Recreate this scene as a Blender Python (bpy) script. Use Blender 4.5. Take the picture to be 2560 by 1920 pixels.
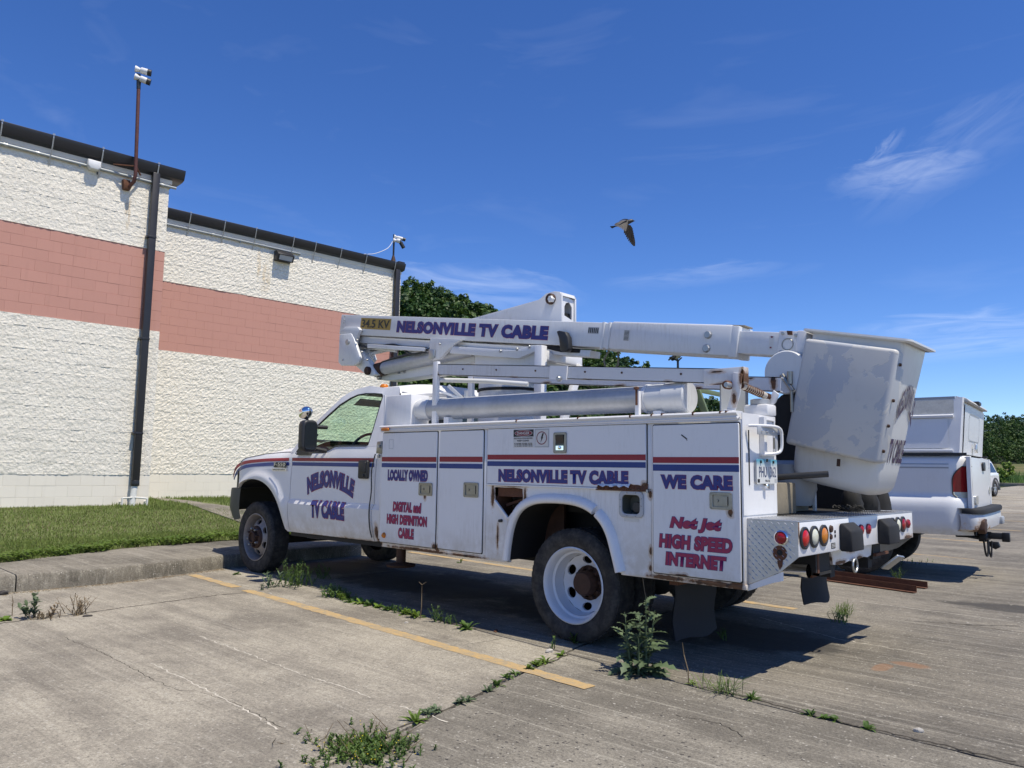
import bpy, bmesh, math, random
from mathutils import Vector, Matrix
import numpy as np
rnd = random.Random(7)
R_ = math.radians
for o in list(bpy.data.objects): bpy.data.objects.remove(o)
scene = bpy.context.scene
COL = scene.collection

# ---------------------------------------------------------------- camera
CAM = np.array([8.2956, -4.4412, 1.2374]); YAW, PITCH, ROLL = -0.7426, 0.1102, 0.0152; FPX = 1915.67
_f = np.array([math.sin(YAW)*math.cos(PITCH), math.cos(YAW)*math.cos(PITCH), math.sin(PITCH)])
_r = np.array([math.cos(YAW), -math.sin(YAW), 0.0]); _u = np.cross(_r, _f)
_r2 = _r*math.cos(ROLL)+_u*math.sin(ROLL); _u2 = -_r*math.sin(ROLL)+_u*math.cos(ROLL)
cd = bpy.data.cameras.new('camera'); cam = bpy.data.objects.new('camera', cd); COL.objects.link(cam)
cd.sensor_width = 36; cd.lens = FPX/2560*36; cd.clip_start = 0.05; cd.clip_end = 6000
cam.matrix_world = Matrix(((_r2[0], _u2[0], -_f[0], CAM[0]), (_r2[1], _u2[1], -_f[1], CAM[1]), (_r2[2], _u2[2], -_f[2], CAM[2]), (0, 0, 0, 1)))
scene.camera = cam
scene.render.resolution_x = 1024; scene.render.resolution_y = 768

# ---------------------------------------------------------------- sky, sun, exposure
SUNV = Vector((0.45, 0.04, 1.0)).normalized()
world = bpy.data.worlds.new('World'); scene.world = world; world.use_nodes = True
wn, wl = world.node_tree.nodes, world.node_tree.links
wn.clear()
wout = wn.new('ShaderNodeOutputWorld'); wbg = wn.new('ShaderNodeBackground')
sky = wn.new('ShaderNodeTexSky'); sky.sky_type = 'NISHITA'; sky.sun_disc = False
sky.sun_elevation = math.asin(SUNV.z); sky.sun_rotation = math.atan2(SUNV.x, SUNV.y)
sky.altitude = 2500; sky.air_density = 1.0; sky.dust_density = 0.0; sky.ozone_density = 4.0
world.cycles.sampling_method = 'MANUAL'; world.cycles.sample_map_resolution = 256
wbg.inputs['Strength'].default_value = 0.15
wl.new(wbg.outputs[0], wout.inputs[0])
sd = bpy.data.lights.new('sun', 'SUN'); sd.energy = 4.6; sd.angle = R_(0.53); sd.color = (1.0, 0.925, 0.785)
sun = bpy.data.objects.new('sun', sd); COL.objects.link(sun)
sun.rotation_euler = SUNV.to_track_quat('Z', 'Y').to_euler(); sun.location = (20, 5, 30)
scene.view_settings.view_transform = 'Standard'; scene.view_settings.look = 'None'
scene.view_settings.gamma = 1.0; scene.view_settings.use_curve_mapping = False
scene.view_settings.exposure = 0.2

def _dirpx(px, py):
    d = _r2*((px-1280)/FPX)-_u2*((py-960)/FPX)+_f
    return d
def G(px, py, z=0.0):
    """ground (z) point under a photo pixel"""
    d = _dirpx(px, py); t = (z-CAM[2])/d[2]; p = CAM+t*d
    return (float(p[0]), float(p[1]), z)
def gz(y): return 0.013*max(0.0, y-8)
def onplane(px, py, axis, v):
    d = _dirpx(px, py); t = (v-CAM[axis])/d[axis]; p = CAM+t*d
    return Vector((float(p[0]), float(p[1]), float(p[2])))

# thin cirrus: streaked noise in the sky's own directions, a few denser tufts
def N(tree, typ, **kw):
    n = tree.nodes.new(typ)
    for k, v in kw.items():
        if k.startswith('i_'): n.inputs[k[2:].replace('_', ' ')].default_value = v
        else: setattr(n, k, v)
    return n
wt = world.node_tree
wtc = N(wt, 'ShaderNodeTexCoord')
def wmath(op, a, b=None, c=None, clamp=False):
    n = N(wt, 'ShaderNodeMath', operation=op, use_clamp=clamp)
    for i, v in enumerate((a, b, c)):
        if v is None: continue
        if isinstance(v, (int, float)): n.inputs[i].default_value = v
        else: wl.new(v, n.inputs[i])
    return n.outputs[0]
def wvec(op, a, b=None):
    n = N(wt, 'ShaderNodeVectorMath', operation=op)
    for i, v in enumerate((a, b)):
        if v is None: continue
        if isinstance(v, (tuple, list, Vector)): n.inputs[i].default_value = tuple(v)
        else: wl.new(v, n.inputs[i])
    return n
dirn = wvec('NORMALIZE', wtc.outputs['Generated']).outputs[0]
def tuft(px, py, ang, rl, rs, amt, seed):
    d = Vector(_dirpx(px, py)).normalized(); right = Vector(_r2); up = Vector(_u2)
    a = (right*math.cos(ang)+up*math.sin(ang)); a = (a-d*a.dot(d)).normalized(); b = d.cross(a).normalized()
    rel = wvec('SUBTRACT', dirn, d).outputs[0]
    u = wmath('DIVIDE', wvec('DOT_PRODUCT', rel, a).outputs['Value'], rl)
    v = wmath('DIVIDE', wvec('DOT_PRODUCT', rel, b).outputs['Value'], rs)
    comb = N(wt, 'ShaderNodeCombineXYZ'); wl.new(u, comb.inputs[0]); wl.new(v, comb.inputs[1]); comb.inputs[2].default_value = seed
    no = N(wt, 'ShaderNodeTexNoise', i_Scale=1.6, i_Detail=4.0, i_Roughness=0.62, i_Distortion=0.8); wl.new(comb.outputs[0], no.inputs['Vector'])
    # bend the tuft and break it up
    v2 = wmath('ADD', v, wmath('MULTIPLY', wmath('SUBTRACT', no.outputs['Fac'], 0.5), 1.6))
    r2 = wmath('ADD', wmath('MULTIPLY', u, u), wmath('MULTIPLY', v2, v2))
    front = wmath('GREATER_THAN', wvec('DOT_PRODUCT', dirn, d).outputs['Value'], 0.5)
    m = wmath('MULTIPLY', wmath('SUBTRACT', 1.0, r2, clamp=True), wmath('MULTIPLY_ADD', no.outputs['Fac'], 2.4, -0.75, clamp=True))
    return wmath('MULTIPLY', wmath('MULTIPLY', m, amt), front)
parts = [tuft(2260, 435, 0.16, .085, .026, .22, 1.3), tuft(2380, 390, 0.6, .12, .04, .09, 5.1), tuft(2215, 368, 0.8, .028, .010, .16, 9.2),
         tuft(1150, 725, -0.08, .17, .035, .22, 3.3), tuft(1730, 688, 0.1, .12, .016, .12, 7.7), tuft(2440, 815, 0.05, .14, .02, .22, 6.6), tuft(2420, 870, 0.1, .16, .015, .16, 11.0)]
tot = parts[0]
for p_ in parts[1:]: tot = wmath('ADD', tot, p_)
# very faint all-over veil
mp = N(wt, 'ShaderNodeMapping'); wl.new(dirn, mp.inputs['Vector']); mp.inputs['Scale'].default_value = (1.0, 3.0, 9.0); mp.inputs['Rotation'].default_value = (0.15, 0.1, 0.6)
nv = N(wt, 'ShaderNodeTexNoise', i_Scale=2.2, i_Detail=4.0, i_Roughness=0.6, i_Distortion=0.5); wl.new(mp.outputs[0], nv.inputs['Vector'])
veil = wmath('MULTIPLY_ADD', nv.outputs['Fac'], 0.16, -0.088, clamp=True)
tot = wmath('ADD', tot, veil, clamp=True)
mixc = N(wt, 'ShaderNodeMix', data_type='RGBA'); wl.new(tot, mixc.inputs[0]); 
hs = N(wt, 'ShaderNodeHueSaturation', i_Saturation=1.22, i_Hue=0.512); wl.new(sky.outputs[0], hs.inputs['Color']); wl.new(hs.outputs[0], mixc.inputs[6])
mixc.inputs[7].default_value = (6.6, 7.1, 8.0, 1)
wl.new(mixc.outputs[2], wbg.inputs['Color'])

# ---------------------------------------------------------------- object helpers
def tag(o, label=None, cat=None, group=None, kind=None):
    if label: o['label'] = label
    if cat: o['category'] = cat
    if group: o['group'] = group
    if kind: o['kind'] = kind
    return o
def thing(name, label, cat, loc=(0, 0, 0), rz=0, group=None):
    o = bpy.data.objects.new(name, None); COL.objects.link(o)
    o.location = loc; o.rotation_euler = (0, 0, rz); o.empty_display_size = 0.3
    return tag(o, label, cat, group)
def link(name, me, mat=None, parent=None):
    o = bpy.data.objects.new(name, me); COL.objects.link(o)
    if mat is not None:
        me.materials.clear(); me.materials.append(mat)
    if parent is not None: o.parent = parent
    return o
def copy_tree(o, parent=None):
    c = o.copy(); COL.objects.link(c); c.parent = parent
    for ch in list(o.children): copy_tree(ch, c)
    return c

class MB:
    def __init__(s): s.v = []; s.f = []
    def add(s, vs, fs):
        b = len(s.v); s.v.extend([tuple(map(float, p)) for p in vs]); s.f.extend([tuple(i+b for i in f) for f in fs]); return s
    def box(s, x0, x1, y0, y1, z0, z1):
        vs = [(x, y, z) for x in (x0, x1) for y in (y0, y1) for z in (z0, z1)]
        return s.add(vs, [(0, 1, 3, 2), (4, 6, 7, 5), (0, 4, 5, 1), (2, 3, 7, 6), (0, 2, 6, 4), (1, 5, 7, 3)])
    def obox(s, c, ax, ay, az):
        """box from centre and three half-axis vectors"""
        c, ax, ay, az = map(Vector, (c, ax, ay, az))
        vs = [c+ax*i+ay*j+az*k for i in (-1, 1) for j in (-1, 1) for k in (-1, 1)]
        return s.add(vs, [(0, 1, 3, 2), (4, 6, 7, 5), (0, 4, 5, 1), (2, 3, 7, 6), (0, 2, 6, 4), (1, 5, 7, 3)])
    def bar(s, a, b, w, h, up=(0, 0, 1)):
        """rectangular bar from a to b: w across, h along up"""
        a, b, up = Vector(a), Vector(b), Vector(up); d = (b-a); L = d.length; d.normalize()
        sd_ = d.cross(up).normalized(); u = sd_.cross(d).normalized()
        return s.obox((a+b)/2, d*L/2, sd_*w/2, u*h/2)
    def prism(s, pts, axis, a0, a1):
        """polygon in the plane across `axis` ('x': (y,z), 'y': (x,z), 'z': (x,y)) extruded a0..a1"""
        def P(p, a): return (a, p[0], p[1]) if axis == 'x' else (p[0], a, p[1]) if axis == 'y' else (p[0], p[1], a)
        n = len(pts); vs = [P(p, a0) for p in pts]+[P(p, a1) for p in pts]
        fs = [tuple(range(n)), tuple(range(2*n-1, n-1, -1))]+[(i, (i+1) % n, n+(i+1) % n, n+i) for i in range(n)]
        return s.add(vs, fs)
    def grid(s, rows, close=False):
        n = len(rows[0]); vs = [p for r in rows for p in r]; fs = []
        for i in range(len(rows)-1):
            for j in range(n if close else n-1):
                k = (j+1) % n
                fs.append((i*n+j, i*n+k, (i+1)*n+k, (i+1)*n+j))
        return s.add(vs, fs)
    def tube(s, path, r, n=10, caps=True, closed=False):
        path = [Vector(p) for p in path]; rings = []; m = len(path); prev = None
        for i, p in enumerate(path):
            a = path[(i-1) % m] if closed else path[max(0, i-1)]; b = path[(i+1) % m] if closed else path[min(m-1, i+1)]
            d = (b-a).normalized()
            if prev is None:
                prev = d.orthogonal().normalized()
            prev = (prev-d*prev.dot(d)).normalized(); q = d.cross(prev)
            rr = r[i] if isinstance(r, (list, tuple)) else r
            rings.append([p+(prev*math.cos(t)+q*math.sin(t))*rr for t in [2*math.pi*k/n for k in range(n)]])
        if closed: rings.append(rings[0])
        b0 = len(s.v); s.grid(rings, close=True)
        if caps and not closed: s.f.append(tuple(b0+k for k in range(n))[::-1]); s.f.append(tuple(b0+(m-1)*n+k for k in range(n)))
        return s
    def lathe(s, prof, c, axis='y', n=32, a0=0, a1=2*math.pi, caps=False):
        """prof [(radius, height along axis)]"""
        rows = []; full = abs(a1-a0-2*math.pi) < 1e-6
        for r, h in prof:
            row = []
            for k in range(n if full else n+1):
                t = a0+(a1-a0)*k/n; ca, sa = math.cos(t)*r, math.sin(t)*r
                p = (ca, h, sa) if axis == 'y' else (h, ca, sa) if axis == 'x' else (ca, sa, h)
                row.append((c[0]+p[0], c[1]+p[1], c[2]+p[2]))
            rows.append(row)
        b0 = len(s.v); s.grid(rows, close=full)
        if caps and full:
            m = len(prof); s.f.append(tuple(b0+k for k in range(n))); s.f.append(tuple(b0+(m-1)*n+k for k in range(n))[::-1])
        return s
    def ring(s, inner, outer):
        """quads between two matching closed outlines"""
        return s.grid([inner, outer], close=True)
    def poly(s, pts): return s.add(pts, [tuple(range(len(pts)))])
    def xf(s, M):
        s.v = [tuple(M @ Vector(p)) for p in s.v]; return s
    def build(s, name, mat=None, parent=None, bevel=0, segs=2, smooth=None, weld=True, limit=35):
        me = bpy.data.meshes.new(name); me.from_pydata(s.v, [], s.f)
        bm = bmesh.new(); bm.from_mesh(me)
        if weld: bmesh.ops.remove_doubles(bm, verts=bm.verts, dist=1e-5)
        bmesh.ops.recalc_face_normals(bm, faces=bm.faces)
        if bevel:
            es = [e for e in bm.edges if len(e.link_faces) == 2 and e.calc_face_angle(0) > R_(limit)]
            bmesh.ops.bevel(bm, geom=es, offset=bevel, segments=segs, profile=0.5, affect='EDGES', clamp_overlap=True)
        bm.to_mesh(me); bm.free()
        if smooth is None and bevel: smooth = 40
        if smooth:
            me.shade_smooth(); me.set_sharp_from_angle(angle=R_(smooth))
        return link(name, me, mat, parent)

def rrect(x0, x1, z0, z1, r, n=5):
    pts = []
    for cx, cz, a in ((x1-r, z1-r, 0), (x0+r, z1-r, 90), (x0+r, z0+r, 180), (x1-r, z0+r, 270)):
        for k in range(n+1):
            t = R_(a+90*k/n); pts.append((cx+r*math.cos(t), cz+r*math.sin(t)))
    return pts
def lerp(a, b, t): return a+(b-a)*t
def interp(x, xs, ys): return float(np.interp(x, xs, ys))
def smoothpts(pts, n=8, closed=False):
    """Catmull-Rom through 2D/3D points"""
    P = [Vector(p) if len(p) == 3 else Vector((p[0], p[1], 0)) for p in pts]; m = len(P); out = []
    rng = range(m if closed else m-1)
    for i in rng:
        p0 = P[(i-1) % m] if closed or i > 0 else P[0]; p1 = P[i]; p2 = P[(i+1) % m]
        p3 = P[(i+2) % m] if closed or i+2 < m else P[m-1]
        for k in range(n):
            t = k/n; out.append(0.5*((2*p1)+(p2-p0)*t+(2*p0-5*p1+4*p2-p3)*t*t+(3*p1-p0-3*p2+p3)*t**3))
    if not closed: out.append(P[-1])
    return [tuple(p) if len(pts[0]) == 3 else (p.x, p.y) for p in out]

def text_mesh(body, width, height, bold=0.03, extrude=0.0, shear=0.0, spacing=1.0, wspace=1.0):
    """letters as a flat mesh in xz, stretched to width x height, origin at lower left"""
    cu = bpy.data.curves.new('lettering', 'FONT'); cu.body = body; cu.offset = bold; cu.extrude = extrude; cu.shear = shear
    cu.space_character = spacing; cu.space_word = wspace; cu.resolution_u = 3; cu.fill_mode = 'BOTH' if extrude else 'FRONT'
    tmp = bpy.data.objects.new('lettering_tmp', cu); COL.objects.link(tmp)
    bpy.context.view_layer.update()
    me = bpy.data.meshes.new_from_object(tmp.evaluated_get(bpy.context.evaluated_depsgraph_get()))
    bpy.data.objects.remove(tmp); bpy.data.curves.remove(cu)
    co = np.empty(len(me.vertices)*3, np.float32); me.vertices.foreach_get('co', co); co = co.reshape(-1, 3)
    return me, co
def letters(body, x0, x1, z0, z1, y, mat_fill, mat_line, parent, bold=.03, line=.028, warp=None, shear=0.0, spacing=1.0, name='lettering', wspace=1.0, depth=0.0):
    """lettering standing on a plane y: outline layer and fill layer in front of it.
    warp maps (x, z) -> (x, y, z); the fill sits nearer the viewer (-y)."""
    main = None; ref = None
    for k, (b, m) in enumerate(((bold+line, mat_line), (bold, mat_fill))):
        if m is None: continue
        me, co = text_mesh(body, 1, 1, b, 0, shear, spacing, wspace)
        if ref is None: ref = (co[:, 0].min(), co[:, 0].max(), co[:, 1].min(), co[:, 1].max())
        a, bb, c, d = ref
        if warp:
            bm = bmesh.new(); bm.from_mesh(me); bmesh.ops.triangulate(bm, faces=bm.faces)
            lim = .03*(bb-a)/(x1-x0)
            for _ in range(4):
                es = [e for e in bm.edges if e.calc_length() > lim]
                if not es: break
                bmesh.ops.subdivide_edges(bm, edges=es, cuts=1); bmesh.ops.triangulate(bm, faces=[f for f in bm.faces if len(f.verts) > 3])
            bm.to_mesh(me); bm.free()
            co = np.empty(len(me.vertices)*3, np.float32); me.vertices.foreach_get('co', co); co = co.reshape(-1, 3)
        X_ = x0+(co[:, 0]-a)/(bb-a)*(x1-x0); Z_ = z0+(co[:, 1]-c)/(d-c)*(z1-z0)
        off = 0.0016*k
        out = np.empty_like(co)
        for i in range(len(co)):
            if warp:
                p = warp(float(X_[i]), float(Z_[i])); out[i] = (p[0], p[1]-off, p[2])
            else: out[i] = (X_[i], y-off, Z_[i])
        # neighbouring heavy letters may overlap: step each letter a hair so no two share a plane
        par = list(range(len(co)))
        def find(i):
            while par[i] != i: par[i] = par[par[i]]; i = par[i]
            return i
        for e in me.edges:
            a_, b_ = find(e.vertices[0]), find(e.vertices[1])
            if a_ != b_: par[a_] = b_
        roots = {}
        for i in range(len(co)): roots.setdefault(find(i), []).append(i)
        for n_, (rt_, ids) in enumerate(sorted(roots.items(), key=lambda q: min(co[j, 0] for j in q[1]))):
            for j in ids: out[j, 1] -= .0003*(n_ % 4)
        me.vertices.foreach_set('co', out.reshape(-1)); me.update()
        o = link(name if k == 0 or main is None else 'letter_fill', me, m, parent)
        if main is None: main = o
        elif parent is not None and parent.parent is None: o.parent = main
    return main

# ---------------------------------------------------------------- materials
class MT:
    """small node-building helper"""
    def __init__(s, name):
        s.m = bpy.data.materials.new(name); s.m.use_nodes = True; s.t = s.m.node_tree; s.n = s.t.nodes; s.l = s.t.links
        s.b = s.n['Principled BSDF']; s.tc = s.n.new('ShaderNodeTexCoord'); s.co = s.tc.outputs['Object']
    def val(s, sock, v):
        if isinstance(v, (int, float)): sock.default_value = v
        elif isinstance(v, (tuple, list)): sock.default_value = tuple(v)+((1,) if len(v) == 3 and len(sock.default_value) == 4 else ())
        else: s.l.new(v, sock)
    def math(s, op, a, b=None, c=None, clamp=False):
        n = s.n.new('ShaderNodeMath'); n.operation = op; n.use_clamp = clamp
        for i, v in enumerate((a, b, c)):
            if v is not None: s.val(n.inputs[i], v)
        return n.outputs[0]
    def vm(s, op, a, b=None, c=None):
        n = s.n.new('ShaderNodeVectorMath'); n.operation = op
        for i, v in enumerate((a, b, c)):
            if v is not None: s.val(n.inputs[i], v)
        return n.outputs['Value'] if op in ('DOT_PRODUCT', 'LENGTH', 'DISTANCE') else n.outputs[0]
    def xyz(s, v=None):
        n = s.n.new('ShaderNodeSeparateXYZ'); s.val(n.inputs[0], v if v is not None else s.co); return n.outputs
    def scaled(s, sc, v=None): return s.vm('MULTIPLY', v if v is not None else s.co, sc)
    def noise(s, scale, detail=4, rough=.55, v=None, dist=0, out='Fac'):
        n = s.n.new('ShaderNodeTexNoise'); s.val(n.inputs['Vector'], v if v is not None else s.co)
        n.inputs['Scale'].default_value = scale; n.inputs['Detail'].default_value = detail; n.inputs['Roughness'].default_value = rough; n.inputs['Distortion'].default_value = dist
        return n.outputs[out]
    def voro(s, scale, v=None, feature='F1', out='Distance', rnd_=1.0):
        n = s.n.new('ShaderNodeTexVoronoi'); n.feature = feature; s.val(n.inputs['Vector'], v if v is not None else s.co); n.inputs['Scale'].default_value = scale
        n.inputs['Randomness'].default_value = rnd_
        return n.outputs[out]
    def ramp(s, v, a, b, lo=0.0, hi=1.0, smooth=True):
        n = s.n.new('ShaderNodeMapRange'); n.interpolation_type = 'SMOOTHSTEP' if smooth else 'LINEAR'; n.clamp = True
        for i, x in zip((0, 1, 2, 3, 4), (v, a, b, lo, hi)): s.val(n.inputs[i], x)
        return n.outputs[0]
    def mix(s, f, a, b, mode='MIX'):
        n = s.n.new('ShaderNodeMix'); n.data_type = 'RGBA'; n.blend_type = mode
        s.val(n.inputs[0], f); s.val(n.inputs[6], a); s.val(n.inputs[7], b); return n.outputs[2]
    def bump(s, h, dist=.01, strength=1.0, normal=None):
        n = s.n.new('ShaderNodeBump'); n.inputs['Strength'].default_value = strength; n.inputs['Distance'].default_value = dist
        s.val(n.inputs['Height'], h)
        if normal is not None: s.l.new(normal, n.inputs['Normal'])
        return n.outputs[0]
    def set(s, color=None, rough=None, metal=None, normal=None, spec=None, **kw):
        if color is not None: s.val(s.b.inputs['Base Color'], color)
        if rough is not None: s.val(s.b.inputs['Roughness'], rough)
        if metal is not None: s.val(s.b.inputs['Metallic'], metal)
        if normal is not None: s.l.new(normal, s.b.inputs['Normal'])
        if spec is not None: s.val(s.b.inputs['Specular IOR Level'], spec)
        for k, v in kw.items(): s.val(s.b.inputs[k.replace('_', ' ')], v)
        return s.m
    def spots(s, lst, plane='xz', nscale=14, namt=.9):
        """worn patches with ragged outlines: lst of (a, b, ra, rb) in metres on the given plane"""
        X, Y, Z = s.xyz(); A = X if plane[0] == 'x' else Y; B = Z if plane[1] == 'z' else Y
        nz = s.math('MULTIPLY', s.math('SUBTRACT', s.noise(nscale, 5, .65), .5), namt*2)
        tot = None
        for a, b, ra, rb in lst:
            u = s.math('DIVIDE', s.math('SUBTRACT', A, a), ra); w = s.math('DIVIDE', s.math('SUBTRACT', B, b), rb)
            d = s.math('SQRT', s.math('ADD', s.math('MULTIPLY', u, u), s.math('MULTIPLY', w, w)))
            k = s.math('SUBTRACT', 1.0, d)
            tot = k if tot is None else s.math('MAXIMUM', tot, k)
        return s.ramp(s.math('ADD', tot, nz), 0.0, .35)

def pbr(name, col, rough=.5, metal=0, var=.12, vs=4, bump=0, bs=60, bd=.003, spec=None, rvar=.1):
    m = MT(name); n1 = m.noise(vs, 6, .6); n2 = m.noise(vs*9, 3, .6)
    f = m.math('ADD', m.math('MULTIPLY', m.math('SUBTRACT', n1, .5), 2.2*var), m.math('MULTIPLY', m.math('SUBTRACT', n2, .5), var))
    c = m.vm('SCALE', tuple(col)); m.t.nodes[-1]; sc = c.node; m.l.new(m.math('ADD', f, 1.0), sc.inputs['Scale'])
    r = m.math('MULTIPLY_ADD', n1, rvar*2, rough-rvar, clamp=True)
    nm = m.bump(m.noise(bs, 4, .6), bd, bump) if bump else None
    return m.set(c, r, metal, nm, spec)

def paint(name, col, rust=None, plane='xz', grime=.25, rough=.38, chalk=.06, lowdirt=None, drip=0.0):
    """old vehicle paint: chalking, grime, rust where given"""
    m = MT(name); n1 = m.noise(1.7, 6, .6); n2 = m.noise(38, 4, .7); st = m.noise(9, 5, .65, v=m.scaled((6, 6, .8)))
    d = m.math('MULTIPLY', m.ramp(n1, .42, .75), m.math('MULTIPLY', m.ramp(st, .4, .75), grime))
    c = m.mix(d, col, (.30, .27, .21)); c = m.mix(m.math('MULTIPLY', m.ramp(n2, .62, .75), grime*.5), c, (.35, .31, .25))
    rr = m.math('MULTIPLY_ADD', n2, .16, rough-.05)
    if lowdirt:
        z = m.xyz()[2]; k = m.math('MULTIPLY', m.ramp(z, lowdirt[1], lowdirt[0]), m.ramp(m.noise(6, 6, .7), .3, .62)); c = m.mix(m.math('MULTIPLY', k, .55), c, (.42, .37, .29))
    wave = m.noise(2.6, 2, .5); nm = m.bump(wave, .012, .35)
    if rust:
        k = m.spots(rust, plane); rc = m.mix(m.noise(30, 5, .7), (.05, .021, .011), (.20, .095, .04)); rc = m.mix(m.ramp(m.noise(12, 3), .5, .7), rc, (.02, .012, .01))
        halo = m.spots([(a, b, ra*1.25+.01, rb*1.25+.012) for a, b, ra, rb in rust], plane, 14, .8)
        c = m.mix(m.math('MULTIPLY', halo, .5), c, (.42, .26, .12)); c = m.mix(k, c, rc); rr = m.mix(k, rr, (.9, .9, .9))
        nm = m.bump(m.math('MULTIPLY', k, m.noise(60, 5, .7)), .006, .8, nm)
    return m.set(c, rr, 0, nm, .5, Coat_Weight=.25, Coat_Roughness=.25)

M = {}
WHITE = (.74, .74, .745)
M['white'] = paint('white_paint', WHITE, grime=.22)
M['white_cab'] = paint('white_cab_paint', WHITE, grime=.12, lowdirt=(.45, .95), rust=[(2.0, .505, .5, .018), (1.3, .5, .25, .012), (2.31, .60, .03, .09)])
M['white_body'] = paint('white_body_paint', WHITE, grime=.4, lowdirt=(.5, 1.1), rust=[(4.09, .70, .012, .11), (3.15, .527, .45, .018), (3.39, .55, .03, .05), (3.75, .527, .25, .012), (4.03, 1.03, .02, .10), (4.205, .74, .010, .10), (4.37, 1.04, .014, .06), (5.49, 1.085, .016, .03), (5.488, .71, .012, .03), (5.487, .60, .012, .025), (5.62, .548, .14, .02), (5.95, .548, .2, .022), (6.1, .555, .05, .035), (2.63, .57, .02, .06), (5.2, 1.113, .22, .006), (4.2, 1.106, .18, .008)])
M['white_door'] = paint('white_door_paint', WHITE, grime=.3, lowdirt=(.5, .8), rust=[(3.23, .985, .02, .03), (5.72, .57, .06, .02), (3.36, .575, .03, .03), (6.07, .99, .02, .03), (5.35, 1.125, .13, .012), (5.45, 1.13, .03, .03)])
M['white_old'] = paint('weathered_white_paint', (.62, .63, .63), grime=.55, rough=.45)
M['white_boom'] = paint('boom_paint', (.66, .67, .68), grime=.5, rough=.42)
M['white_rack'] = paint('rack_paint', (.60, .61, .63), grime=.4, rust=[(6.11, 1.84, .02, .06), (5.93, 1.885, .05, .008), (5.95, 1.802, .06, .008), (6.06, 1.70, .016, .04), (5.55, 1.845, .03, .006), (4.1, 1.975, .05, .005), (3.2, 2.06, .02, .02), (4.85, 1.905, .05, .004)])
M['white_bumper'] = paint('bumper_paint', WHITE, rust=[(.72, .66, .03, .05), (.9, .65, .1, .014), (1.25, .65, .1, .02), (1.1, .72, .1, .02), (.06, .93, .012, .08), (1.6, .75, .06, .012), (2.2, .75, .12, .016)], plane='yz', grime=.2)
M['grey_panel'] = pbr('grey_painted_panel', (.33, .35, .37), .45, 0, .1, 3)
M['alu'] = pbr('weathered_aluminium', (.44, .45, .46), .5, .35, .3, 3, .25, 120, .001, rvar=.16)
M['alu_plate'] = pbr('tread_plate_aluminium', (.50, .51, .52), .4, .8, .22, 5, .2, 90, .001, rvar=.14)
M['steel_latch'] = pbr('stainless_latch', (.30, .29, .26), .35, .8, .3, 25, .2, 150, .001)
M['chrome'] = pbr('chrome', (.85, .86, .88), .06, 1.0, .02, 4, rvar=.02)
M['black_plastic'] = pbr('black_plastic', (.022, .023, .025), .45, 0, .25, 6, .2, 150, .001)
M['bumper_grey'] = pbr('dark_grey_plastic', (.075, .08, .065), .55, 0, .2, 6)
M['rubber'] = pbr('rubber_flap', (.014, .015, .018), .8, 0, .35, 5, .3, 40, .002)
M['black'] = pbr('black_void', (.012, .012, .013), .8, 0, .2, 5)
M['chassis'] = pbr('black_chassis', (.018, .017, .016), .75, 0, .5, 8, .3, 40, .002)
M['rust'] = pbr('rusted_steel', (.12, .05, .026), .85, .1, .55, 12, .6, 60, .003)
M['rust_dark'] = pbr('dark_rusted_hub', (.06, .03, .02), .7, .3, .5, 18, .5, 80, .002)
M['red'] = pbr('red_vinyl', (.27, .012, .025), .45, 0, .12, 4)
M['blue'] = pbr('blue_vinyl', (.013, .042, .20), .45, 0, .12, 4)
M['red_letter'] = pbr('red_lettering', (.30, .012, .07), .45, 0, .12, 6)
M['blue_letter'] = pbr('blue_lettering', (.022, .03, .19), .45, 0, .12, 6)
M['purple_letter'] = pbr('faded_purple_lettering', (.045, .02, .07), .5, 0, .3, 12)
M['amber'] = pbr('amber_lens', (.55, .16, .01), .2, 0, .15, 30)
M['red_lens'] = pbr('red_lens', (.30, .008, .012), .15, 0, .2, 40)
M['red_led'] = pbr('red_led_lens', (.5, .012, .012), .2, 0, .5, 120)
M['clear_lens'] = pbr('clear_lens', (.62, .62, .5), .15, 0, .12, 40)
M['orange_lens'] = pbr('orange_lens', (.55, .19, .02), .2, 0, .15, 40)
M['wood'] = pbr('weathered_wood', (.22, .19, .14), .85, 0, .4, 5, .4, 30, .003)
M['olive'] = pbr('olive_green_paint', (.12, .15, .06), .5, 0, .2, 5)
M['gold'] = pbr('gold_decal', (.36, .24, .05), .4, 0, .12, 6)
M['decal_white'] = pbr('white_decal', (.62, .61, .58), .4, 0, .12, 20)
M['decal_grey'] = pbr('silver_decal', (.42, .43, .44), .4, 0, .15, 20)
M['ink'] = pbr('black_ink', (.015, .014, .016), .5, 0, .2, 20)
M['ink_grey'] = pbr('dark_green_ink', (.03, .035, .03), .5, 0, .2, 20)
M['danger_red'] = pbr('danger_red', (.20, .02, .035), .45, 0, .15, 20)
M['upholstery'] = pbr('grey_upholstery', (.045, .047, .05), .9, 0, .2, 20)
M['stripe_dark'] = pbr('seam_shadow_gap', (.02, .02, .02), .9, 0, .1, 4)
M['bird'] = pbr('black_feathers', (.012, .012, .016), .5, 0, .4, 60)
M['bird_wing'] = pbr('brown_grey_feathers', (.05, .043, .04), .7, 0, .5, 70)
M['beak'] = pbr('dark_beak', (.05, .045, .03), .4, 0, .1, 40)
M['car_white'] = pbr('white_car_paint', (.78, .78, .79), .2, 0, .03, 2, rvar=.05)
M['car_trim'] = pbr('dark_trim', (.03, .03, .033), .5, 0, .15, 8)
M['wheel_alloy'] = pbr('alloy_wheel', (.55, .56, .57), .3, .8, .1, 10)
M['wire_white'] = pbr('white_cable', (.7, .7, .7), .5, 0, .1, 10)
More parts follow.
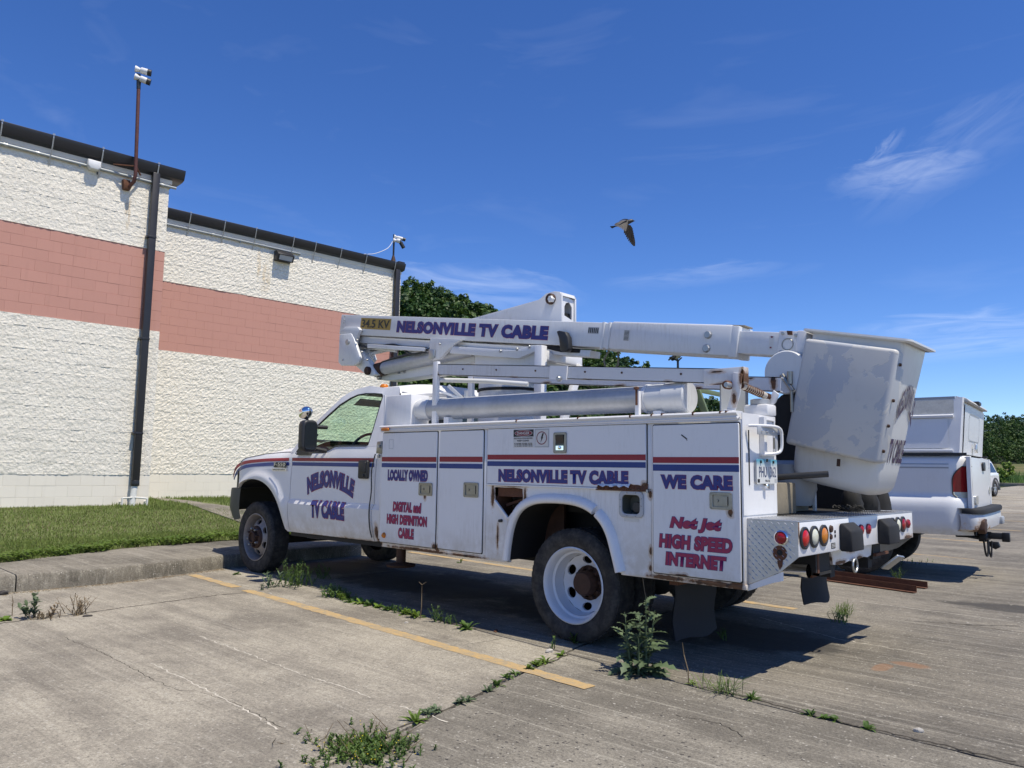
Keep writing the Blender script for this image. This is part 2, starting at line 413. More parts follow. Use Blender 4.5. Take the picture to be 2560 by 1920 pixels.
M['pole_brown'] = pbr('rusty_brown_pole', (.13, .05, .04), .6, .2, .35, 9, .3, 60, .002)
M['dark_bronze'] = pbr('dark_bronze_metal', (.035, .034, .036), .4, .35, .15, 2)
M['conduit'] = pbr('painted_conduit', (.30, .32, .33), .45, .3, .12, 5)
M['galv'] = pbr('galvanised_strap', (.42, .43, .43), .4, .8, .2, 12)
M['pvc'] = pbr('white_pvc_pipe', (.68, .67, .62), .4, 0, .12, 6)
M['lamp_glass'] = pbr('frosted_lamp_glass', (.42, .43, .44), .2, 0, .1, 10)
M['silver_badge'] = pbr('silver_badge', (.6, .6, .58), .3, .8, .1, 30)

def mk_glass(name, tint, dirt, refl=.1):
    m = MT(name); m.n.remove(m.b); out = m.n['Material Output']
    tr = m.n.new('ShaderNodeBsdfTransparent'); tr.inputs[0].default_value = (*tint, 1)
    gl = m.n.new('ShaderNodeBsdfGlossy'); gl.inputs['Roughness'].default_value = .03
    df = m.n.new('ShaderNodeBsdfDiffuse'); df.inputs[0].default_value = (.32, .33, .28, 1)
    fr = m.n.new('ShaderNodeLayerWeight'); fac_ = m.math('POWER', fr.outputs['Facing'], 4.0)
    a = m.n.new('ShaderNodeMixShader'); m.l.new(m.math('MULTIPLY_ADD', fac_, .55, .045), a.inputs[0]); m.l.new(tr.outputs[0], a.inputs[1]); m.l.new(gl.outputs[0], a.inputs[2])
    k = m.math('MULTIPLY', m.ramp(m.noise(14, 6, .75), .5, .8), dirt)
    b = m.n.new('ShaderNodeMixShader'); m.l.new(k, b.inputs[0]); m.l.new(a.outputs[0], b.inputs[1]); m.l.new(df.outputs[0], b.inputs[2])
    m.l.new(b.outputs[0], out.inputs[0]); return m.m
M['glass_side'] = mk_glass('side_window_glass', (.92, .985, .93), .06)
M['glass_shield'] = mk_glass('windshield_glass', (.60, .80, .63), .5)
M['glass_dark'] = pbr('dark_car_glass', (.02, .025, .03), .06, 0, .1, 3, rvar=.02)

# ---- ground materials
def concrete(name, base=(.37, .335, .268), dark=(.19, .17, .138), tone=1.0, streak=.5):
    m = MT(name); nv = lambda sx, sy: m.scaled((sx, sy, 1))
    n1 = m.noise(.5, 6, .62); n2 = m.noise(2.2, 6, .7, dist=.7); mid = m.noise(11, 5, .72); fine = m.noise(75, 5, .78); grain = m.noise(240, 3, .8)
    wide = m.noise(1.6, 6, .68, v=nv(.22, 2.6), dist=.4); thin = m.noise(5, 5, .7, v=nv(.10, 6.5), dist=.3)
    k = m.ramp(m.math('ADD', m.math('MULTIPLY', n1, .6), m.math('ADD', m.math('MULTIPLY', n2, .3), m.math('MULTIPLY', wide, .35))), .52, .76)
    c = m.mix(k, base, dark)
    c = m.mix(m.math('MULTIPLY', m.ramp(thin, .54, .66), streak*.55), c, (.46, .43, .355))
    c = m.mix(m.math('MULTIPLY', m.ramp(thin, .46, .36), streak*.6), c, tuple(x*.8 for x in dark))
    c = m.mix(m.math('MULTIPLY', m.ramp(mid, .56, .68), .30), c, (.47, .44, .37))
    c = m.mix(m.math('MULTIPLY', m.ramp(m.math('ADD', m.math('MULTIPLY', mid, .6), m.math('MULTIPLY', n2, .4)), .45, .36), .4), c, tuple(x*.72 for x in dark))
    c = m.vm('MULTIPLY', c, m.math('MULTIPLY_ADD', m.ramp(fine, .3, .7, smooth=False), .9, .55)); c = m.vm('MULTIPLY', c, m.math('MULTIPLY_ADD', m.ramp(grain, .25, .75, smooth=False), .8, .6))
    v = m.voro(48, out='Distance'); vs = m.xyz(m.voro(48, out='Color'))
    peb = m.math('MULTIPLY', m.ramp(v, .30, .2), m.math('GREATER_THAN', vs[0], .74))
    c = m.mix(m.math('MULTIPLY', peb, .65), c, m.mix(m.math('GREATER_THAN', vs[1], .55), (.075, .07, .062), (.55, .52, .45)))
    st = m.spots([(6.75, 1.15, .13, .08), (6.62, .95, .06, .14)], 'xy', 5, .7); c = m.mix(m.math('MULTIPLY', st, .42), c, (.32, .15, .065))
    oil_shade = m.spots([(4.4, 1.1, 1.6, .75), (2.0, 1.15, 1.7, .75), (.3, 1.2, .9, .7), (6.9, 4.2, .8, .3), (5.6, 1.2, .8, .5)], 'xy', 3, .6); c = m.mix(m.math('MULTIPLY', oil_shade, .8), c, (.045, .041, .036))  # oil stains; those under the truck also paint in its shadow
    c = m.vm('MULTIPLY', c, (tone, tone, tone))
    h = m.math('ADD', m.math('MULTIPLY', fine, .7), m.math('ADD', m.math('MULTIPLY', grain, .4), m.math('ADD', m.math('MULTIPLY', n2, .6), m.math('MULTIPLY', thin, .8))))
    return m.set(c, m.math('MULTIPLY_ADD', fine, .2, .75), 0, m.bump(h, .008, .7), .3)
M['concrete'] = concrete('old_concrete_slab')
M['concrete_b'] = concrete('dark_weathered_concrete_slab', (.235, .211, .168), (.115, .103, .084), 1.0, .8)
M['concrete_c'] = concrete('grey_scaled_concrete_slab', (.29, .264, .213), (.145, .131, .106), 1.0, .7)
M['concrete_kerb'] = concrete('weathered_walk_concrete', (.235, .212, .17), (.10, .09, .072))
M['scratch_pale'] = pbr('pale_scratch', (.52, .48, .40), .9, 0, .3, 20)
M['joint'] = pbr('dirt_in_joints', (.05, .042, .03), .95, 0, .5, 8, .6, 40, .01)
def stripe_paint():
    m = MT('worn_yellow_paint'); n = m.noise(38, 6, .85); n2 = m.noise(5, 6, .75); n3 = m.noise(180, 3, .7)
    wear = m.ramp(m.math('ADD', m.math('MULTIPLY', n, .6), m.math('MULTIPLY', n2, .6)), (.50), .74)
    c = m.mix(n2, (.46, .30, .115), (.50, .36, .18)); c = m.mix(m.math('MULTIPLY', wear, .92), c, (.27, .24, .185)); c = m.vm('MULTIPLY', c, m.math('MULTIPLY_ADD', n3, .7, .65))
    return m.set(c, .8, 0, m.bump(n, .003, .4), .3)
M['stripe'] = stripe_paint()
M['soil'] = pbr('lawn_soil', (.12, .14, .045), .95, 0, .5, 3, .5, 30, .01)
def field():
    m = MT('rough_field_grass'); n = m.noise(.05, 6, .6); n2 = m.noise(1.2, 6, .7)
    c = m.mix(m.ramp(n, .4, .6), (.075, .10, .025), (.16, .14, .06)); c = m.vm('MULTIPLY', c, m.math('MULTIPLY_ADD', n2, 1.2, .4))
    return m.set(c, .95, 0, m.bump(n2, .3, .6), .2)
M['field'] = field()
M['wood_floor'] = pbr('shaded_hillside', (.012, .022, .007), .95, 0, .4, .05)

# ---- building
def block_mat(name, base, rough_face):
    m = MT(name); g = m.n.new('ShaderNodeNewGeometry'); P = g.outputs['Position']
    oi = m.n.new('ShaderNodeObjectInfo'); rv = oi.outputs['Random']
    n = m.noise(1.1, 5, .6, v=P); st = m.noise(4, 5, .6, v=m.scaled((3, 3, .25), P))
    c = m.vm('MULTIPLY', base, m.math('MULTIPLY_ADD', rv, .05, .975))
    c = m.mix(m.math('MULTIPLY', m.ramp(st, .5, .8), .22 if rough_face else .16), c, tuple(x*.62 for x in base))
    c = m.mix(m.math('MULTIPLY', m.ramp(n, .5, .8), .12), c, tuple(x*.75 for x in base))
    if rough_face:
        Z = m.xyz(P)[2]; stains = m.math('MULTIPLY', m.ramp(m.noise(1.6, 4, .6, v=m.scaled((1, 1, .12), P)), .62, .75), m.ramp(Z, 5.4, 6.6))
        c = m.mix(m.math('MULTIPLY', stains, .35), c, (.62, .50, .33))
        X_, Y_, Z2 = m.xyz(P)
        for sy, sz, ry, rz in ((1.17, 6.15, .07, .45), (5.45, 5.95, .16, .5), (5.25, 6.3, .08, .5)):
            u_ = m.math('DIVIDE', m.math('SUBTRACT', Y_, sy), ry); w_ = m.math('DIVIDE', m.math('SUBTRACT', Z2, sz), rz)
            kk = m.math('SUBTRACT', 1.0, m.math('ADD', m.math('MULTIPLY', u_, u_), m.math('MULTIPLY', w_, w_)), clamp=True)
            c = m.mix(m.math('MULTIPLY', kk, m.math('MULTIPLY', m.ramp(m.noise(14, 5, .7, v=m.scaled((1, 1, .2), P)), .38, .62), .6)), c, (.55, .38, .17))
        a = m.noise(13, 6, .7, v=P, dist=.8); b = m.noise(42, 4, .65, v=P); vv = m.voro(17, v=P)
        h = m.math('ADD', m.math('MULTIPLY', a, 1.0), m.math('ADD', m.math('MULTIPLY', b, .3), m.math('MULTIPLY', vv, .35)))
        nm = m.bump(h, .027, .9)
    else:
        nm = m.bump(m.noise(60, 4, .6, v=P), .003, .5)
    return m.set(c, .85, 0, nm, .25)
M['block_cream'] = block_mat('painted_split_face_block', (.83, .775, .665), True)
M['block_pink'] = block_mat('painted_rose_block', (.52, .27, .215), False)
M['block_base'] = block_mat('painted_smooth_block', (.79, .735, .63), False)
M['mortar_cream'] = pbr('cream_painted_mortar', (.74, .70, .62), .9, 0, .1, 4)
M['mortar_pink'] = pbr('rose_painted_mortar', (.47, .24, .19), .9, 0, .1, 4)

# ---- foliage
def leafm(name, a, b, trans=.25, rough=.55):
    m = MT(name); oi = m.n.new('ShaderNodeObjectInfo'); n = m.noise(3.0, 3, .6); n2 = m.noise(23, 3, .6)
    c = m.mix(m.ramp(m.math('ADD', m.math('MULTIPLY', n, .7), m.math('MULTIPLY', n2, .3)), .35, .65), a, b); c = m.vm('MULTIPLY', c, m.math('MULTIPLY_ADD', oi.outputs['Random'], .5, .75))
    m.set(c, rough, 0, None, .35)
    tl = m.n.new('ShaderNodeBsdfTranslucent'); m.val(tl.inputs[0], c); mx = m.n.new('ShaderNodeMixShader'); mx.inputs[0].default_value = trans
    m.l.new(m.b.outputs[0], mx.inputs[1]); m.l.new(tl.outputs[0], mx.inputs[2]); m.l.new(mx.outputs[0], m.n['Material Output'].inputs[0]); return m.m
M['grass'] = leafm('lawn_grass', (.14, .19, .04), (.21, .26, .07), .3)
M['weed'] = leafm('weed_leaf', (.07, .13, .028), (.13, .21, .05), .3)
M['weed_grey'] = leafm('grey_green_leaf', (.085, .125, .06), (.15, .20, .11), .25)
M['weed_bright'] = leafm('bright_leaf', (.11, .19, .025), (.20, .29, .05), .35)
M['dry'] = leafm('dry_stalk', (.13, .09, .05), (.22, .17, .10), .1)
M['yellow_flower'] = pbr('yellow_petal', (.65, .5, .02), .6, 0, .1, 30)
M['tree_a'] = leafm('oak_foliage', (.022, .055, .012), (.05, .10, .02), .2)
M['tree_b'] = leafm('maple_foliage', (.03, .07, .012), (.075, .12, .022), .2)
M['tree_c'] = leafm('dark_foliage', (.016, .042, .014), (.035, .075, .02), .2)
M['shrub'] = leafm('field_shrub_foliage', (.10, .17, .02), (.18, .25, .05), .3)
M['bark'] = pbr('bark', (.08, .06, .045), .9, 0, .3, 3, .5, 20, .02)
M['stone'] = pbr('pale_stone', (.45, .42, .37), .85, 0, .25, 20, .5, 80, .003)
M['grit'] = pbr('dark_grit', (.05, .045, .042), .9, 0, .5, 40)
M['hitch'] = pbr('black_steel_hitch', (.02, .02, .021), .5, .4, .3, 12)

# ---------------------------------------------------------------- ground, lot, slabs
TH = -0.0649
SDIR = Vector((math.cos(TH), math.sin(TH), 0)); WDIR = Vector((-math.sin(TH), math.cos(TH), 0))
def B(u, s, z=0.0):
    """building frame -> world: u along the stalls, s along the wall"""
    p = SDIR*u+WDIR*s; return (p.x, p.y, z)

mb = MB()
ys_ = [-40, -12, -11.99, 8, 14, 21.95, 22.05, 40, 56]
rows = []
for y in ys_:
    low = -.03 if -11.995 < y < 22 else 0.0
    rows.append([(x, y, gz(y)+(low if -1.6 < x < 13.95 else 0)) for x in (-1.5, 2, 6, 10, 13.9, 14.0, 60)])
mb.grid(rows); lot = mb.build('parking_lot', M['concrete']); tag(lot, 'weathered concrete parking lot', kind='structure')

JXA, JXB = 4.90, .24
def JX(y): return interp(y, [-12, -2.2, -.6, .9, 30], [JXA-JXB*-12, JXA-JXB*-2.2, JXA-JXB*-.6, JXA-JXB*.9, JXA-JXB*.9-1.9])
xl = [lambda y: -1.25, lambda y: 1.11-.096*y, lambda y: JX(y), lambda y: 9.4-.15*y, lambda y: 13.9]
yl = [lambda x: -11.9, lambda x: -4.6-.08*x, lambda x: .23-.093*x if x < 6.5 else -.374-.03*(x-6.5), lambda x: 3.5-.08*x, lambda x: 8.15-.065*x, lambda x: 12.7-.065*x, lambda x: 17.3-.065*x, lambda x: 21.9]
def cross(fx, fy):
    x, y = fx(0), 0
    for _ in range(30): y = fy(x); x = fx(y)
    return Vector((x, y))
rs = random.Random(3)
for i in range(len(xl)-1):
    for j in range(len(yl)-1):
        fx0, fx1, fy0, fy1 = xl[i], xl[i+1], yl[j], yl[j+1]
        a, b, c, d = cross(fx0, fy0), cross(fx1, fy0), cross(fx1, fy1), cross(fx0, fy1)
        near = j <= 3
        outl = []
        def edge(p, q, fn, vert):
            n = max(2, int((q-p).length/(.09 if near else .6)))
            for k in range(n):
                t = k/n; w = p.lerp(q, t); w = Vector((fn(w.y), w.y)) if vert else Vector((w.x, fn(w.x)))
                outl.append(w)
        edge(a, b, fy0, False); edge(b, c, fx1, True); edge(c, d, fy1, False); edge(d, a, fx0, True)
        cen = (a+b+c+d)/4; g = .008 if near else .006; res = []
        for k, w in enumerate(outl):
            e = (cen-w); e = Vector((math.copysign(1, e.x), math.copysign(1, e.y)))
            ch = rs.random(); jit = g*(.7+.6*rs.random())+(.018*rs.random() if ch > .93 and near else 0)
            res.append(w+e*jit)
        dz = -.002+.004*rs.random()
        top = [(p.x, p.y, gz(p.y)+dz) for p in res]; top2 = [(p.x-math.copysign(.006, p.x-cen.x), p.y-math.copysign(.006, p.y-cen.y), gz(p.y)+dz+.004) for p in res]
        bot = [(p.x, p.y, gz(p.y)-.028) for p in res]
        m_ = MB(); m_.grid([bot, top, top2], close=True)
        if cross(fx0, fy1).y > 8:
            # sloping slab: strips
            k0 = len(m_.v)
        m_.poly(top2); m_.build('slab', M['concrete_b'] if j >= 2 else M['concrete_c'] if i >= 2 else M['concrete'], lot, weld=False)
# dirt packed into the joints
def ribbon(name, pts, w, z, mat, parent, jitter=0.0, seed=1):
    r = random.Random(seed); A, Bv = [], []
    for k, p in enumerate(pts):
        p = Vector(p[:2]); q = Vector(pts[min(k+1, len(pts)-1)][:2]); o = Vector(pts[max(k-1, 0)][:2]); d = (q-o).normalized(); n = Vector((-d.y, d.x))
        A.append((*(p+n*(w/2+jitter*(r.random()-.5))), z+gz(p.y))); Bv.append((*(p-n*(w/2+jitter*(r.random()-.5))), z+gz(p.y)))
    m_ = MB(); m_.grid([A, Bv]); return m_.build(name, mat, parent)
for f in yl[1:6]: ribbon('joint_dirt', [(x/4, f(x/4)) for x in range(-5, 56)], .05, -.012, M['joint'], lot)
for f in xl[1:4]: ribbon('joint_dirt', [(f(y/4), y/4) for y in range(-46, 32)], .05, -.013, M['joint'], lot)

def crack(pxs, w, mat, seed, name='crack', z=.0052):
    pts = []; r = random.Random(seed)
    P = [Vector(G(*q)) for q in pxs]
    for a, b in zip(P[:-1], P[1:]):
        n = max(2, int((b-a).length/.03)); d = (b-a).normalized(); nn = Vector((-d.y, d.x, 0))
        pts += [a.lerp(b, k/n)+nn*r.gauss(0, .006) for k in range(n)]
    return ribbon(name, [tuple(p) for p in pts], w, z, mat, lot, w*.9, seed)
crack([(160, 1595), (250, 1632), (322, 1668), (380, 1700), (445, 1728), (500, 1731), (560, 1750), (640, 1785), (720, 1830)], .0045, M['joint'], 1)
crack([(1180, 1612), (1290, 1590), (1330, 1582)], .006, M['joint'], 2); crack([(2264, 1553), (2330, 1557), (2400, 1562), (2560, 1567)], .010, M['joint'], 3); crack([(2420, 1409), (2480, 1414), (2560, 1421)], .016, M['joint'], 4)
crack([(2470, 1330), (2520, 1334), (2560, 1337)], .03, M['joint'], 5); crack([(1690, 1790), (1800, 1810), (1870, 1850)], .004, M['joint'], 6)
crack([(0, 1560), (120, 1546), (243, 1530), (400, 1508), (542, 1489), (628, 1482)], .022, M['joint'], 21); crack([(1740, 1718), (1900, 1752), (2030, 1790), (2200, 1830), (2380, 1871), (2560, 1913)], .011, M['joint'], 22); crack([(880, 1865), (1038, 1808), (1166, 1754), (1283, 1690), (1366, 1660), (1430, 1635)], .014, M['joint'], 23)
crack([(500, 1592), (620, 1636), (760, 1690), (860, 1720), (934, 1750)], .006, M['scratch_pale'], 11, 'scratch'); crack([(380, 1660), (520, 1730), (640, 1790), (700, 1830)], .008, M['scratch_pale'], 12, 'scratch'); crack([(1000, 1768), (1060, 1785), (1130, 1812)], .008, M['scratch_pale'], 13, 'scratch')
crack([(2150, 1505), (2300, 1525), (2450, 1545), (2560, 1560)], .012, M['scratch_pale'], 14, 'scratch'); crack([(1900, 1545), (2100, 1600), (2330, 1640)], .01, M['scratch_pale'], 15, 'scratch')
# parking stripes (worn yellow paint), laid 4 mm above the slabs
def stripe(u0, u1, s0, s1=None, w=.105, seed=1):
    s1 = s0 if s1 is None else s1; n = max(4, int(abs(u1-u0)/.05)); pts = [B(lerp(u0, u1, k/n), lerp(s0, s1, k/n)) for k in range(n+1)]
    return ribbon('parking_stripe', pts, w, .0065, M['stripe'], lot, .018, seed)
stripe(-.24, .93, -.40, -.40, seed=2); stripe(1.16, 5.62, -.405, -.425, seed=3)
stripe(-.7, 5.2, 2.95, 2.95, seed=4); stripe(-.7, 5.25, 5.80, 5.72, seed=5); stripe(-.9, 5.0, 9.24, 9.02, seed=6)
stripe(-1.0, 4.6, 12.25, 11.9, seed=7); stripe(-1.2, 4.2, 15.5, 15.2, seed=8); stripe(-1.4, 4.0, 18.7, 18.4, seed=9)
for k in range(6): stripe(-1.5, 4.0, 22+3.2*k, seed=10+k)
stripe(-9.0, 14.0, 43.4, 42.0, w=.14, seed=20)
stripe(1.1, 5.9, -3.55, -3.6, seed=21)

# rough field beyond the lot, out to the horizon
mb = MB(); rows = []
for y in (-1500, -60, -40.02, 8, 56, 58, 140, 400, 1200, 3500):
    z = gz(y)-.04 if y < 57 else interp(y, [58, 140, 400, 1200, 3500], [.68, 1.6, 6.8, 7, 7]); rows.append([(x, y, z) for x in (-3000, -400, -60, -14, 14, 61, 400, 3000)])
mb.grid(rows); fld = mb.build('field', M['field']); tag(fld, 'rough grass field beyond the parking lot', kind='structure')
fld.location.z = -.05
# low kerb of the lot's far side
mb = MB(); mb.box(-40, 60, 56.0, 56.25, .45, .80); o = mb.build('lot_kerb', M['concrete_kerb'], bevel=.03); tag(o, 'low concrete kerb at the far edge of the lot', kind='structure')

# ---- walk with kerb in front of the truck
def kx(y): return interp(y, [-14, -4, -1.3, -.5, .15, .6, 4, 14], [-.15, -.2, -.19, -.34, -.55, -.6, -.63, -.8])
def gx(y): return interp(y, [-14, -4, -2.0, -.53, .9, 4, 14], [-.5, -.75, -1.24, -1.9, -2.05, -2.1, -2.2])
def lawn_z(x): return .175+.047*min(5.6, max(0.0, -1.7-x))
ysl = [-9, -5.2, -2.12, 1.05, 4.3, 9]
wk = None
for k in range(5):
    y0, y1 = ysl[k]+.006, ysl[k+1]-.006; n = int((y1-y0)/.1); kr = random.Random(k)
    mbk = MB(); prof = []
    for i in range(n+1):
        y = lerp(y0, y1, i/n); a = kx(y)+.016*(kr.random()-.5)+.012*math.sin(y*3.1)+(.03*kr.random() if kr.random() > .93 else 0)*-1; b = gx(y)-.15; h = .163
        prof.append([(a+.012, y, -.03), (a+.004, y, .06), (a, y, h-.03), (a-.012, y, h-.008), (a-.035, y, h), ((a+b)/2, y, h+.012), (b, y, .172)])
    mbk.grid(prof); mbk.poly([p for p in prof[0]]); mbk.poly([p for p in prof[-1]])
    if wk is None:
        wk = mbk.build('walkway', M['concrete_kerb'], smooth=35); tag(wk, 'concrete walk with raised kerb in front of the truck', kind='structure')
    else: mbk.build('slab', M['concrete_kerb'], wk, smooth=35)
# gutter debris at the foot of the kerb
# ---- lawn
mb = MB(); rows = []
for y in [v*.5 for v in range(-24, 29)]:
    rows.append([(x if k else gx(y)+.02*math.sin(y*9), y, lawn_z(x)+(.0 if k else .0)) for k, x in enumerate([gx(y), gx(y)-.3, -2.8, -3.6, -5, -6.5, -7.3, -9, -11, -14])])
mb.grid(rows); lawn = mb.build('lawn', M['soil'], smooth=60); tag(lawn, 'mown lawn between the walk and the building', kind='structure')
# footpath crossing the lawn by the second wall
PATH = [onplane(374, 1246, 2, .43), onplane(470, 1254, 2, .43), onplane(620, 1266, 2, .43), onplane(620, 1290, 2, .41), onplane(470, 1262, 2, .42), onplane(400, 1254, 2, .43)]
mb = MB(); pp = [(p.x, p.y) for p in PATH]
mb.add([(x, y, lawn_z(x)+.02) for x, y in pp]+[(x, y, lawn_z(x)-.05) for x, y in pp], [tuple(range(6))]+[(i, (i+1) % 6, 6+(i+1) % 6, 6+i) for i in range(6)])
o = mb.build('path', M['concrete_kerb']); tag(o, 'narrow concrete path across the lawn', kind='structure')

def inside(x, y, poly):
    c = False; n = len(poly)
    for i in range(n):
        (x0, y0), (x1, y1) = poly[i], poly[(i+1) % n]
        if (y0 > y) != (y1 > y) and x < (x1-x0)*(y-y0)/(y1-y0)+x0: c = not c
    return c
# grass blades
g = np.random.default_rng(5); V = []; F = []
def blades(n, y0, y1, xa, xb, h0, h1, w, lean=.5):
    Y = g.uniform(y0, y1, n); X = np.array([lerp(gx(y)+xa, xb, t) for y, t in zip(Y, g.random(n))])
    for x, y in zip(X, Y):
        if x < -6 and inside(x, y, pp): continue
        if (x, y) and x < (-7.22-y*.0649) and y < 1.5: continue
        a = g.uniform(0, 6.283); h = g.uniform(h0, h1); ww = w*g.uniform(.6, 1.3); l = h*lean*g.uniform(.1, 1); b = g.uniform(0, 6.283)
        z = lawn_z(x)-.004; k = len(V); dx, dy = math.cos(a)*ww, math.sin(a)*ww
        V.extend([(x-dx, y-dy, z), (x+dx, y+dy, z), (x+math.cos(b)*l, y+math.sin(b)*l, z+h)]); F.append((k, k+1, k+2))
blades(60000, -4.2, 3.2, .03, -7.6, .018, .05, .006, .8)
blades(20000, -3.6, 1.8, .06, -3.0, .02, .06, .006, .8)
blades(12000, 1.2, 8, -4, -10, .04, .09, .009)
blades(1500, -3.5, 1.3, -5.35, -7.3, .05, .17, .005, .4)
me = bpy.data.meshes.new('grass'); me.from_pydata(V, [], F); o = link('grass', me, M['grass']); tag(o, 'short green grass of the lawn', 'grass', kind='stuff')
V, F = [], []
blades(7000, -4.2, 3.0, .08, -7.5, .02, .055, .006, .9)
me = bpy.data.meshes.new('dry_grass'); me.from_pydata(V, [], F); o = link('dry_grass', me, M['dry']); tag(o, 'scattered dry straw-coloured blades in the lawn', 'grass', kind='stuff')
# broad-leaved weeds along the lawn edge
V, F = [], []
for _ in range(5200):
    y = g.uniform(-3.6, 2.6); x = gx(y)+.05+.06*math.sin(y*5)+.05*math.sin(y*13)-abs(g.normal(0, .17)); z = lawn_z(x)+g.uniform(.01, .085); a = g.uniform(0, 6.283); r = g.uniform(.012, .032); k = len(V)
    t = Vector((math.cos(a), math.sin(a), g.uniform(-.2, .6))).normalized(); s_ = Vector((-t.y, t.x, g.uniform(-.3, .3))).normalized(); p = Vector((x, y, z))
    V.extend([p-t*r, p+s_*r*.7, p+t*r, p-s_*r*.7]); F.append((k, k+1, k+2, k+3))
me = bpy.data.meshes.new('clover'); me.from_pydata(V, [], F); o = link('clover', me, M['weed_bright']); tag(o, 'bright broad-leaved clover along the lawn edge', 'ground cover', kind='stuff')
# tall field grass seen past the cars
V, F = [], []
for _ in range(16000):
    y = g.uniform(56.6, 84); x = g.uniform(-26, 8); z = .58+(y-57)*.011; a = g.uniform(0, 6.283); h = g.uniform(.25, .8)*(1 if g.random() < .8 else 1.5); w = .035*g.uniform(.5, 1.5); k = len(V)
    V.extend([(x-math.cos(a)*w, y-math.sin(a)*w, z), (x+math.cos(a)*w, y+math.sin(a)*w, z), (x+g.normal(0, .15), y+g.normal(0, .15), z+h)]); F.append((k, k+1, k+2))
me = bpy.data.meshes.new('field_grass'); me.from_pydata(V, [], F); o = link('field_grass', me, M['weed']); tag(o, 'tall unmown grass in the field beyond the lot', 'grass', kind='stuff')

# ---------------------------------------------------------------- wooded hills
RIDGE = [(-200, 860, 330), (300, 770, 300), (700, 770, 265), (1003, 803, 250), (1060, 800, 250), (1100, 808, 250), (1180, 850, 255), (1260, 858, 260), (1440, 905, 280), (1510, 945, 290), (1610, 985, 300), (1700, 1055, 330), (1830, 1060, 370), (2000, 1115, 430), (2200, 1115, 480), (2455, 1080, 520), (2560, 1080, 530), (2800, 1080, 540), (3400, 1040, 560)]
def ridge_at(px):
    py = interp(px, [r[0] for r in RIDGE], [r[1] for r in RIDGE]); d = interp(px, [r[0] for r in RIDGE], [r[2] for r in RIDGE]); return py, d
hill_rows = []
def hill_pt(px, t):
    """t: 0 foot of the slope .. 1 ridge .. 1.3 behind"""
    py, d = ridge_at(px); v = _dirpx(px, py); P = CAM+v*d; hr = P[2]
    k = lerp(.62 if px < 1900 else .80, 1.0, t); q = CAM+v*d*k; f = (1-(1-min(t, 1))**1.6) if t <= 1 else 1-(t-1)*2
    return Vector((q[0], q[1], lerp(.4 if px < 1900 else 6.4, hr, f)))
mb = MB()
for px in range(-200, 3401, 60): hill_rows.append([hill_pt(px, t) for t in (0, .1, .2, .35, .5, .65, .8, .9, 1, 1.15, 1.5)])
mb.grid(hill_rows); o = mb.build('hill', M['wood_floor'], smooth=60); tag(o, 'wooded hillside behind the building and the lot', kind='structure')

def crown_pts(r, R, H, nb, per, leaf, base=.35):
    """leaf quads spread over clumps through a crown's volume"""
    V = []; F = []
    for b in range(nb):
        a = r.uniform(0, 6.283); t = r.random(); rr = R*math.sqrt(r.random())*(.85-.45*abs(t-.4)); z = H*(base+(1-base)*t*.92)
        br = R*r.uniform(.28, .46)*(1.1-.5*t); c = Vector((rr*math.cos(a), rr*math.sin(a), z))
        for k in range(per):
            d = Vector((r.gauss(0, 1), r.gauss(0, 1), r.gauss(0, 1))).normalized(); p = c+Vector((d.x*br, d.y*br, d.z*br*.75))*r.uniform(.6, 1.08)
            n = (d+Vector((r.gauss(0, .5), r.gauss(0, .5), r.gauss(0, .5)+.4))).normalized(); t1 = n.orthogonal().normalized(); t2 = n.cross(t1); an = r.uniform(0, 6.28)
            e1 = t1*math.cos(an)+t2*math.sin(an); e2 = n.cross(e1); s1 = leaf*r.uniform(.6, 1.4); s2 = s1*r.uniform(.4, .8); i = len(V)
            V.extend([p-e1*s1, p-e2*s2, p+e1*s1, p+e2*s2]); F.append((i, i+1, i+2, i+3))
    return V, F
def trunk_mesh(r, R, H, base=.35):
    m_ = MB(); h0 = H*base; lean = Vector((r.uniform(-.3, .3), r.uniform(-.3, .3), 0))
    m_.tube([(0, 0, -.5), (lean.x*.3, lean.y*.3, h0*.6), (lean.x, lean.y, h0*1.3), (lean.x*1.6, lean.y*1.6, H*.8)], [.035*H, .026*H, .018*H, .005*H], 7)
    for k in range(5):
        a = k*1.256+r.random(); z = h0*r.uniform(.8, 1.5); m_.tube([(lean.x, lean.y, z), (math.cos(a)*R*.4, math.sin(a)*R*.4, z+H*.15), (math.cos(a)*R*.7, math.sin(a)*R*.7, z+H*.27)], [.012*H, .008*H, .003*H], 5)
    me = bpy.data.meshes.new('trunk'); me.from_pydata(m_.v, [], m_.f); return me
protos = []
for k in range(6):
    r = random.Random(40+k); R = r.uniform(3.6, 5.0); H = r.uniform(10, 13.5)
    V, F = crown_pts(r, R, H, 30, 60, .30); me = bpy.data.meshes.new('crown'); me.from_pydata(V, [], F); me.materials.append(M['tree_a'] if k % 3 == 0 else M['tree_b'] if k % 3 == 1 else M['tree_c'])
    tm = trunk_mesh(r, R, H); tm.materials.append(M['bark']); protos.append((me, tm))
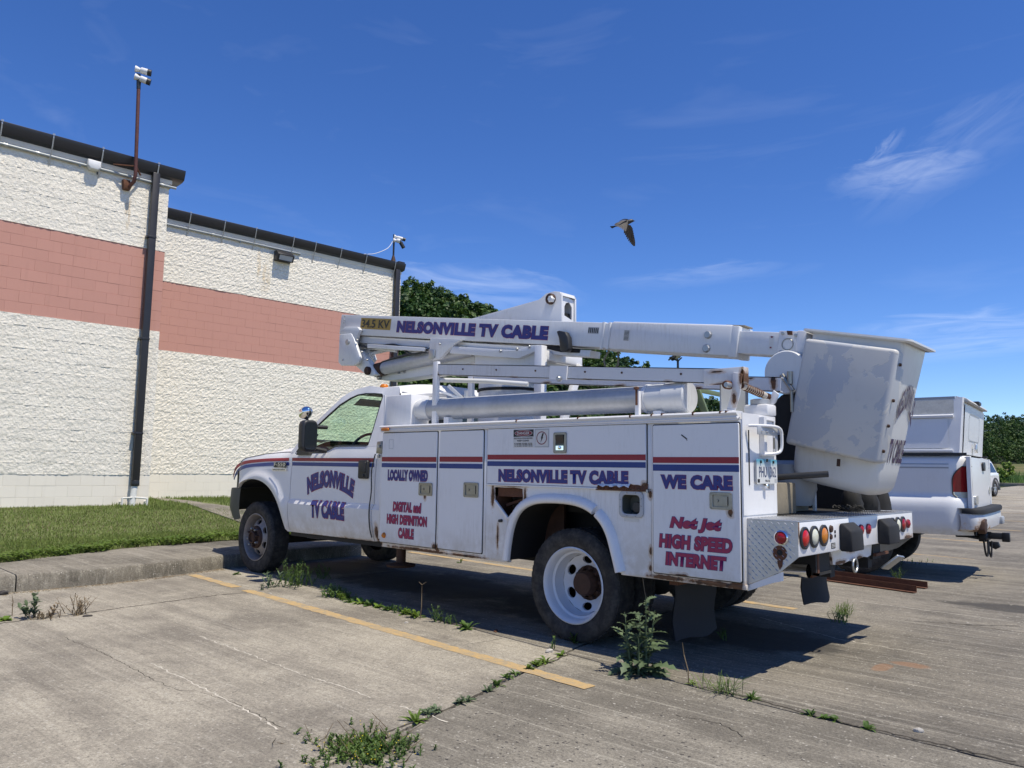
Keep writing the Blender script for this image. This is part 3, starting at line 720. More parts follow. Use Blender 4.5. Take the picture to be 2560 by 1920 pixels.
places = [('tall oak standing highest on the ridge, just right of the building corner', 1015, .99, 1.12), ('full crowned tree on the ridge beside the tall oak', 1052, .99, 1.05), ('broad tree on the ridge behind the left end of the boom', 1085, .99, 1.2),
          ('round tree on the descending ridge left of the gap of sky', 1122, .99, 1.0), ('small tree on the ridge just before the dip', 1155, .98, .8), ('dark tree right of the ridge dip, above the boom', 1196, .99, 1.05), ('leafy tree beside the tip of the boom cover plate', 1232, .99, .95),
          ('low tree on the ridge behind the boom pivot plate', 1272, .99, .9), ('tree on the ridge showing under the telescoping boom', 1455, .99, 1.0), ('rounded tree on the slope under the telescoping boom', 1500, .98, 1.0), ('last tall tree where the ridge runs down under the boom', 1552, .98, .95),
          ('low tree at the foot of the ridge above the ladder rack', 1596, .97, .8), ('lighter green tree in front of the ridge by the building corner', 1035, .82, 1.1), ('pale tree on the slope above the lettered boom', 1105, .80, 1.15), ('bushy tree on the slope left of the boom cover plate', 1170, .80, 1.0)]
for i, (lab, px, t, sc) in enumerate(places):
    P = hill_pt(px, t); P.z -= .8; t_ = thing('hill_tree', lab, 'tree', P, i*1.3, 'trees along the ridge'); t_.scale = (sc,)*3
    me, tm = protos[i % 6]
    link('trunk', tm, None, t_); link('crown', me, None, t_)
# the rest of the wood reads as one mass
V, F, MI = [], [], []
rw = random.Random(77)
def mass(x0, x1, n, t0=.03, t1=1.0, per=24, nb=11, leaf=.72, sc=1.0):
    for _ in range(n):
        px = rw.uniform(x0, x1); t = t0+(t1-t0)*rw.random(); P = hill_pt(px, t); R = rw.uniform(3.6, 5.6)*sc; H = rw.uniform(9, 13)*sc
        v, f = crown_pts(rw, R, H, nb, per, leaf*sc, .15); k = len(V); V.extend([p+P for p in v]); F.extend([tuple(i+k for i in q) for q in f]); MI.extend([rw.choice((0, 0, 1, 1, 2, 2))]*len(f))
mass(940, 1320, 200, .05, 1.0, 26, 13, .6)
mass(1320, 1900, 170, .02, 1.0, 26, 12, .62)
[mass(2380, 2640, 75, .0, 1.0, 30, 10, .45, q) for q in (.6, .75, .85, .95, 1.1)]
mass(1900, 2380, 60, .1, 1.0, 20, 9, 1.1, 1.2)
mass(2640, 3300, 60, .1, 1.0, 16, 8, 1.5, 1.3)
mass(300, 940, 60, .3, 1.0, 16, 8, 1.2, 1.1)
me = bpy.data.meshes.new('woodland'); me.from_pydata(V, [], F)
for k in ('tree_a', 'tree_b', 'tree_c'): me.materials.append(M[k])
me.polygons.foreach_set('material_index', MI); o = link('woodland', me); tag(o, 'dense summer woodland covering the hillside', 'woodland', kind='stuff')
# bright shrub in the field
P = onplane(2508, 1205, 1, 60); r = random.Random(9); V, F = crown_pts(r, .8, 1.75, 26, 60, .09, .0)
sh = thing('field_shrub', 'bright yellow-green bush in the field behind the white crossover', 'shrub', (P.x, 60, .58))
me = bpy.data.meshes.new('crown'); me.from_pydata(V, [], F); link('crown', me, M['shrub'], sh)
mb = MB(); [mb.tube([(0, 0, -.1), (.2*math.cos(a), .2*math.sin(a), .8), (.7*math.cos(a), .7*math.sin(a), 1.7)], [.05, .035, .01], 5) for a in (0, 1.2, 2.5, 3.9, 5.1)]; mb.build('trunk', M['bark'], sh)

# ---------------------------------------------------------------- commercial building
U1, U2, SC, SE = -7.22, -9.784, 1.45, 9.03
bld = thing('store_building', 'long cream and rose concrete block building with dark roof edge', 'building', (0, 0, 0), TH)
def wallpx(px, py, u):
    d = _dirpx(px, py); n = np.array([SDIR.x, SDIR.y, 0]); t = (u-CAM@n)/(d@n); P = CAM+t*d
    return float(P@np.array([WDIR.x, WDIR.y, 0])), float(P[2])
CH = .2032; Z0 = 3.855-17*CH; ZP0, ZP1 = 3.855, 3.855+8*CH; ZT = ZP1+8*CH
mb = MB(); mb.box(-26, U1-.007, -16, SC-.01, -.2, 7.0); mb.build('wall', M['mortar_cream'], bld)
mb = MB(); mb.box(-26, U2-.007, SC-.02, SE-.01, -.2, 7.0); mb.build('wall', M['mortar_cream'], bld)
mb = MB(); mb.box(U1-.2, U1-.0045, -16, SC-.008, ZP0, ZP1); mb.build('rose_wall_band', M['mortar_pink'], bld)
mb = MB(); mb.box(U2-.2, U2-.0045, SC, SE-.008, ZP0, ZP1); mb.build('rose_wall_band', M['mortar_pink'], bld)
LB, HB = .4056, .2006
def block_mesh(kind, seed, L=LB):
    r = random.Random(seed); m_ = MB()
    if kind == 'split':
        nx, nz = 8, 5; rows = []
        for k in range(nz+1):
            row = []
            for i in range(nx+1):
                e = min(i, nx-i, k, nz-k); d = .003+.012*r.random()
                row.append((d, L*(i+(0 if e == 0 else r.uniform(-.25, .25)))/nx, HB*(k+(0 if e == 0 else r.uniform(-.25, .25)))/nz))
            rows.append(row)
        m_.grid(rows)
        fr = rows[0][:-1]+[q[-1] for q in rows[:-1]]+rows[-1][:0:-1]+[q[0] for q in rows[:0:-1]]; back = [(-.05, b_, c_) for a_, b_, c_ in fr]
        m_.grid([fr, back], close=True)
        me = bpy.data.meshes.new('block'); me.from_pydata(m_.v, [], m_.f)
        me.materials.append(M['block_cream']); me.shade_smooth(); me.set_sharp_from_angle(angle=R_(60)); return me
    b = .0025; fr = [(0, b, b), (0, L-b, b), (0, L-b, HB-b), (0, b, HB-b)]; f2 = [(-b, 0, 0), (-b, L, 0), (-b, L, HB), (-b, 0, HB)]; bk = [(-.05, 0, 0), (-.05, L, 0), (-.05, L, HB), (-.05, 0, HB)]
    m_.grid([fr, f2, bk], close=True); m_.poly(fr); me = bpy.data.meshes.new('block'); me.from_pydata(m_.v, [], m_.f)
    me.materials.append(M['block_pink'] if kind == 'pink' else M['block_base']); return me
BL = {k: [block_mesh(k, 10*i+5) for i in range(n)] for k, n in (('split', 7), ('pink', 1), ('base', 1))}
spots_ = []
rb = random.Random(12)
for u, s0, s1 in ((U1, -9.0, SC), (U2, SC+.05, SE)):
    nc = int(round((ZT-Z0)/CH))
    for c in range(nc):
        z = Z0+c*CH; kind = 'base' if c < 3 else 'split' if c < 17 else 'pink' if c < 25 else 'split'
        s = s1-LB-(.2032 if c % 2 else 0)
        while s > s0-LB:
            spots_.append((u, s, z, kind)); s -= .4064
        if c % 2: spots_.append((u, s1-.2005, z, kind+'_half'))
def seen(u, s, z): return s > -1.75
spots_.sort(key=lambda q: (not seen(*q[:3]), (q[0]+0*8.5-8.57)**2+(q[1]+4)**2))
HALF = {k: block_mesh(k, 99, .2) for k in ('split', 'pink', 'base')}
V, F, MI = [], [], []; count = 0
for u, s, z, kind in spots_:
    half = kind.endswith('_half'); k0 = kind.replace('_half', ''); me = HALF[k0] if half else rb.choice(BL[k0])
    fl = rb.random() < .5 and not half
    loc = Vector((u+rb.uniform(-.002, .002), s, z))
    if count < 300 and seen(u, s, z):
        o = link('block', me, None, bld); o.location = loc; count += 1
    else:
        b0 = len(V); V.extend([tuple(loc+v.co) for v in me.vertices]); F.extend([tuple(b0+i for i in p.vertices) for p in me.polygons]); MI.extend([{'split': 0, 'pink': 1, 'base': 2}[k0]]*len(me.polygons))
me = bpy.data.meshes.new('blocks'); me.from_pydata(V, [], F)
for k in ('block_cream', 'block_pink', 'block_base'): me.materials.append(M[k])
me.polygons.foreach_set('material_index', MI); o = link('blocks', me, None, bld); o['kind'] = 'stuff'
# roof edge: gutter / fascia, soffit strip
def eave(u, s0, s1, cap=True):
    m_ = MB(); prof = [(u-.3, 7.16), (u+.10, 7.205), (u+.175, 7.205), (u+.175, 7.17), (u+.165, 7.13), (u+.12, 7.01), (u+.02, 6.985), (u-.02, 6.985), (u-.3, 6.985)]
    n = len(prof); m_.add([(a, s0, b) for a, b in prof]+[(a, s1, b) for a, b in prof], [tuple(range(n)), tuple(range(2*n-1, n-1, -1))]+[(i, (i+1) % n, n+(i+1) % n, n+i) for i in range(n)])
    return m_.build('roof_edge', M['dark_bronze'], bld, bevel=.006)
eave(U1, -16, SC+.25); eave(U2, SC+.0, SE+.06)
mb = MB(); mb.box(-26, U1-.28, -16, SC+.2, 6.99, 7.12); mb.build('roof', M['dark_bronze'], bld)
mb = MB(); mb.box(-26, U2-.28, SC+.2, SE+.05, 6.99, 7.13); mb.build('roof', M['dark_bronze'], bld)
mb = MB(); mb.box(U2-.5, U2+.10, SE-.14, SE+.075, 7.14, 7.27); mb.build('corner_cap', M['dark_bronze'], bld, bevel=.01)
mb = MB(); mb.box(U1-.02, U1+.018, -16, SC+.05, 6.90, 6.983); mb.build('soffit_trim', M['mortar_cream'], bld, bevel=.004)
mb = MB(); mb.box(U2-.02, U2+.018, SC+.02, SE+.02, 6.90, 6.983); mb.build('soffit_trim', M['mortar_cream'], bld, bevel=.004)
for u, pxs in ((U1, (6, 135, 259, 398)), (U2, (477, 563, 641, 735, 790, 854, 917, 989))):
    for px in pxs:
        py = 300+.25*px if u == U1 else 525+.233*(px-417)
        s, _ = wallpx(px, py, u+.17); m_ = MB()
        m_.grid([[(u+.178, s-.011, 7.212), (u+.181, s-.011, 7.15), (u+.135, s-.011, 6.99), (u+.012, s-.02, 6.66)], [(u+.178, s+.011, 7.212), (u+.181, s+.011, 7.15), (u+.135, s+.011, 6.99), (u+.012, s+.002, 6.66)]])
        m_.box(u+.172, u+.188, s-.02, s+.02, 7.19, 7.225); m_.build('gutter_strap', M['galv'], bld)
# downspouts
def spout(s0, s1, u, z0, z1, brackets):
    m_ = MB(); m_.box(u+.035, u+.145, s0, s1, z0, z1)
    o = m_.build('downspout', M['dark_bronze'], bld, bevel=.012)
    for z in brackets:
        b_ = MB(); b_.box(u, u+.150, s0-.035, s0-.001, z-.02, z+.02); b_.box(u+.146, u+.152, s0-.005, s1+.005, z-.02, z+.02); b_.build('bracket', M['dark_bronze'], o, bevel=.003)
    return o
sp = spout(1.085, 1.222, U1, .90, 7.02, [wallpx(x, y, U1)[1] for x, y in ((362, 593), (345, 847), (332, 1083))])
spout(SE-.255, SE-.105, U2, .5, 7.0, [1.2, 2.9, 4.6, 5.0])
mb = MB(); mb.lathe([(.075, .80), (.082, .81), (.082, .86), (.078, .90), (.06, .91)], (U1+.09, 1.153, 0), 'z', 20); mb.build('pipe_collar', M['black_plastic'], sp, smooth=40)
mb = MB(); mb.tube([(U1+.09, 1.153, .84), (U1+.10, 1.135, .62), (U1+.13, 1.10, .30)], .058, 18); mb.tube([(U1+.128, 1.105, .36), (U1+.13, 1.10, .33)], .066, 18); mb.build('pvc_pipe', M['pvc'], sp, smooth=40)
mb = MB()
for a, b in (((U1+.14, .93, .28), (U1+.14, .93, .58)), ((U1+.14, 1.38, .28), (U1+.14, 1.38, .56))): mb.tube([a, b], .018, 8)
mb.tube([(U1+.14, .93, .575), (U1+.15, 1.15, .585), (U1+.14, 1.38, .56)], .016, 8); mb.tube([(U1+.14, .93, .5), (U1, .93, .5)], .014, 8); mb.tube([(U1+.14, 1.38, .5), (U1, 1.38, .5)], .014, 8)
mb.build('pipe_guard', M['pvc'], sp, smooth=40)

# conduits under the eaves
def conduit(u, s0, s1, z, coup, lab):
    t = thing('conduit', lab, 'conduit', B(u, s0, 0), TH); L = s1-s0; z_ = z
    m_ = MB(); m_.tube([(.05, 0, z_), (.05, L, z_)], .027, 12); m_.build('pipe', M['conduit'], t, smooth=40)
    for c in coup: m_ = MB(); m_.tube([(.05, c-.03, z_), (.05, c+.03, z_)], .033, 12); m_.build('coupling', M['galv'], t, smooth=40)
    for c in range(1, int(L/1.4)+1): m_ = MB(); m_.box(.0, .055, c*1.3-.012, c*1.3+.012, z_-.05, z_+.036); m_.build('clip', M['galv'], t)
    return t
conduit(U1, -8, SC+.12, 6.83, (6.6, 7.1, 9.3), 'grey pipe conduit under the eave of the nearer wall')
conduit(U2, SC+.05, 5.75, 6.83, (1.9, 3.2), 'grey pipe conduit under the eave of the set-back wall')
# junction box
s, z = wallpx(236, 412, U1+.12)
t = thing('junction_box', 'small white six-sided electrical box under the left eave', 'junction box', B(U1, s, z), TH)
mb = MB(); mb.prism([(-.115, .09), (.115, .09), (.12, -.03), (.07, -.10), (-.07, -.10), (-.12, -.03)], 'x', 0, .13); mb.build('box', M['decal_white'], t, bevel=.01)
mb = MB(); mb.prism([(-.105, .075), (.105, .075), (.108, -.03), (.06, -.085), (-.06, -.085), (-.108, -.03)], 'x', .131, .15); mb.build('cover', M['wire_white'], t, bevel=.006)
mb = MB(); mb.tube([(.06, .075, -.10), (.05, .08, -.15)], .012, 8); mb.build('cable_gland', M['black_plastic'], t)
# wall pack light
s, z = wallpx(712, 644, U2+.1)
t = thing('wall_light', 'dark wall pack floodlight on the set-back cream wall', 'wall light', B(U2, s-.03, z), TH)
mb = MB(); mb.prism([(0, .14), (.12, .155), (.26, .04), (.19, -.13), (.10, -.10), (0, -.12)], 'y', -.23, .23); mb.build('housing', M['dark_bronze'], t, bevel=.015)
mb = MB(); a = Vector((.258, 0, .03)); b = Vector((.195, 0, -.118)); nrm = Vector((.15, 0, -.06)).normalized()*.006
mb.add([Vector((a.x, y, a.z))+nrm for y in (-.19, .19)]+[Vector((b.x, y, b.z))+nrm for y in (.19, -.19)], [(0, 1, 2, 3)]); mb.build('lens', M['lamp_glass'], t)
mb = MB(); c = [Vector((a.x, y, a.z)) for y in (-.215, .215)]+[Vector((b.x, y, b.z)) for y in (.215, -.215)]; ci = [Vector((a.x-.006, y, a.z-.014)) for y in (-.185, .185)]+[Vector((b.x+.006, y, b.z+.014)) for y in (.185, -.185)]
mb.grid([[p+nrm*.5 for p in c], [p+nrm*2.2 for p in c], [p+nrm*2.2 for p in ci], [p+nrm*.5 for p in ci]], close=True); mb.build('lens_frame', M['dark_bronze'], t)

# camera masts
def bullet(parent, c, d, L=.2, r=.045, body=None, black=.35):
    c = Vector(c); d = Vector(d).normalized(); m_ = MB(); m_.tube([c, c+d*.02, c+d*L*(1-black)], [r*.75, r, r], 16); q = m_.build('camera_body', M['wire_white'], parent, smooth=40)
    m_ = MB(); m_.tube([c+d*L*(1-black), c+d*L, c+d*(L-.004)], [r*1.02, r*1.02, r*.7], 16); m_.build('camera_lens_hood', M['black_plastic'], parent, smooth=40)
    m_ = MB(); m_.tube([c-d*.09, c-d*.05, c+d*.01], [r*1.05, r*.9, r*.5], 14); m_.build('camera_base', M['wire_white'], parent, smooth=40)
sb, zb_ = wallpx(320, 462, U1+.12); st_, zt_ = wallpx(347, 178, U1+.28)
t = thing('camera_mast', 'tall rusty brown pole with two white cameras on the left building', 'camera mast', B(U1, sb, zb_), TH)
mb = MB(); mb.prism([(-.09, .10), (.03, .10), (.09, .02), (.05, -.09), (-.07, -.09)], 'x', .0, .12); mb.build('wall_bracket', M['rust'], t, bevel=.01)
ds = st_-sb; dz = zt_-zb_
mb = MB(); mb.tube([(.12, .03, -.02), (.22, .075, .06), (.26, .08, .2), (.275, ds*.93+.02, dz-.35)], .034, 14); mb.build('pole', M['pole_brown'], t, smooth=40)
mb = MB(); mb.tube([(.275, ds*.93+.02, dz-.36), (.28, ds, dz-.06)], .038, 12); mb.tube([(.29, ds+.05, dz-.1), (.29, ds+.03, dz-.42)], .012, 8); mb.build('cable_sleeve', M['black_plastic'], t, smooth=40)
for y, z in ((-.28, .34), (.22, .26)): mb = MB(); mb.bar((.26, .08, .36), (.10, y, z), .03, .02); mb.build('brace', M['rust'], t)
for k, z in enumerate((dz+.02, dz-.15)): bullet(t, (.30, ds+.02, z), (.35, .9, -.10 if k == 0 else -.22), .2, .062)
s2, z2 = wallpx(986, 655, U2+.0); s3, z3 = wallpx(987, 590, U2+.0)
t = thing('camera_mast', 'short dark post with two white cameras on the far roof corner', 'camera mast', B(U2-.06, s2, 7.2), TH)
H = z3-7.2
mb = MB(); mb.tube([(0, 0, 0), (0, 0, H+.06)], .028, 10); mb.build('pole', M['dark_bronze'], t, smooth=40)
mb = MB(); mb.tube([(0, 0, .0), (0, 0, .10), (0, 0, .24)], [.10, .07, .03], 10); mb.build('base_cone', M['rust_dark'], t, smooth=40)
bullet(t, (.06, .06, H-.02), (.4, .85, -.2), .26, .05); bullet(t, (.07, .04, H-.13), (.5, .75, -.05), .13, .062, black=.15)
mb = MB(); mb.tube([(.09, .17, H-.15), (.14, .26, H-.32)], .055, 12); mb.build('camera_lens_hood', M['black_plastic'], t, smooth=40)
mb = MB(); mb.tube(smoothpts([(.02, -.05, H-.15), (.05, -.25, H-.42), (.07, -.7, .14), (.08, -1.15, .03)], 8), .009, 6); mb.build('cable', M['wire_white'], t)

# ---------------------------------------------------------------- bucket truck: utility body
def panel(outer, holes, a0, a1, axis='y'):
    """flat plate with holes: outlines in the plane across `axis`, from a0 to a1"""
    bm = bmesh.new(); loops = []
    for lp in [outer]+list(holes):
        vs = [bm.verts.new((p[0], p[1], 0)) for p in lp]; es = [bm.edges.new((vs[i], vs[(i+1) % len(vs)])) for i in range(len(vs))]; loops.append(vs)
    bmesh.ops.triangle_fill(bm, use_beauty=True, edges=bm.edges[:])
    bm.verts.index_update(); co = [v.co.copy() for v in bm.verts]; fs = [tuple(v.index for v in f.verts) for f in bm.faces]; lp_i = [[v.index for v in l] for l in loops]; bm.free()
    def P(p, a): return (a, p.x, p.y) if axis == 'x' else (p.x, a, p.y) if axis == 'y' else (p.x, p.y, a)
    m_ = MB(); n = len(co); m_.add([P(p, a0) for p in co]+[P(p, a1) for p in co], fs+[tuple(n+i for i in reversed(f)) for f in fs]+[(l[i], l[(i+1) % len(l)], n+l[(i+1) % len(l)], n+l[i]) for l in lp_i for i in range(len(l))])
    return m_
bt = thing('bucket_truck', 'white lettered utility truck with folded boom and bucket, rust along the body', 'truck', (0, 0, 0))
W = M['white_body']; D = M['white_door']
ARCH = smoothpts([(4.205, .535), (4.222, .66), (4.25, .78), (4.30, .885), (4.385, .955), (4.52, .995), (4.72, 1.005), (4.88, .993), (5.0, .955), (5.095, .885), (5.155, .795), (5.195, .68), (5.235, .545)], 4)
# cores
mb = MB(); mb.box(2.615, 3.955, 0, .49, .545, 1.565); mb.build('front_compartment', W, bt, bevel=.004)
mb = MB(); mb.box(5.495, 6.148, 0, .49, .56, 1.565); mb.build('rear_compartment', W, bt, bevel=.004)
mb = MB(); mb.box(3.956, 5.494, .002, .49, 1.115, 1.565); mb.build('upper_compartment', W, bt, bevel=.003)
HOLE = [(4.045, 1.088), (4.075, 1.092), (4.16, 1.090), (4.25, 1.094), (4.345, 1.086), (4.352, 1.02), (4.345, .985), (4.30, .93), (4.215, .845), (4.195, .845), (4.12, .92), (4.055, .985), (4.05, 1.03)]
FUEL = rrect(5.263, 5.417, .94, 1.078, .03)
outer = [(3.957, .53)]+ARCH+[(5.30, .538), (5.493, .545), (5.493, 1.112), (3.957, 1.112)]
mb = panel(outer, [HOLE, FUEL], .001, .012); mb.build('wheel_panel', W, bt, smooth=30)
# folded edge of the torn-out hole, rusty shelf inside
mb = MB(); mb.bar((4.055, .0, .985), (4.205, .0, .845), .02, .022); mb.bar((4.345, .0, .985), (4.205, .0, .845), .02, .022); mb.build('hole_brace', W, bt, bevel=.004)
mb = MB(); mb.box(4.0, 4.40, .03, .05, 1.02, 1.10); mb.box(3.98, 4.06, .03, .2, .6, 1.1); mb.bar((4.1, .1, .95), (4.3, .16, 1.02), .05, .02); mb.build('rusted_inner_frame', M['rust'], bt)
mb = MB(); mb.box(3.96, 4.42, .42, .45, .56, 1.11); mb.build('inner_back_panel', M['rust_dark'], bt)
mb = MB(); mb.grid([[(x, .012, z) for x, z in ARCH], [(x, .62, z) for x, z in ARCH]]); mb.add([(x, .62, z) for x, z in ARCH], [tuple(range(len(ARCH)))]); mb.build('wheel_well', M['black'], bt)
mb = MB(); mb.box(4.9, 5.15, .5, .52, .75, .98); mb.build('inner_splash_panel', M['grey_panel'], bt)
# sills
mb = MB(); mb.box(2.63, 4.19, .006, .06, .515, .546); mb.build('sill', W, bt, bevel=.004)
mb = MB(); mb.box(5.25, 6.155, .006, .06, .53, .561); mb.build('sill', W, bt, bevel=.004)
# wheel arch trim: rounded moulding in two pieces, the rear one cracked
def arch_strip(pts, name):
    rows = []
    for i, (x, z) in enumerate(pts):
        a = Vector(pts[max(0, i-1)]); b = Vector(pts[min(len(pts)-1, i+1)]); d = (b-a).normalized(); n = Vector((-d.y, d.x))
        rows.append([(x+n.x*o, y, z+n.y*o) for o, y in ((-.012, .01), (-.016, -.022), (-.004, -.036), (.018, -.038), (.04, -.026), (.055, -.004), (.058, .004))])
    m_ = MB(); m_.grid(rows); m_.poly(rows[0]); m_.poly(rows[-1]); return m_.build(name, M['white'], bt, smooth=50)
cut = int(len(ARCH)*.70); arch_strip(ARCH[:cut], 'wheel_arch_trim'); arch_strip(ARCH[cut:], 'wheel_arch_trim')
# top rail
mb = MB(); prof = [(.05, 1.566), (-.022, 1.566), (-.026, 1.575), (-.018, 1.582), (-.016, 1.588), (-.030, 1.594), (-.036, 1.604), (-.03, 1.612), (-.012, 1.616), (.05, 1.616)]
mb.prism(prof, 'x', 2.59, 6.13); rail = mb.build('top_rail', M['white'], bt, smooth=30)
mb = MB(); mb.tube([(2.60, -.016, 1.561), (6.12, -.016, 1.561), (6.14, -.008, 1.575)], .006, 8); mb.build('drip_bead', M['white'], rail, smooth=40)
mb = MB()
for k, x in enumerate((5.35, 5.52, 5.60, 5.83, 6.02, 6.06, 4.3, 4.9)): mb.box(x-.004, x+.006, -.0375, .0, 1.597+.004*(k % 3), 1.6185)
mb.build('rail_rivet_rust', M['rust'], rail)
mb = MB(); mb.box(2.6, 6.15, .05, .49, 1.567, 1.606); mb.build('compartment_top', M['white'], bt, bevel=.004)

def door(outl, name='compartment_door', lab=None):
    m_ = MB(); m_.prism(outl, 'y', -.013, -.0005); o = m_.build(name, D, bt, bevel=.0035, segs=1)
    if lab: o['label'] = lab
    cx_, cz_ = sum(q[0] for q in outl)/len(outl), sum(q[1] for q in outl)/len(outl)
    xs_, zs_ = [q[0] for q in outl], [q[1] for q in outl]; g_ = MB(); g_.prism(rrect(min(xs_)-.0065, max(xs_)+.0065, min(zs_)-.0065, max(zs_)+.0065, .012, 2), 'y', -.0022, -.0006); g_.build('door_gap_shade', M['stripe_dark'], o)  # dark sheet painting the shade in the gap around the door
    return o
def band(x0, x1, z0, z1, parent, mat, name='stripe', y=-.0146):
    m_ = MB(); m_.box(x0, x1, y, y+.001, z0, z1); return m_.build(name, mat, parent)
d1 = door(rrect(2.617, 3.368, .56, 1.546, .012, 2)); d2 = door(rrect(3.405, 3.924, .562, 1.546, .012, 2)); d4 = door(rrect(5.517, 6.134, .575, 1.541, .01, 2))
rt = random.Random(4); torn = [(5.464, 1.128)]
x = 5.45
while x > 5.075: torn.append((x, 1.137+.012*math.sin((5.45-x)*8)+rt.uniform(-.005, .005))); x -= .022
d3 = door([(3.976, 1.553), (3.976, 1.117), (5.055, 1.117)]+torn[::-1]+[(5.464, 1.553)], lab='long upper door with its lower rear edge torn and rusted')
# torn skin bent outward, rust-eaten edge below
rows = []
for i in range(15):
    x = lerp(5.07, 5.34, i/14); b = .02+.012*math.sin(i*1.3); rows.append([(x, -.013, 1.143+.01*math.sin((5.45-x)*8)), (x, -.022, 1.135+.004*math.sin(i)), (x, -.034, 1.134+.006*math.sin(i*2.1)), (x, -.036, 1.128+.007*math.sin(i*1.7))])
mb = MB(); mb.grid(rows); mb.build('torn_skin', M['white'], d3, smooth=50)
mb = MB(); rt = random.Random(8); a, b = [], []
for i in range(24):
    x = lerp(5.06, 5.475, i/23); a.append((x, -.006+rt.uniform(-.006, .004), 1.15)); b.append((x, -.012+rt.uniform(-.014, .004), 1.108+rt.uniform(-.004, .006)))
mb.grid([a, b]); mb.box(5.05, 5.48, -.016, .002, 1.098, 1.107); mb.build('rusted_edge', M['rust'], d3)
mb = MB(); mb.box(3.97, 5.058, -.02, -.001, 1.104, 1.1155); mb.build('lower_lip', M['white'], d3, bevel=.003)
mb = MB(); mb.box(5.468, 5.482, -.02, 0, 1.09, 1.112); mb.build('lip_end', M['galv'], d3)
for dd, x0, x1, r0, r1, b0, b1 in ((d1, 2.6185, 3.3665, 1.286, 1.328, 1.234, 1.272), (d2, 3.4065, 3.9225, 1.288, 1.331, 1.233, 1.273), (d3, 3.9775, 5.4625, 1.308, 1.347, 1.257, 1.295), (d4, 5.5185, 6.1325, 1.291, 1.33, 1.239, 1.281)):
    band(x0, x1, r0, r1, dd, M['red']); band(x0, x1, b0, b1, dd, M['blue'])
# black scuff on the rear door
mb = MB(); mb.bar((5.735, -.0145, 1.474), (5.775, -.0145, 1.446), .001, .008, up=(.6, 0, .8)); mb.bar((5.772, -.0145, 1.446), (5.776, -.0145, 1.436), .001, .004, up=(1, 0, 0)); mb.build('scratch', M['ink'], d4)
# lettering
RL, BLt = M['red_letter'], M['blue_letter']; yl_ = -.0148
letters('LOCALLY OWNED', 2.712, 3.262, 1.112, 1.216, yl_, BLt, RL, d1, .062, .026, spacing=1.06)
letters('DIGITAL and', 2.798, 3.19, .838, .932, yl_, RL, BLt, d1, .062, .026, shear=.1, spacing=1.06)
letters('HIGH DEFINITION', 2.718, 3.267, .727, .818, yl_, RL, BLt, d1, .062, .026, spacing=1.06)
letters('CABLE', 2.883, 3.099, .609, .705, yl_, RL, BLt, d1, .062, .026, spacing=1.06)
letters('NELSONVILLE TV CABLE', 4.10, 5.325, 1.133, 1.236, yl_, BLt, RL, d3, .062, .026, spacing=1.06)
letters('WE CARE', 5.575, 6.09, 1.121, 1.217, yl_, BLt, RL, d4, .062, .026, spacing=1.06)
letters('Net Jet', 5.64, 6.015, .85, .947, yl_, RL, BLt, d4, .062, .026, shear=.22, spacing=1.06)
letters('HIGH SPEED', 5.56, 6.083, .738, .834, yl_, RL, BLt, d4, .062, .026, shear=.1, spacing=1.06)
letters('INTERNET', 5.607, 6.042, .63, .72, yl_, RL, BLt, d4, .062, .026, shear=.1, spacing=1.06)
# faint decal ghost on the first door
mb = panel([(2.716, 1.402), (2.776, 1.402), (2.776, 1.487), (2.716, 1.487)], [[(2.719, 1.405), (2.719, 1.484), (2.773, 1.484), (2.773, 1.405)]], -.0142, -.0135); mb.build('decal_ghost', M['decal_grey'], d1)
# latches
def latch(x0, x1, z0, z1, parent, upright=False):
    m_ = panel(rrect(x0, x1, z0, z1, .012, 3), [rrect(x0+.022, x1-.022, z0+.018, z1-.018, .006, 2)], -.021, -.0135); fr = m_.build('latch', M['steel_latch'], parent, bevel=.002, segs=1)
    m_ = MB(); m_.box(x0+.02, x1-.02, -.0142, -.0136, z0+.016, z1-.016)
    if upright: m_.prism([(-.016, z0+.07), (-.03, z1-.02), (-.015, z1-.02)], 'x', x0+.026, x1-.026)
    else: m_.box(lerp(x0, x1, .52), x1-.03, -.024, -.0145, z0+.026, z1-.026); m_.lathe([(.0, -.02), (.009, -.02), (.01, -.0145)], (lerp(x0, x1, .33), 0, (z0+z1)/2), 'y', 12)
    m_.build('latch_paddle', M['steel_latch'] if not upright else M['glass_dark'], parent)
    if upright:
        m_ = MB(); m_.box(x0+.026, x1-.026, -.022, -.0145, z0+.022, z0+.055); m_.lathe([(.0, -.03), (.012, -.029), (.014, -.0145)], ((x0+x1)/2, 0, z0+.04), 'y', 12); m_.build('latch_lock', M['chrome'], parent)
    for cx in (x0+.01, x1-.01):
        for cz in (z0+.009, z1-.009): m_ = MB(); m_.lathe([(.0, -.0245), (.003, -.024), (.0045, -.021)], (cx, 0, cz), 'y', 8); m_.build('latch_rivet', M['steel_latch'], parent)
latch(3.151, 3.327, .996, 1.106, d1); latch(3.712, 3.884, 1.002, 1.121, d2); latch(5.933, 6.085, 1.006, 1.112, d4); latch(4.662, 4.787, 1.357, 1.511, d3, True)
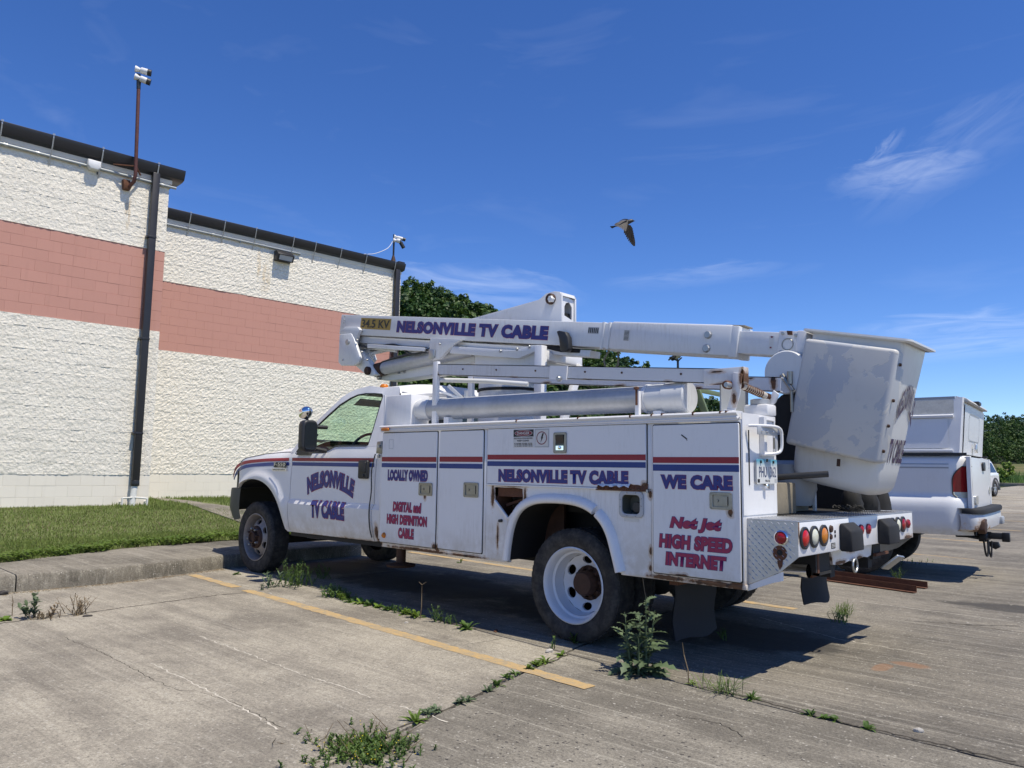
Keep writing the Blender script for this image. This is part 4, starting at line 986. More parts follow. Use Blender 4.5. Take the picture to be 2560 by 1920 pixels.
# danger sign and lightning sign
mb = MB(); mb.box(4.256, 4.466, -.0150, -.0135, 1.402, 1.541); sg = mb.build('danger_sign', M['decal_white'], d3)
def flat(pts, y, mat, name, parent): m_ = MB(); m_.poly([(a, y, b) for a, b in pts]); return m_.build(name, mat, parent)
flat([(4.258, 1.485), (4.464, 1.485), (4.464, 1.539), (4.258, 1.539)], -.0154, M['ink'], 'danger_header', d3)
ell = lambda cx, cz, a, b, n=28: [(cx+a*math.cos(2*math.pi*k/n), cz+b*math.sin(2*math.pi*k/n)) for k in range(n)]
flat(ell(4.361, 1.512, .092, .024), -.0158, M['decal_white'], 'danger_oval', d3); flat(ell(4.361, 1.512, .088, .0215), -.0162, M['danger_red'], 'danger_oval', d3)
letters('DANGER', 4.297, 4.425, 1.501, 1.523, -.0168, M['decal_white'], None, d3, .015)
letters('ELECTROCUTION HAZARD', 4.265, 4.457, 1.467, 1.478, -.0160, M['ink'], None, d3, .02); letters('KEEP CLEAR', 4.30, 4.42, 1.448, 1.46, -.0160, M['ink'], None, d3, .02)
for k in range(3): mb = MB(); [mb.box(x_, x_+.012+.008*((i*7+k*3) % 3)/2, -.0160, -.0156, 1.431-.0105*k, 1.4365-.0105*k) for i, x_ in enumerate([4.268+.0015*k+.0205*j for j in range(9)])]; mb.build('small_print', M['ink'], d3)
mb = MB(); mb.box(4.475, 4.617, -.0150, -.0135, 1.402, 1.541); mb.build('lightning_sign', M['decal_grey'], d3)
flat(rrect(4.483, 4.609, 1.410, 1.533, .004, 2), -.0154, M['decal_white'], 'lightning_sign_face', d3)
e0 = ell(4.546, 1.472, .052, .050); e1 = ell(4.546, 1.472, .045, .043); mb = MB(); mb.ring([(a, -.0160, b) for a, b in e0], [(a, -.0160, b) for a, b in e1]); mb.build('warning_ring', M['danger_red'], d3)
flat([(4.552, 1.508), (4.568, 1.508), (4.556, 1.478), (4.562, 1.478), (4.534, 1.436), (4.543, 1.468), (4.537, 1.468)], -.0160, M['ink'], 'lightning_bolt', d3)
# amber lamps
mb = MB(); mb.lathe([(.0, -.034), (.014, -.033), (.022, -.026), (.026, -.0135)], (2.686, 0, .622), 'y', 18); mb.build('side_marker', M['amber'], d1, smooth=50)
mb = MB(); mb.prism(rrect(2.635, 2.735, 1.566, 1.592, .008, 3), 'y', -.05, -.028); mb.build('clearance_lamp', M['amber'], rail, bevel=.005)
# fuel filler recess
mb = panel(rrect(5.243, 5.438, .920, 1.098, .035), [rrect(5.268, 5.412, .945, 1.073, .03)], -.012, .0005); ff = mb.build('fuel_filler', M['decal_grey'], bt, bevel=.003)
mb = MB(); lo = rrect(5.266, 5.414, .943, 1.075, .03); li = rrect(5.282, 5.398, .96, 1.06, .03); mb.grid([[(a, .0, b) for a, b in lo], [(a, .075, b) for a, b in li]], close=True); mb.poly([(a, .075, b) for a, b in li]); mb.build('filler_pan', M['bumper_grey'], ff, smooth=40)
mb = MB(); mb.lathe([(.0, .018), (.034, .020), (.037, .026), (.036, .06), (.028, .075)], (5.368, 0, .99), 'y', 20); mb.build('fuel_cap', M['black_plastic'], ff, smooth=40)
mb = MB(); mb.tube(smoothpts([(5.33, .04, .965), (5.33, .01, .945), (5.355, .004, .938), (5.385, .02, .95)], 5), .003, 6); mb.build('cap_tether', M['black_plastic'], ff)
for a, b in ((5.255, .99), (5.255, 1.04), (5.425, 1.0), (5.31, .931), (5.38, .931), (5.31, 1.087), (5.38, 1.087), (5.425, 1.05)): mb = MB(); mb.lathe([(0, -.0155), (.003, -.015), (.004, -.012)], (a, 0, b), 'y', 8); mb.build('rivet', M['steel_latch'], ff)
mb = MB(); mb.box(5.28, 5.40, -.0015, -.0005, .893, .912); mb.build('fuel_label', M['decal_white'], ff)
mb = MB(); mb.lathe([(0, -.03), (.012, -.028), (.013, .0)], (4.13, 0, .852-.02), 'y', 12); mb.build('knob', M['black_plastic'], bt, smooth=40)
# hinge bracket and post at the front of the body
mb = MB(); mb.prism([(2.52, 1.36), (2.53, 1.47), (2.60, 1.475), (2.612, 1.36)], 'y', -.01, .05); mb.build('hinge_bracket', M['steel_latch'], bt, bevel=.004)
for z in (1.425, 1.335): mb = MB(); mb.lathe([(0, -.03), (.016, -.03), (.018, -.022), (.018, -.01)], (2.575, 0, z), 'y', 6); mb.build('hinge_bolt', M['galv'], bt)
mb = MB(); mb.box(2.53, 2.612, .01, .05, 1.30, 1.36); mb.box(2.555, 2.613, .02, .06, .58, 1.30); mb.build('front_post', W, bt, bevel=.004)
# rear face of the near compartment
t_ = .0
mb = MB(); mb.prism([(0, .975), (.485, .975), (.478, 1.60), (0, 1.606)], 'x', 6.148, 6.152); rf = mb.build('rear_face', M['white'], bt)
mb = panel([(.278, 1.347), (.452, 1.345), (.445, 1.583), (.275, 1.587)], [[(.288, 1.358), (.288, 1.575), (.436, 1.572), (.441, 1.356)]], 6.153, 6.165, 'x'); mb.build('lamp_box_frame', M['white'], rf, bevel=.002)
mb = MB(); mb.box(6.153, 6.185, .235, .275, 1.345, 1.59); mb.build('lamp_box_side', M['white'], rf)
mb = MB(); mb.tube(smoothpts([(6.17, .045, 1.525), (6.225, .10, 1.527), (6.245, .26, 1.528), (6.25, .335, 1.51), (6.25, .35, 1.46), (6.245, .348, 1.385), (6.225, .31, 1.36), (6.165, .235, 1.352)], 5), .010, 10); mb.build('grab_handle', M['white'], rf, smooth=40)
mb = MB(); mb.box(6.225, 6.23, .045, .335, 1.47, 1.522); mb.box(6.225, 6.23, .30, .338, 1.37, 1.47); mb.build('handle_plate', M['alu'], rf, bevel=.002)
for y in (.10, .165, .18, .26): mb = MB(); mb.lathe([(0, .008), (.006, .007), (.007, .0)], (6.23, y, 1.495), 'x', 8); mb.build('handle_bolt', M['chrome'], rf)
mb = MB(); mb.box(6.2, 6.215, .33, .342, 1.39, 1.46); mb.build('latch_mechanism', M['steel_latch'], rf)
# licence plate
pl = MB(); pl.prism(rrect(.146, .448, 1.168, 1.322, .01, 3), 'x', 6.170, 6.172); pl = pl.build('licence_plate', M['decal_white'], rf)
mpl = MT('licence_plate_face'); Z_ = mpl.xyz()[2]; cpl = mpl.mix(mpl.ramp(Z_, 1.265, 1.318), (.62, .63, .62), (.10, .34, .46)); mpl.set(cpl, .4); pl.data.materials.clear(); pl.data.materials.append(mpl.m)
def xletters(body, y0, y1, z0, z1, x, mat, parent, bold=.02, name='lettering', spacing=1.0):
    me, co = text_mesh(body, 1, 1, bold, spacing=spacing); a, b, c, d = co[:, 0].min(), co[:, 0].max(), co[:, 1].min(), co[:, 1].max()
    out = np.stack([np.full(len(co), x), y0+(co[:, 0]-a)/(b-a)*(y1-y0), z0+(co[:, 1]-c)/(d-c)*(z1-z0)], 1).astype(np.float32); me.vertices.foreach_set('co', out.reshape(-1)); me.update(); return link(name, me, mat, parent)
M['plate_blue'] = pbr('plate_blue', (.02, .04, .12), .5)
xletters('PHU 1362', .178, .428, 1.208, 1.276, 6.1728, M['plate_blue'], rf, .012); xletters('TRUCK', .262, .338, 1.178, 1.192, 6.1728, M['ink'], rf, .02); xletters('Ohio', .26, .34, 1.292, 1.312, 6.1728, M['decal_white'], rf, .01)
for y, z in ((.20, 1.308), (.29, 1.318), (.385, 1.308)): mb = MB(); mb.box(6.172, 6.18, y-.006, y+.006, z-.012, z+.006); mb.build('plate_screw', M['black_plastic'], rf)
for y in (.155, .405): mb = MB(); mb.box(6.1722, 6.1727, y, y+.033, 1.175, 1.197); mb.build('plate_sticker', M['ink'] if y < .2 else M['decal_grey'], rf)
mb = MB(); mb.box(6.153, 6.171, .15, .44, 1.18, 1.31); mb.build('plate_bracket', M['alu'], rf)
mb = MB(); mb.lathe([(0, .03), (.014, .028), (.016, .0)], (6.152, .285, 1.152), 'x', 12); mb.box(6.16, 6.182, .285, .31, 1.135, 1.165); mb.build('plate_lamp', M['chrome'], rf)
mb = MB(); mb.box(6.152, 6.156, .075, .085, 1.16, 1.50); mb.build('face_seam', M['stripe_dark'], rf)

# far side of the body, bed floor, cross panels
mb = MB(); mb.box(2.615, 6.148, 1.91, 2.40, .55, 1.565); fb = mb.build('far_compartments', W, bt, bevel=.004)
mb = MB(); mb.box(2.59, 6.15, 1.91, 2.43, 1.566, 1.612); mb.build('far_top_rail', M['white'], bt, bevel=.01)
mb = MB(); mb.box(2.6, 6.16, .485, 1.92, .90, .955); mb.build('bed_floor', M['chassis'], bt)
mb = MB(); mb.box(2.6, 2.63, .49, 1.91, .95, 1.56); mb.build('bulkhead', M['white'], bt)
# bed cargo by the tail: timber blocks, hose, cable, chain
mb = MB(); mb.box(6.0, 6.10, .53, .92, .957, 1.17); mb.build('timber_block', M['wood'], bt, bevel=.008)
mb = MB(); mb.box(5.9, 6.0, .95, 1.4, .957, 1.16); mb.build('timber_block', M['wood'], bt, bevel=.008)
mb = MB(); mb.box(6.02, 6.04, 1.42, 1.45, .957, 1.12); mb.build('white_upright', M['white'], bt)
mb = MB(); rt = random.Random(5)
for k in range(9):
    c = Vector((6.17+rt.uniform(-.05, .12), 1.52+k*.035, .975+.02*rt.random())); mb.tube([c+Vector((.03*math.cos(t), .018*math.sin(t), .012*math.sin(t*2+k))) for t in [i*.785 for i in range(8)]], .006, 6, closed=True)
mb.build('chain', M['chassis'], bt)
for cx_, cy_, rr_ in ((6.24, 1.95, .10), (6.2, 1.74, .085), (6.3, 2.12, .07)):
    mb = MB(); mb.lathe([(.0, 0), (rr_*.95, .0), (rr_, .06), (rr_*.8, .13), (rr_*.4, .19), (.0, .2)], (cx_, cy_, .957), 'z', 14); rs_ = random.Random(cy_); mb.v = [(x+rs_.uniform(-.015, .015), y+rs_.uniform(-.015, .015), z+rs_.uniform(-.012, .012)*(z > .96)) for x, y, z in mb.v]; mb.build('black_sack', M['black'], bt, smooth=60)
mb = MB(); mb.box(2.64, 6.10, 1.895, 1.908, .957, 1.56); mb.build('bed_shade_panel', M['chassis'], bt)  # near-black panel painting the shade on the bed's far inner wall
mb = MB(); mb.box(5.6, 5.85, .6, 1.0, 1.2, 1.45); mb.build('storage_bin', M['black_plastic'], bt, bevel=.02)
mb = MB(); mb.tube([(6.35, .86, 1.235), (5.95, .75, 1.20), (5.6, .7, 1.19)], .022, 12, caps=False); mb.build('black_pipe', M['black_plastic'], bt, smooth=40)
mb = MB(); mb.lathe([(0, 0), (.17, 0), (.21, .12), (.20, .3), (.16, .33), (0, .33)], (5.9, 1.25, 1.0), 'z', 20); mb.build('grey_drum', M['grey_panel'], bt, smooth=40)

# tailshelf / rear bumper
BP = M['white_bumper']
mb = MB(); mb.prism([(.052, .748), (.052, .956), (2.338, .942), (2.338, .738)], 'x', 6.40, 6.462); tb = mb.build('rear_bumper', BP, bt, bevel=.006)
mb = MB(); mb.prism([(.045, .958), (2.345, .944), (2.345, .938), (.045, .950)], 'x', 6.15, 6.464); mb.build('step_top', M['alu_plate'], bt, bevel=.002)
for y, nm in ((.05, 'step_side'), (2.335, 'step_side')):
    mb = MB(); mb.prism([(6.13, .955), (6.462, .950), (6.461, .748), (6.353, .655), (6.14, .556)], 'y', y-.004, y+.004); sp_ = mb.build(nm, M['alu_plate'], bt)
    if y < 1: step_near = sp_
mb = MB(); mb.prism([(6.14, .553), (6.352, .652), (6.352, .60), (6.30, .585), (6.14, .52)], 'y', .05, .09); mb.build('lower_skirt', M['white'], bt)
def lugs(org, e1, e2, nrm, w, h, inside_f, pitch=.042, L=.0135, wd=.0042, ht=.003):
    m_ = MB(); nx, nz = int(w/pitch)+1, int(h/pitch)+1
    for i in range(nx*2):
        for j in range(nz*2):
            if (i+j) % 2: continue
            a, b = i*pitch/2, j*pitch/2
            if not inside_f(a, b): continue
            sg_ = 1 if (i % 2) else 1; c = org+e1*a+e2*b; t = (e1*.75*sg_-e2*.66).normalized(); q = nrm.cross(t)
            k = len(m_.v); m_.v.extend([tuple(c-t*L), tuple(c-q*wd), tuple(c+t*L), tuple(c+q*wd), tuple(c-t*L*.4+nrm*ht), tuple(c+t*L*.4+nrm*ht)])
            m_.f.extend([(k, k+1, k+4), (k+1, k+2, k+5, k+4), (k+2, k+3, k+5), (k+3, k, k+4, k+5)])
    return m_
ss_in = lambda a, b: inside(6.14+a, .56+b, [(6.145, .945), (6.455, .942), (6.455, .755), (6.35, .67), (6.145, .575)])
o = lugs(Vector((6.14, .0455, .56)), Vector((1, 0, 0)), Vector((0, 0, 1)), Vector((0, -1, 0)), .33, .4, ss_in).build('tread_lugs', M['alu_plate'], step_near, weld=False); o['kind'] = 'stuff'
o = lugs(Vector((6.17, .06, .9585)), Vector((1, 0, 0)), Vector((0, 1, -.006)), Vector((0, 0, 1)), .28, 2.25, lambda a, b: a < .28 and b < 2.25, .05).build('tread_lugs', M['alu_plate'], tb, weld=False); o['kind'] = 'stuff'
def round_lamp(c, r, axis, mat, parent, rim=M['black_plastic'], name='tail_lamp', ry=1.0):
    m_ = MB(); s_ = -1 if axis == 'y' else 1
    m_.lathe([(r*1.0, 0), (r*1.0, s_*.012), (r*.86, s_*.016), (r*.76, s_*.010)], c, axis, 26); o = m_.build(name+'_bezel', rim, parent, smooth=40)
    m_ = MB(); m_.lathe([(r*.77, s_*.008), (r*.6, s_*.018), (r*.3, s_*.023), (0, s_*.024)], c, axis, 26); m_.build(name+'_lens', mat, parent, smooth=60)
round_lamp((6.365, .046, .856), .043, 'y', M['red_lens'], step_near, M['chrome'], 'side_lamp')
mb = MB(); mb.lathe([(0, -.002), (.03, -.0025), (.045, -.001)], (6.352, .046, .765), 'y', 14); mb.build('rust_hole', M['rust'], step_near); mb = MB(); mb.lathe([(0, -.0035), (.018, -.0032)], (6.352, .046, .768), 'y', 12); mb.build('rust_hole', M['black'], step_near)
mb = MB(); mb.prism([(6.335, .72), (6.37, .725), (6.365, .69), (6.35, .668), (6.34, .69)], 'y', .0425, .0445); mb.build('rust_stain', M['rust'], step_near)
X6 = 6.4625
for y, m_, bz_ in ((.132, 'red_led', 0), (.278, 'clear_lens', 0), (.43, 'orange_lens', 0), (1.80, 'orange_lens', 0), (1.93, 'clear_lens', 0), (2.06, 'red_lens', 0)): round_lamp((X6, y, .856), .066 if y < 1 else .06, 'x', M[m_], tb)
for y in (.965, 1.112, 1.26): round_lamp((X6, y, .858), .036, 'x', M['red_lens'], tb, M['danger_red'], 'marker_lamp')
round_lamp((X6, 2.195, .855), .034, 'x', M['red_lens'], tb, M['danger_red'], 'marker_lamp')
mb = MB(); mb.lathe([(0, .014), (.02, .012), (.024, 0)], (X6, .56, .89), 'x', 12); mb.lathe([(0, .01), (.016, .008), (.018, 0)], (X6, .56, .84), 'x', 12); mb.build('trailer_socket', M['rust_dark'], tb)
for z in (.868, .842): mb = MB(); mb.box(X6, X6+.001, .625, .65, z-.009, z+.009); mb.build('label', M['ink'], tb)
mb = MB(); mb.box(X6, X6+.001, .565, .635, .765, .80); mb.build('label', M['ink'], tb); mb = MB(); [mb.box(X6+.0012, X6+.0016, .572, .628, z, z+.004) for z in (.772, .781, .790)]; mb.build('label_print', M['decal_white'], tb)
# rubber dock bumpers
for y0, y1 in ((.71, .935), (1.47, 1.72)): mb = MB(); mb.prism([(6.463, .915), (6.485, .92), (6.54, .87), (6.545, .74), (6.463, .74)], 'y', y0, y1); mb.build('dock_bumper', M['rubber'], bt, bevel=.012)
# hitch plate and hardware under the bumper
mb = MB(); mb.prism([(.72, .737), (1.53, .737), (1.50, .655), (1.42, .645), (1.36, .655), (1.15, .64), (1.05, .648), (.92, .635), (.75, .645)], 'x', 6.385, 6.402); hp = mb.build('hitch_plate', BP, bt)
mb = MB(); mb.tube([Vector((6.40+.02, 1.11+.045*math.cos(t), .615+.045*math.sin(t))) for t in [i*.5236 for i in range(12)]], .008, 8, closed=True); mb.build('tow_ring', M['galv'], hp)
mb = MB(); mb.box(6.2, 6.4, .50, .70, .60, .735); mb.box(6.25, 6.41, .44, .46, .62, .74); mb.box(6.3, 6.41, .47, .70, .6, .615); mb.build('frame_end', M['chassis'], bt); mb = MB(); mb.box(6.38, 6.41, .47, .5, .60, .735); mb.bar((6.35, .5, .59), (6.38, .72, .62), .03, .02); mb.build('rusted_bracket', M['rust'], bt)
mb = MB(); mb.box(6.2, 6.4, 1.55, 1.72, .62, .735); mb.build('frame_end', M['chassis'], bt)
mb = MB(); mb.bar((6.42, 1.53, .655), (6.43, 1.78, .66), .02, .02); mb.build('hitch_pin', M['rust'], bt)
mb = MB(); mb.obox((6.46, 1.80, .585), (.055, .02, .05), (0, .075, -.01), (.006, 0, -.006)); mb.build('folding_step', M['galv'], bt, bevel=.004)
mb = MB(); mb.tube([(6.42, .30, .645), (6.2, .30, .64), (5.9, .35, .62)], .042, 18, caps=False); mb.build('exhaust_pipe', M['chrome'], bt, smooth=40)
# mud flaps
def flap(x, y0, y1, z0, z1, bow, name='mud_flap'):
    rows = []
    for j in range(7):
        z = lerp(z1, z0, j/6); rows.append([(x+bow*math.sin(i/8*math.pi)*(j/6)+.012*math.sin(j*1.2), lerp(y0, y1, i/8), z+.012*math.sin(i*.9)*(j/6)) for i in range(9)])
    m_ = MB(); m_.grid(rows); m_.grid([[(a+.008, b, c) for a, b, c in r] for r in rows]); return m_.build(name, M['rubber'], bt, smooth=40)
flap(5.62, .06, .62, .14, .52, .03); flap(5.80, 1.72, 2.26, .2, .60, .06)
mb = MB(); mb.box(5.60, 5.66, .05, .63, .50, .545); mb.build('flap_hanger', M['rust'], bt)
mb = MB(); mb.box(5.78, 5.84, 1.7, 2.3, .58, .64); mb.build('flap_hanger', M['chassis'], bt)

# chassis
for y in (.80, 1.54): mb = MB(); mb.box(-.5, 6.38, y-.04, y+.04, .56, .78); mb.build('chassis_rail', M['chassis'], bt)
mb = MB(); mb.tube([(4.797, .2, .405), (4.797, 2.2, .405)], .07, 12); mb.lathe([(.06, -.2), (.17, -.08), (.19, 0), (.17, .08), (.06, .2)], (4.797, 1.2, .405), 'y', 16); mb.build('rear_axle', M['chassis'], bt, smooth=40)
mb = MB(); mb.tube([(0, .5, .36), (0, 1.9, .36)], .05, 10); mb.build('front_axle', M['chassis'], bt, smooth=40)
mb = MB(); mb.tube([(1.2, 1.2, .55), (4.6, 1.2, .45)], .05, 10); mb.build('drive_shaft', M['chassis'], bt, smooth=40)
mb = MB(); mb.box(2.75, 3.9, .95, 1.4, .4, .62); mb.build('fuel_tank', M['chassis'], bt, bevel=.05)
mb = MB(); mb.tube([(2.58, .28, .56), (2.58, .28, .35)], .045, 12); mb.lathe([(.0, .31), (.13, .31), (.14, .33), (.05, .35), (0, .355)], (2.58, .28, 0), 'z', 22); mb.build('outrigger_foot', M['rust_dark'], bt, smooth=40)
mb = MB(); mb.box(4.0, 5.5, .63, 1.78, .8, .90); mb.build('subframe', M['chassis'], bt)

# ---- wheels
def tyre(c, side, R=.405, w=.225, rr=.262):
    """side: -1 outer face toward -y"""
    s_ = side; prof = [(rr, s_*w*.40), (rr+.02, s_*w*.46), (rr+.06, s_*w*.52), (R-.055, s_*w*.515), (R-.02, s_*w*.48), (R-.006, s_*w*.42), (R, s_*w*.30), (R, -s_*w*.30), (R-.006, -s_*w*.42), (R-.03, -s_*w*.49), (rr+.06, -s_*w*.52), (rr, -s_*w*.40)]
    return MB().lathe(prof, c, 'y', 64)
def tread(c, R=.405, w=.225, n=52):
    m_ = MB()
    for k in range(n):
        a = 2*math.pi*k/n
        for j, (y0, y1) in enumerate(((-.40, -.23), (-.20, -.02), (.02, .20), (.23, .40))):
            da = .04*(1 if j % 2 else -1)*.5; b0, b1 = a+da, a+da+2*math.pi/n*.66
            rr0, rr1 = R-.016, R+.0012
            pts = []
            for r in (rr0, rr1):
                for b in (b0, b1):
                    for y in (y0, y1): pts.append((c[0]+r*math.cos(b), c[1]+y*w, c[2]+r*math.sin(b)))
            m_.add(pts, [(0, 1, 3, 2), (4, 6, 7, 5), (0, 4, 5, 1), (2, 3, 7, 6), (0, 2, 6, 4), (1, 5, 7, 3)])
    return m_
def tyre_mat():
    m = MT('tyre_rubber'); n = m.noise(14, 5, .7); d = m.mix(m.ramp(n, .35, .75), (.022, .022, .023), (.07, .065, .058)); return m.set(d, .8, 0, m.bump(m.noise(90, 3, .6), .002, .4), .3)
M['tyre'] = tyre_mat()
def disc_holes(prof, c, nh, hole_t, hr, ha, n=None, s_=-1):
    """wheel disc: lathe profile with nh oval hand holes between profile params hole_t; returns MB"""
    m_ = MB(); P = prof
    (r0, h0), (r1, h1) = sorted(hole_t)
    for k in range(nh):
        a0 = 2*math.pi*k/nh; a1 = 2*math.pi*(k+1)/nh; ac = (a0+a1)/2; rc = (r0+r1)/2; nn = 24; inner, outer = [], []
        for i in range(nn):
            t = 2*math.pi*i/nn; ct, st = math.cos(t), math.sin(t)
            inner.append((ac+ha*ct, rc+hr*st))
            # boundary point of the sector along the same direction
            kx_ = ((a1-a0)/2)/abs(ct) if abs(ct) > 1e-6 else 1e9; kz_ = ((r1-r0)/2)/abs(st) if abs(st) > 1e-6 else 1e9; q = min(kx_, kz_); outer.append((ac+ct*q, rc+st*q))
        # insert corners
        def pos(a, r): t = (r-r0)/(r1-r0); return (c[0]+r*math.cos(a), c[1]+lerp(h0, h1, t), c[2]+r*math.sin(a))
        cor = [(a1, r1), (a0, r1), (a0, r0), (a1, r0)]
        angs = [math.atan2((r-rc), (a-ac)) % (2*math.pi) for a, r in cor]
        for i in range(nn):
            t0, t1 = 2*math.pi*i/nn, 2*math.pi*(i+1)/nn; j = (i+1) % nn; poly = [pos(*inner[i]), pos(*outer[i])]
            for an, co_ in zip(angs, cor):
                if t0 < an < t1: poly.append(pos(*co_))
            poly += [pos(*outer[j]), pos(*inner[j])]; m_.poly(poly)
        # thickness of the hole edge
        m_.grid([[pos(*p) for p in inner], [(pos(*p)[0], pos(*p)[1]-s_*.02, pos(*p)[2]) for p in inner]], close=True)
    return m_
M['rim_white'] = paint('white_wheel_paint', (.60, .62, .66), grime=.35, rough=.4)
M['rim_grime'] = pbr('grimy_steel_wheel', (.26, .24, .23), .5, .35, .45, 12, .3, 60, .002)
def front_wheel(c, s_):
    w = MB(); o = tyre(c, s_).build('wheel', M['tyre'], bt, smooth=40)
    tread(c).build('tread', M['tyre'], o, weld=False)
    y = c[1]; m_ = MB().lathe([(.268, y+s_*.098), (.272, y+s_*.104), (.262, y+s_*.108), (.25, y+s_*.09), (.238, y+s_*.03), (.232, y-s_*.02), (.215, y+s_*.02), (.205, y+s_*.038)], (c[0], 0, c[2]), 'y', 56); m_.build('rim', M['rim_grime'], o, smooth=40)
    m_ = disc_holes(None, (c[0], 0, c[2]), 6, ((.205, y+s_*.038), (.13, y+s_*.085)), .028, .24, s_=s_); m_.build('wheel_disc', M['rim_grime'], o, smooth=40)
    m_ = MB().lathe([(.13, y+s_*.085), (.125, y+s_*.11), (.115, y+s_*.118), (.085, y+s_*.118), (.08, y+s_*.10), (.074, y+s_*.10), (.07, y+s_*.15), (.055, y+s_*.158), (.05, y+s_*.14), (.0, y+s_*.14)], (c[0], 0, c[2]), 'y', 36); m_.build('hub', M['rust_dark'], o, smooth=40)
    for k in range(8):
        a = 2*math.pi*k/8+.2; m_ = MB().lathe([(0, y+s_*.155), (.008, y+s_*.155), (.012, y+s_*.148), (.013, y+s_*.118)], (c[0]+.1*math.cos(a), 0, c[2]+.1*math.sin(a)), 'y', 6); m_.build('lug_nut', M['galv'] if k % 3 else M['rust_dark'], o)
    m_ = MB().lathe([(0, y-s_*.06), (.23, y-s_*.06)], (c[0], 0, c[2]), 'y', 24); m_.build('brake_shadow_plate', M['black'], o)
    return o
def rear_wheel(c, s_, inner_y):
    y = c[1]; o = tyre(c, s_).build('wheel', M['tyre'], bt, smooth=40); tread(c).build('tread', M['tyre'], o, weld=False)
    m_ = MB().lathe([(.27, y+s_*.100), (.275, y+s_*.106), (.266, y+s_*.112), (.254, y+s_*.10), (.246, y+s_*.075), (.240, y+s_*.04), (.225, y+s_*.03), (.222, y-s_*.03), (.21, y-s_*.055)], (c[0], 0, c[2]), 'y', 56); m_.build('rim', M['rim_white'], o, smooth=40)
    m_ = disc_holes(None, (c[0], 0, c[2]), 6, ((.21, y-s_*.055), (.128, y-s_*.095)), .028, .25, s_=s_); m_.build('wheel_disc', M['rim_white'], o, smooth=40)
    m_ = MB().lathe([(.128, y-s_*.095), (.122, y-s_*.098), (.09, y-s_*.098), (.088, y-s_*.02), (.078, y-s_*.005), (.0, y-s_*.002)], (c[0], 0, c[2]), 'y', 36); m_.build('hub', M['rust_dark'], o, smooth=40)
    for k in range(10):
        a = 2*math.pi*k/10+.1; m_ = MB().lathe([(0, y-s_*.065), (.01, y-s_*.065), (.015, y-s_*.075), (.016, y-s_*.098)], (c[0]+.108*math.cos(a), 0, c[2]+.108*math.sin(a)), 'y', 6); m_.build('lug_nut', M['rust_dark'], o)
    o2 = tyre((c[0], inner_y, c[2]), -s_).build('wheel', M['tyre'], bt, smooth=40); tread((c[0], inner_y, c[2])).build('tread', M['tyre'], o2, weld=False)
    m_ = MB().lathe([(.0, inner_y), (.265, inner_y)], (c[0], 0, c[2]), 'y', 32); m_.build('wheel_disc', M['black'], o2)
for cy, s_ in ((.33, -1), (2.07, 1)): front_wheel((0, cy, .405), s_)
rear_wheel((4.797, .155, .405), -1, .425); rear_wheel((4.797, 2.245, .405), 1, 1.975)

# ---------------------------------------------------------------- bucket truck: cab
WC = M['white_cab']
ZT_X = [-.66, -.6, -.5, -.3, .1, .5, .745, .90, 1.34, 1.42, 1.56, 1.62, 2.40]; ZT_Z = [1.12, 1.19, 1.25, 1.315, 1.365, 1.385, 1.385, 1.372, 1.372, 1.385, 1.43, 1.436, 1.436]
ZB_PTS = smoothpts([(-.66, .955), (-.42, .96), (-.385, .985), (-.33, 1.02), (-.2, 1.06), (-.05, 1.075), (.12, 1.06), (.25, 1.02), (.36, .96), (.45, .885), (.53, .79), (.60, .69), (.645, .60), (.672, .53)], 3)
def zb(x): return interp(x, [p[0] for p in ZB_PTS], [p[1] for p in ZB_PTS]) if x < .672 else interp(x, [.672, .76, 2.26, 2.40], [.515, .515, .52, .545])
def zt(x): return interp(x, ZT_X, ZT_Z)
def ysd(x, z):
    """near side surface of the cab below the windows"""
    y = interp(z, [.50, .56, .68, .825, .877, 1.10, 1.335, 1.345, 1.375, 1.44], [.235, .205, .180, .171, .199, .200, .213, .216, .235, .25])
    if x < .745:
        f = max(0., min(1, (.745-x)/.25)); y = lerp(y, interp(z, [.5, .9, 1.2, 1.30, 1.36, 1.40], [.20, .19, .195, .215, .25, .30]), f)
        d = math.hypot(x-.06, z-.44); y -= .028*math.exp(-((d-.66)/.06)**2)*f
    if x < -.30: y += .55*min(.36, -.30-x)**2/.36**2*.36
    return y
def yg(z): return interp(z, [1.36, 1.44, 1.98, 2.03], [.232, .25, .372, .40])
def cabpx(px, py, fn=None):
    y = .2
    for _ in range(12):
        p = onplane(px, py, 1, y); y = ysd(p.x, p.z) if fn is None else yg(p.z)
    return p
def mirror_y(m_): m_.v = [(x, 2.4-y, z) for x, y, z in m_.v]; return m_
def columns(x0, x1, n, rows=22, zlo=None, zhi=None):
    rws = []
    for i in range(n+1):
        x = lerp(x0, x1, i/n); a = zb(x) if zlo is None else zlo(x); b = zt(x) if zhi is None else zhi(x)
        zs = [lerp(a, b, k/rows) for k in range(rows+1)]
        for zz in (.825, .877, 1.335):        # keep the pressed creases crisp
            k = min(range(1, rows), key=lambda k: abs(zs[k]-zz))
            if a+.03 < zz < b-.02: zs[k] = zz
        rws.append([(x, ysd(x, z), z) for z in zs])
    m_ = MB(); m_.grid(rws)
    # returned edges
    for r in (rws[0], rws[-1]): m_.grid([r, [(x, y+.03, z) for x, y, z in r]])
    m_.grid([[r[0] for r in rws], [(r[0][0], r[0][1]+.04, r[0][2]) for r in rws]])
    return m_
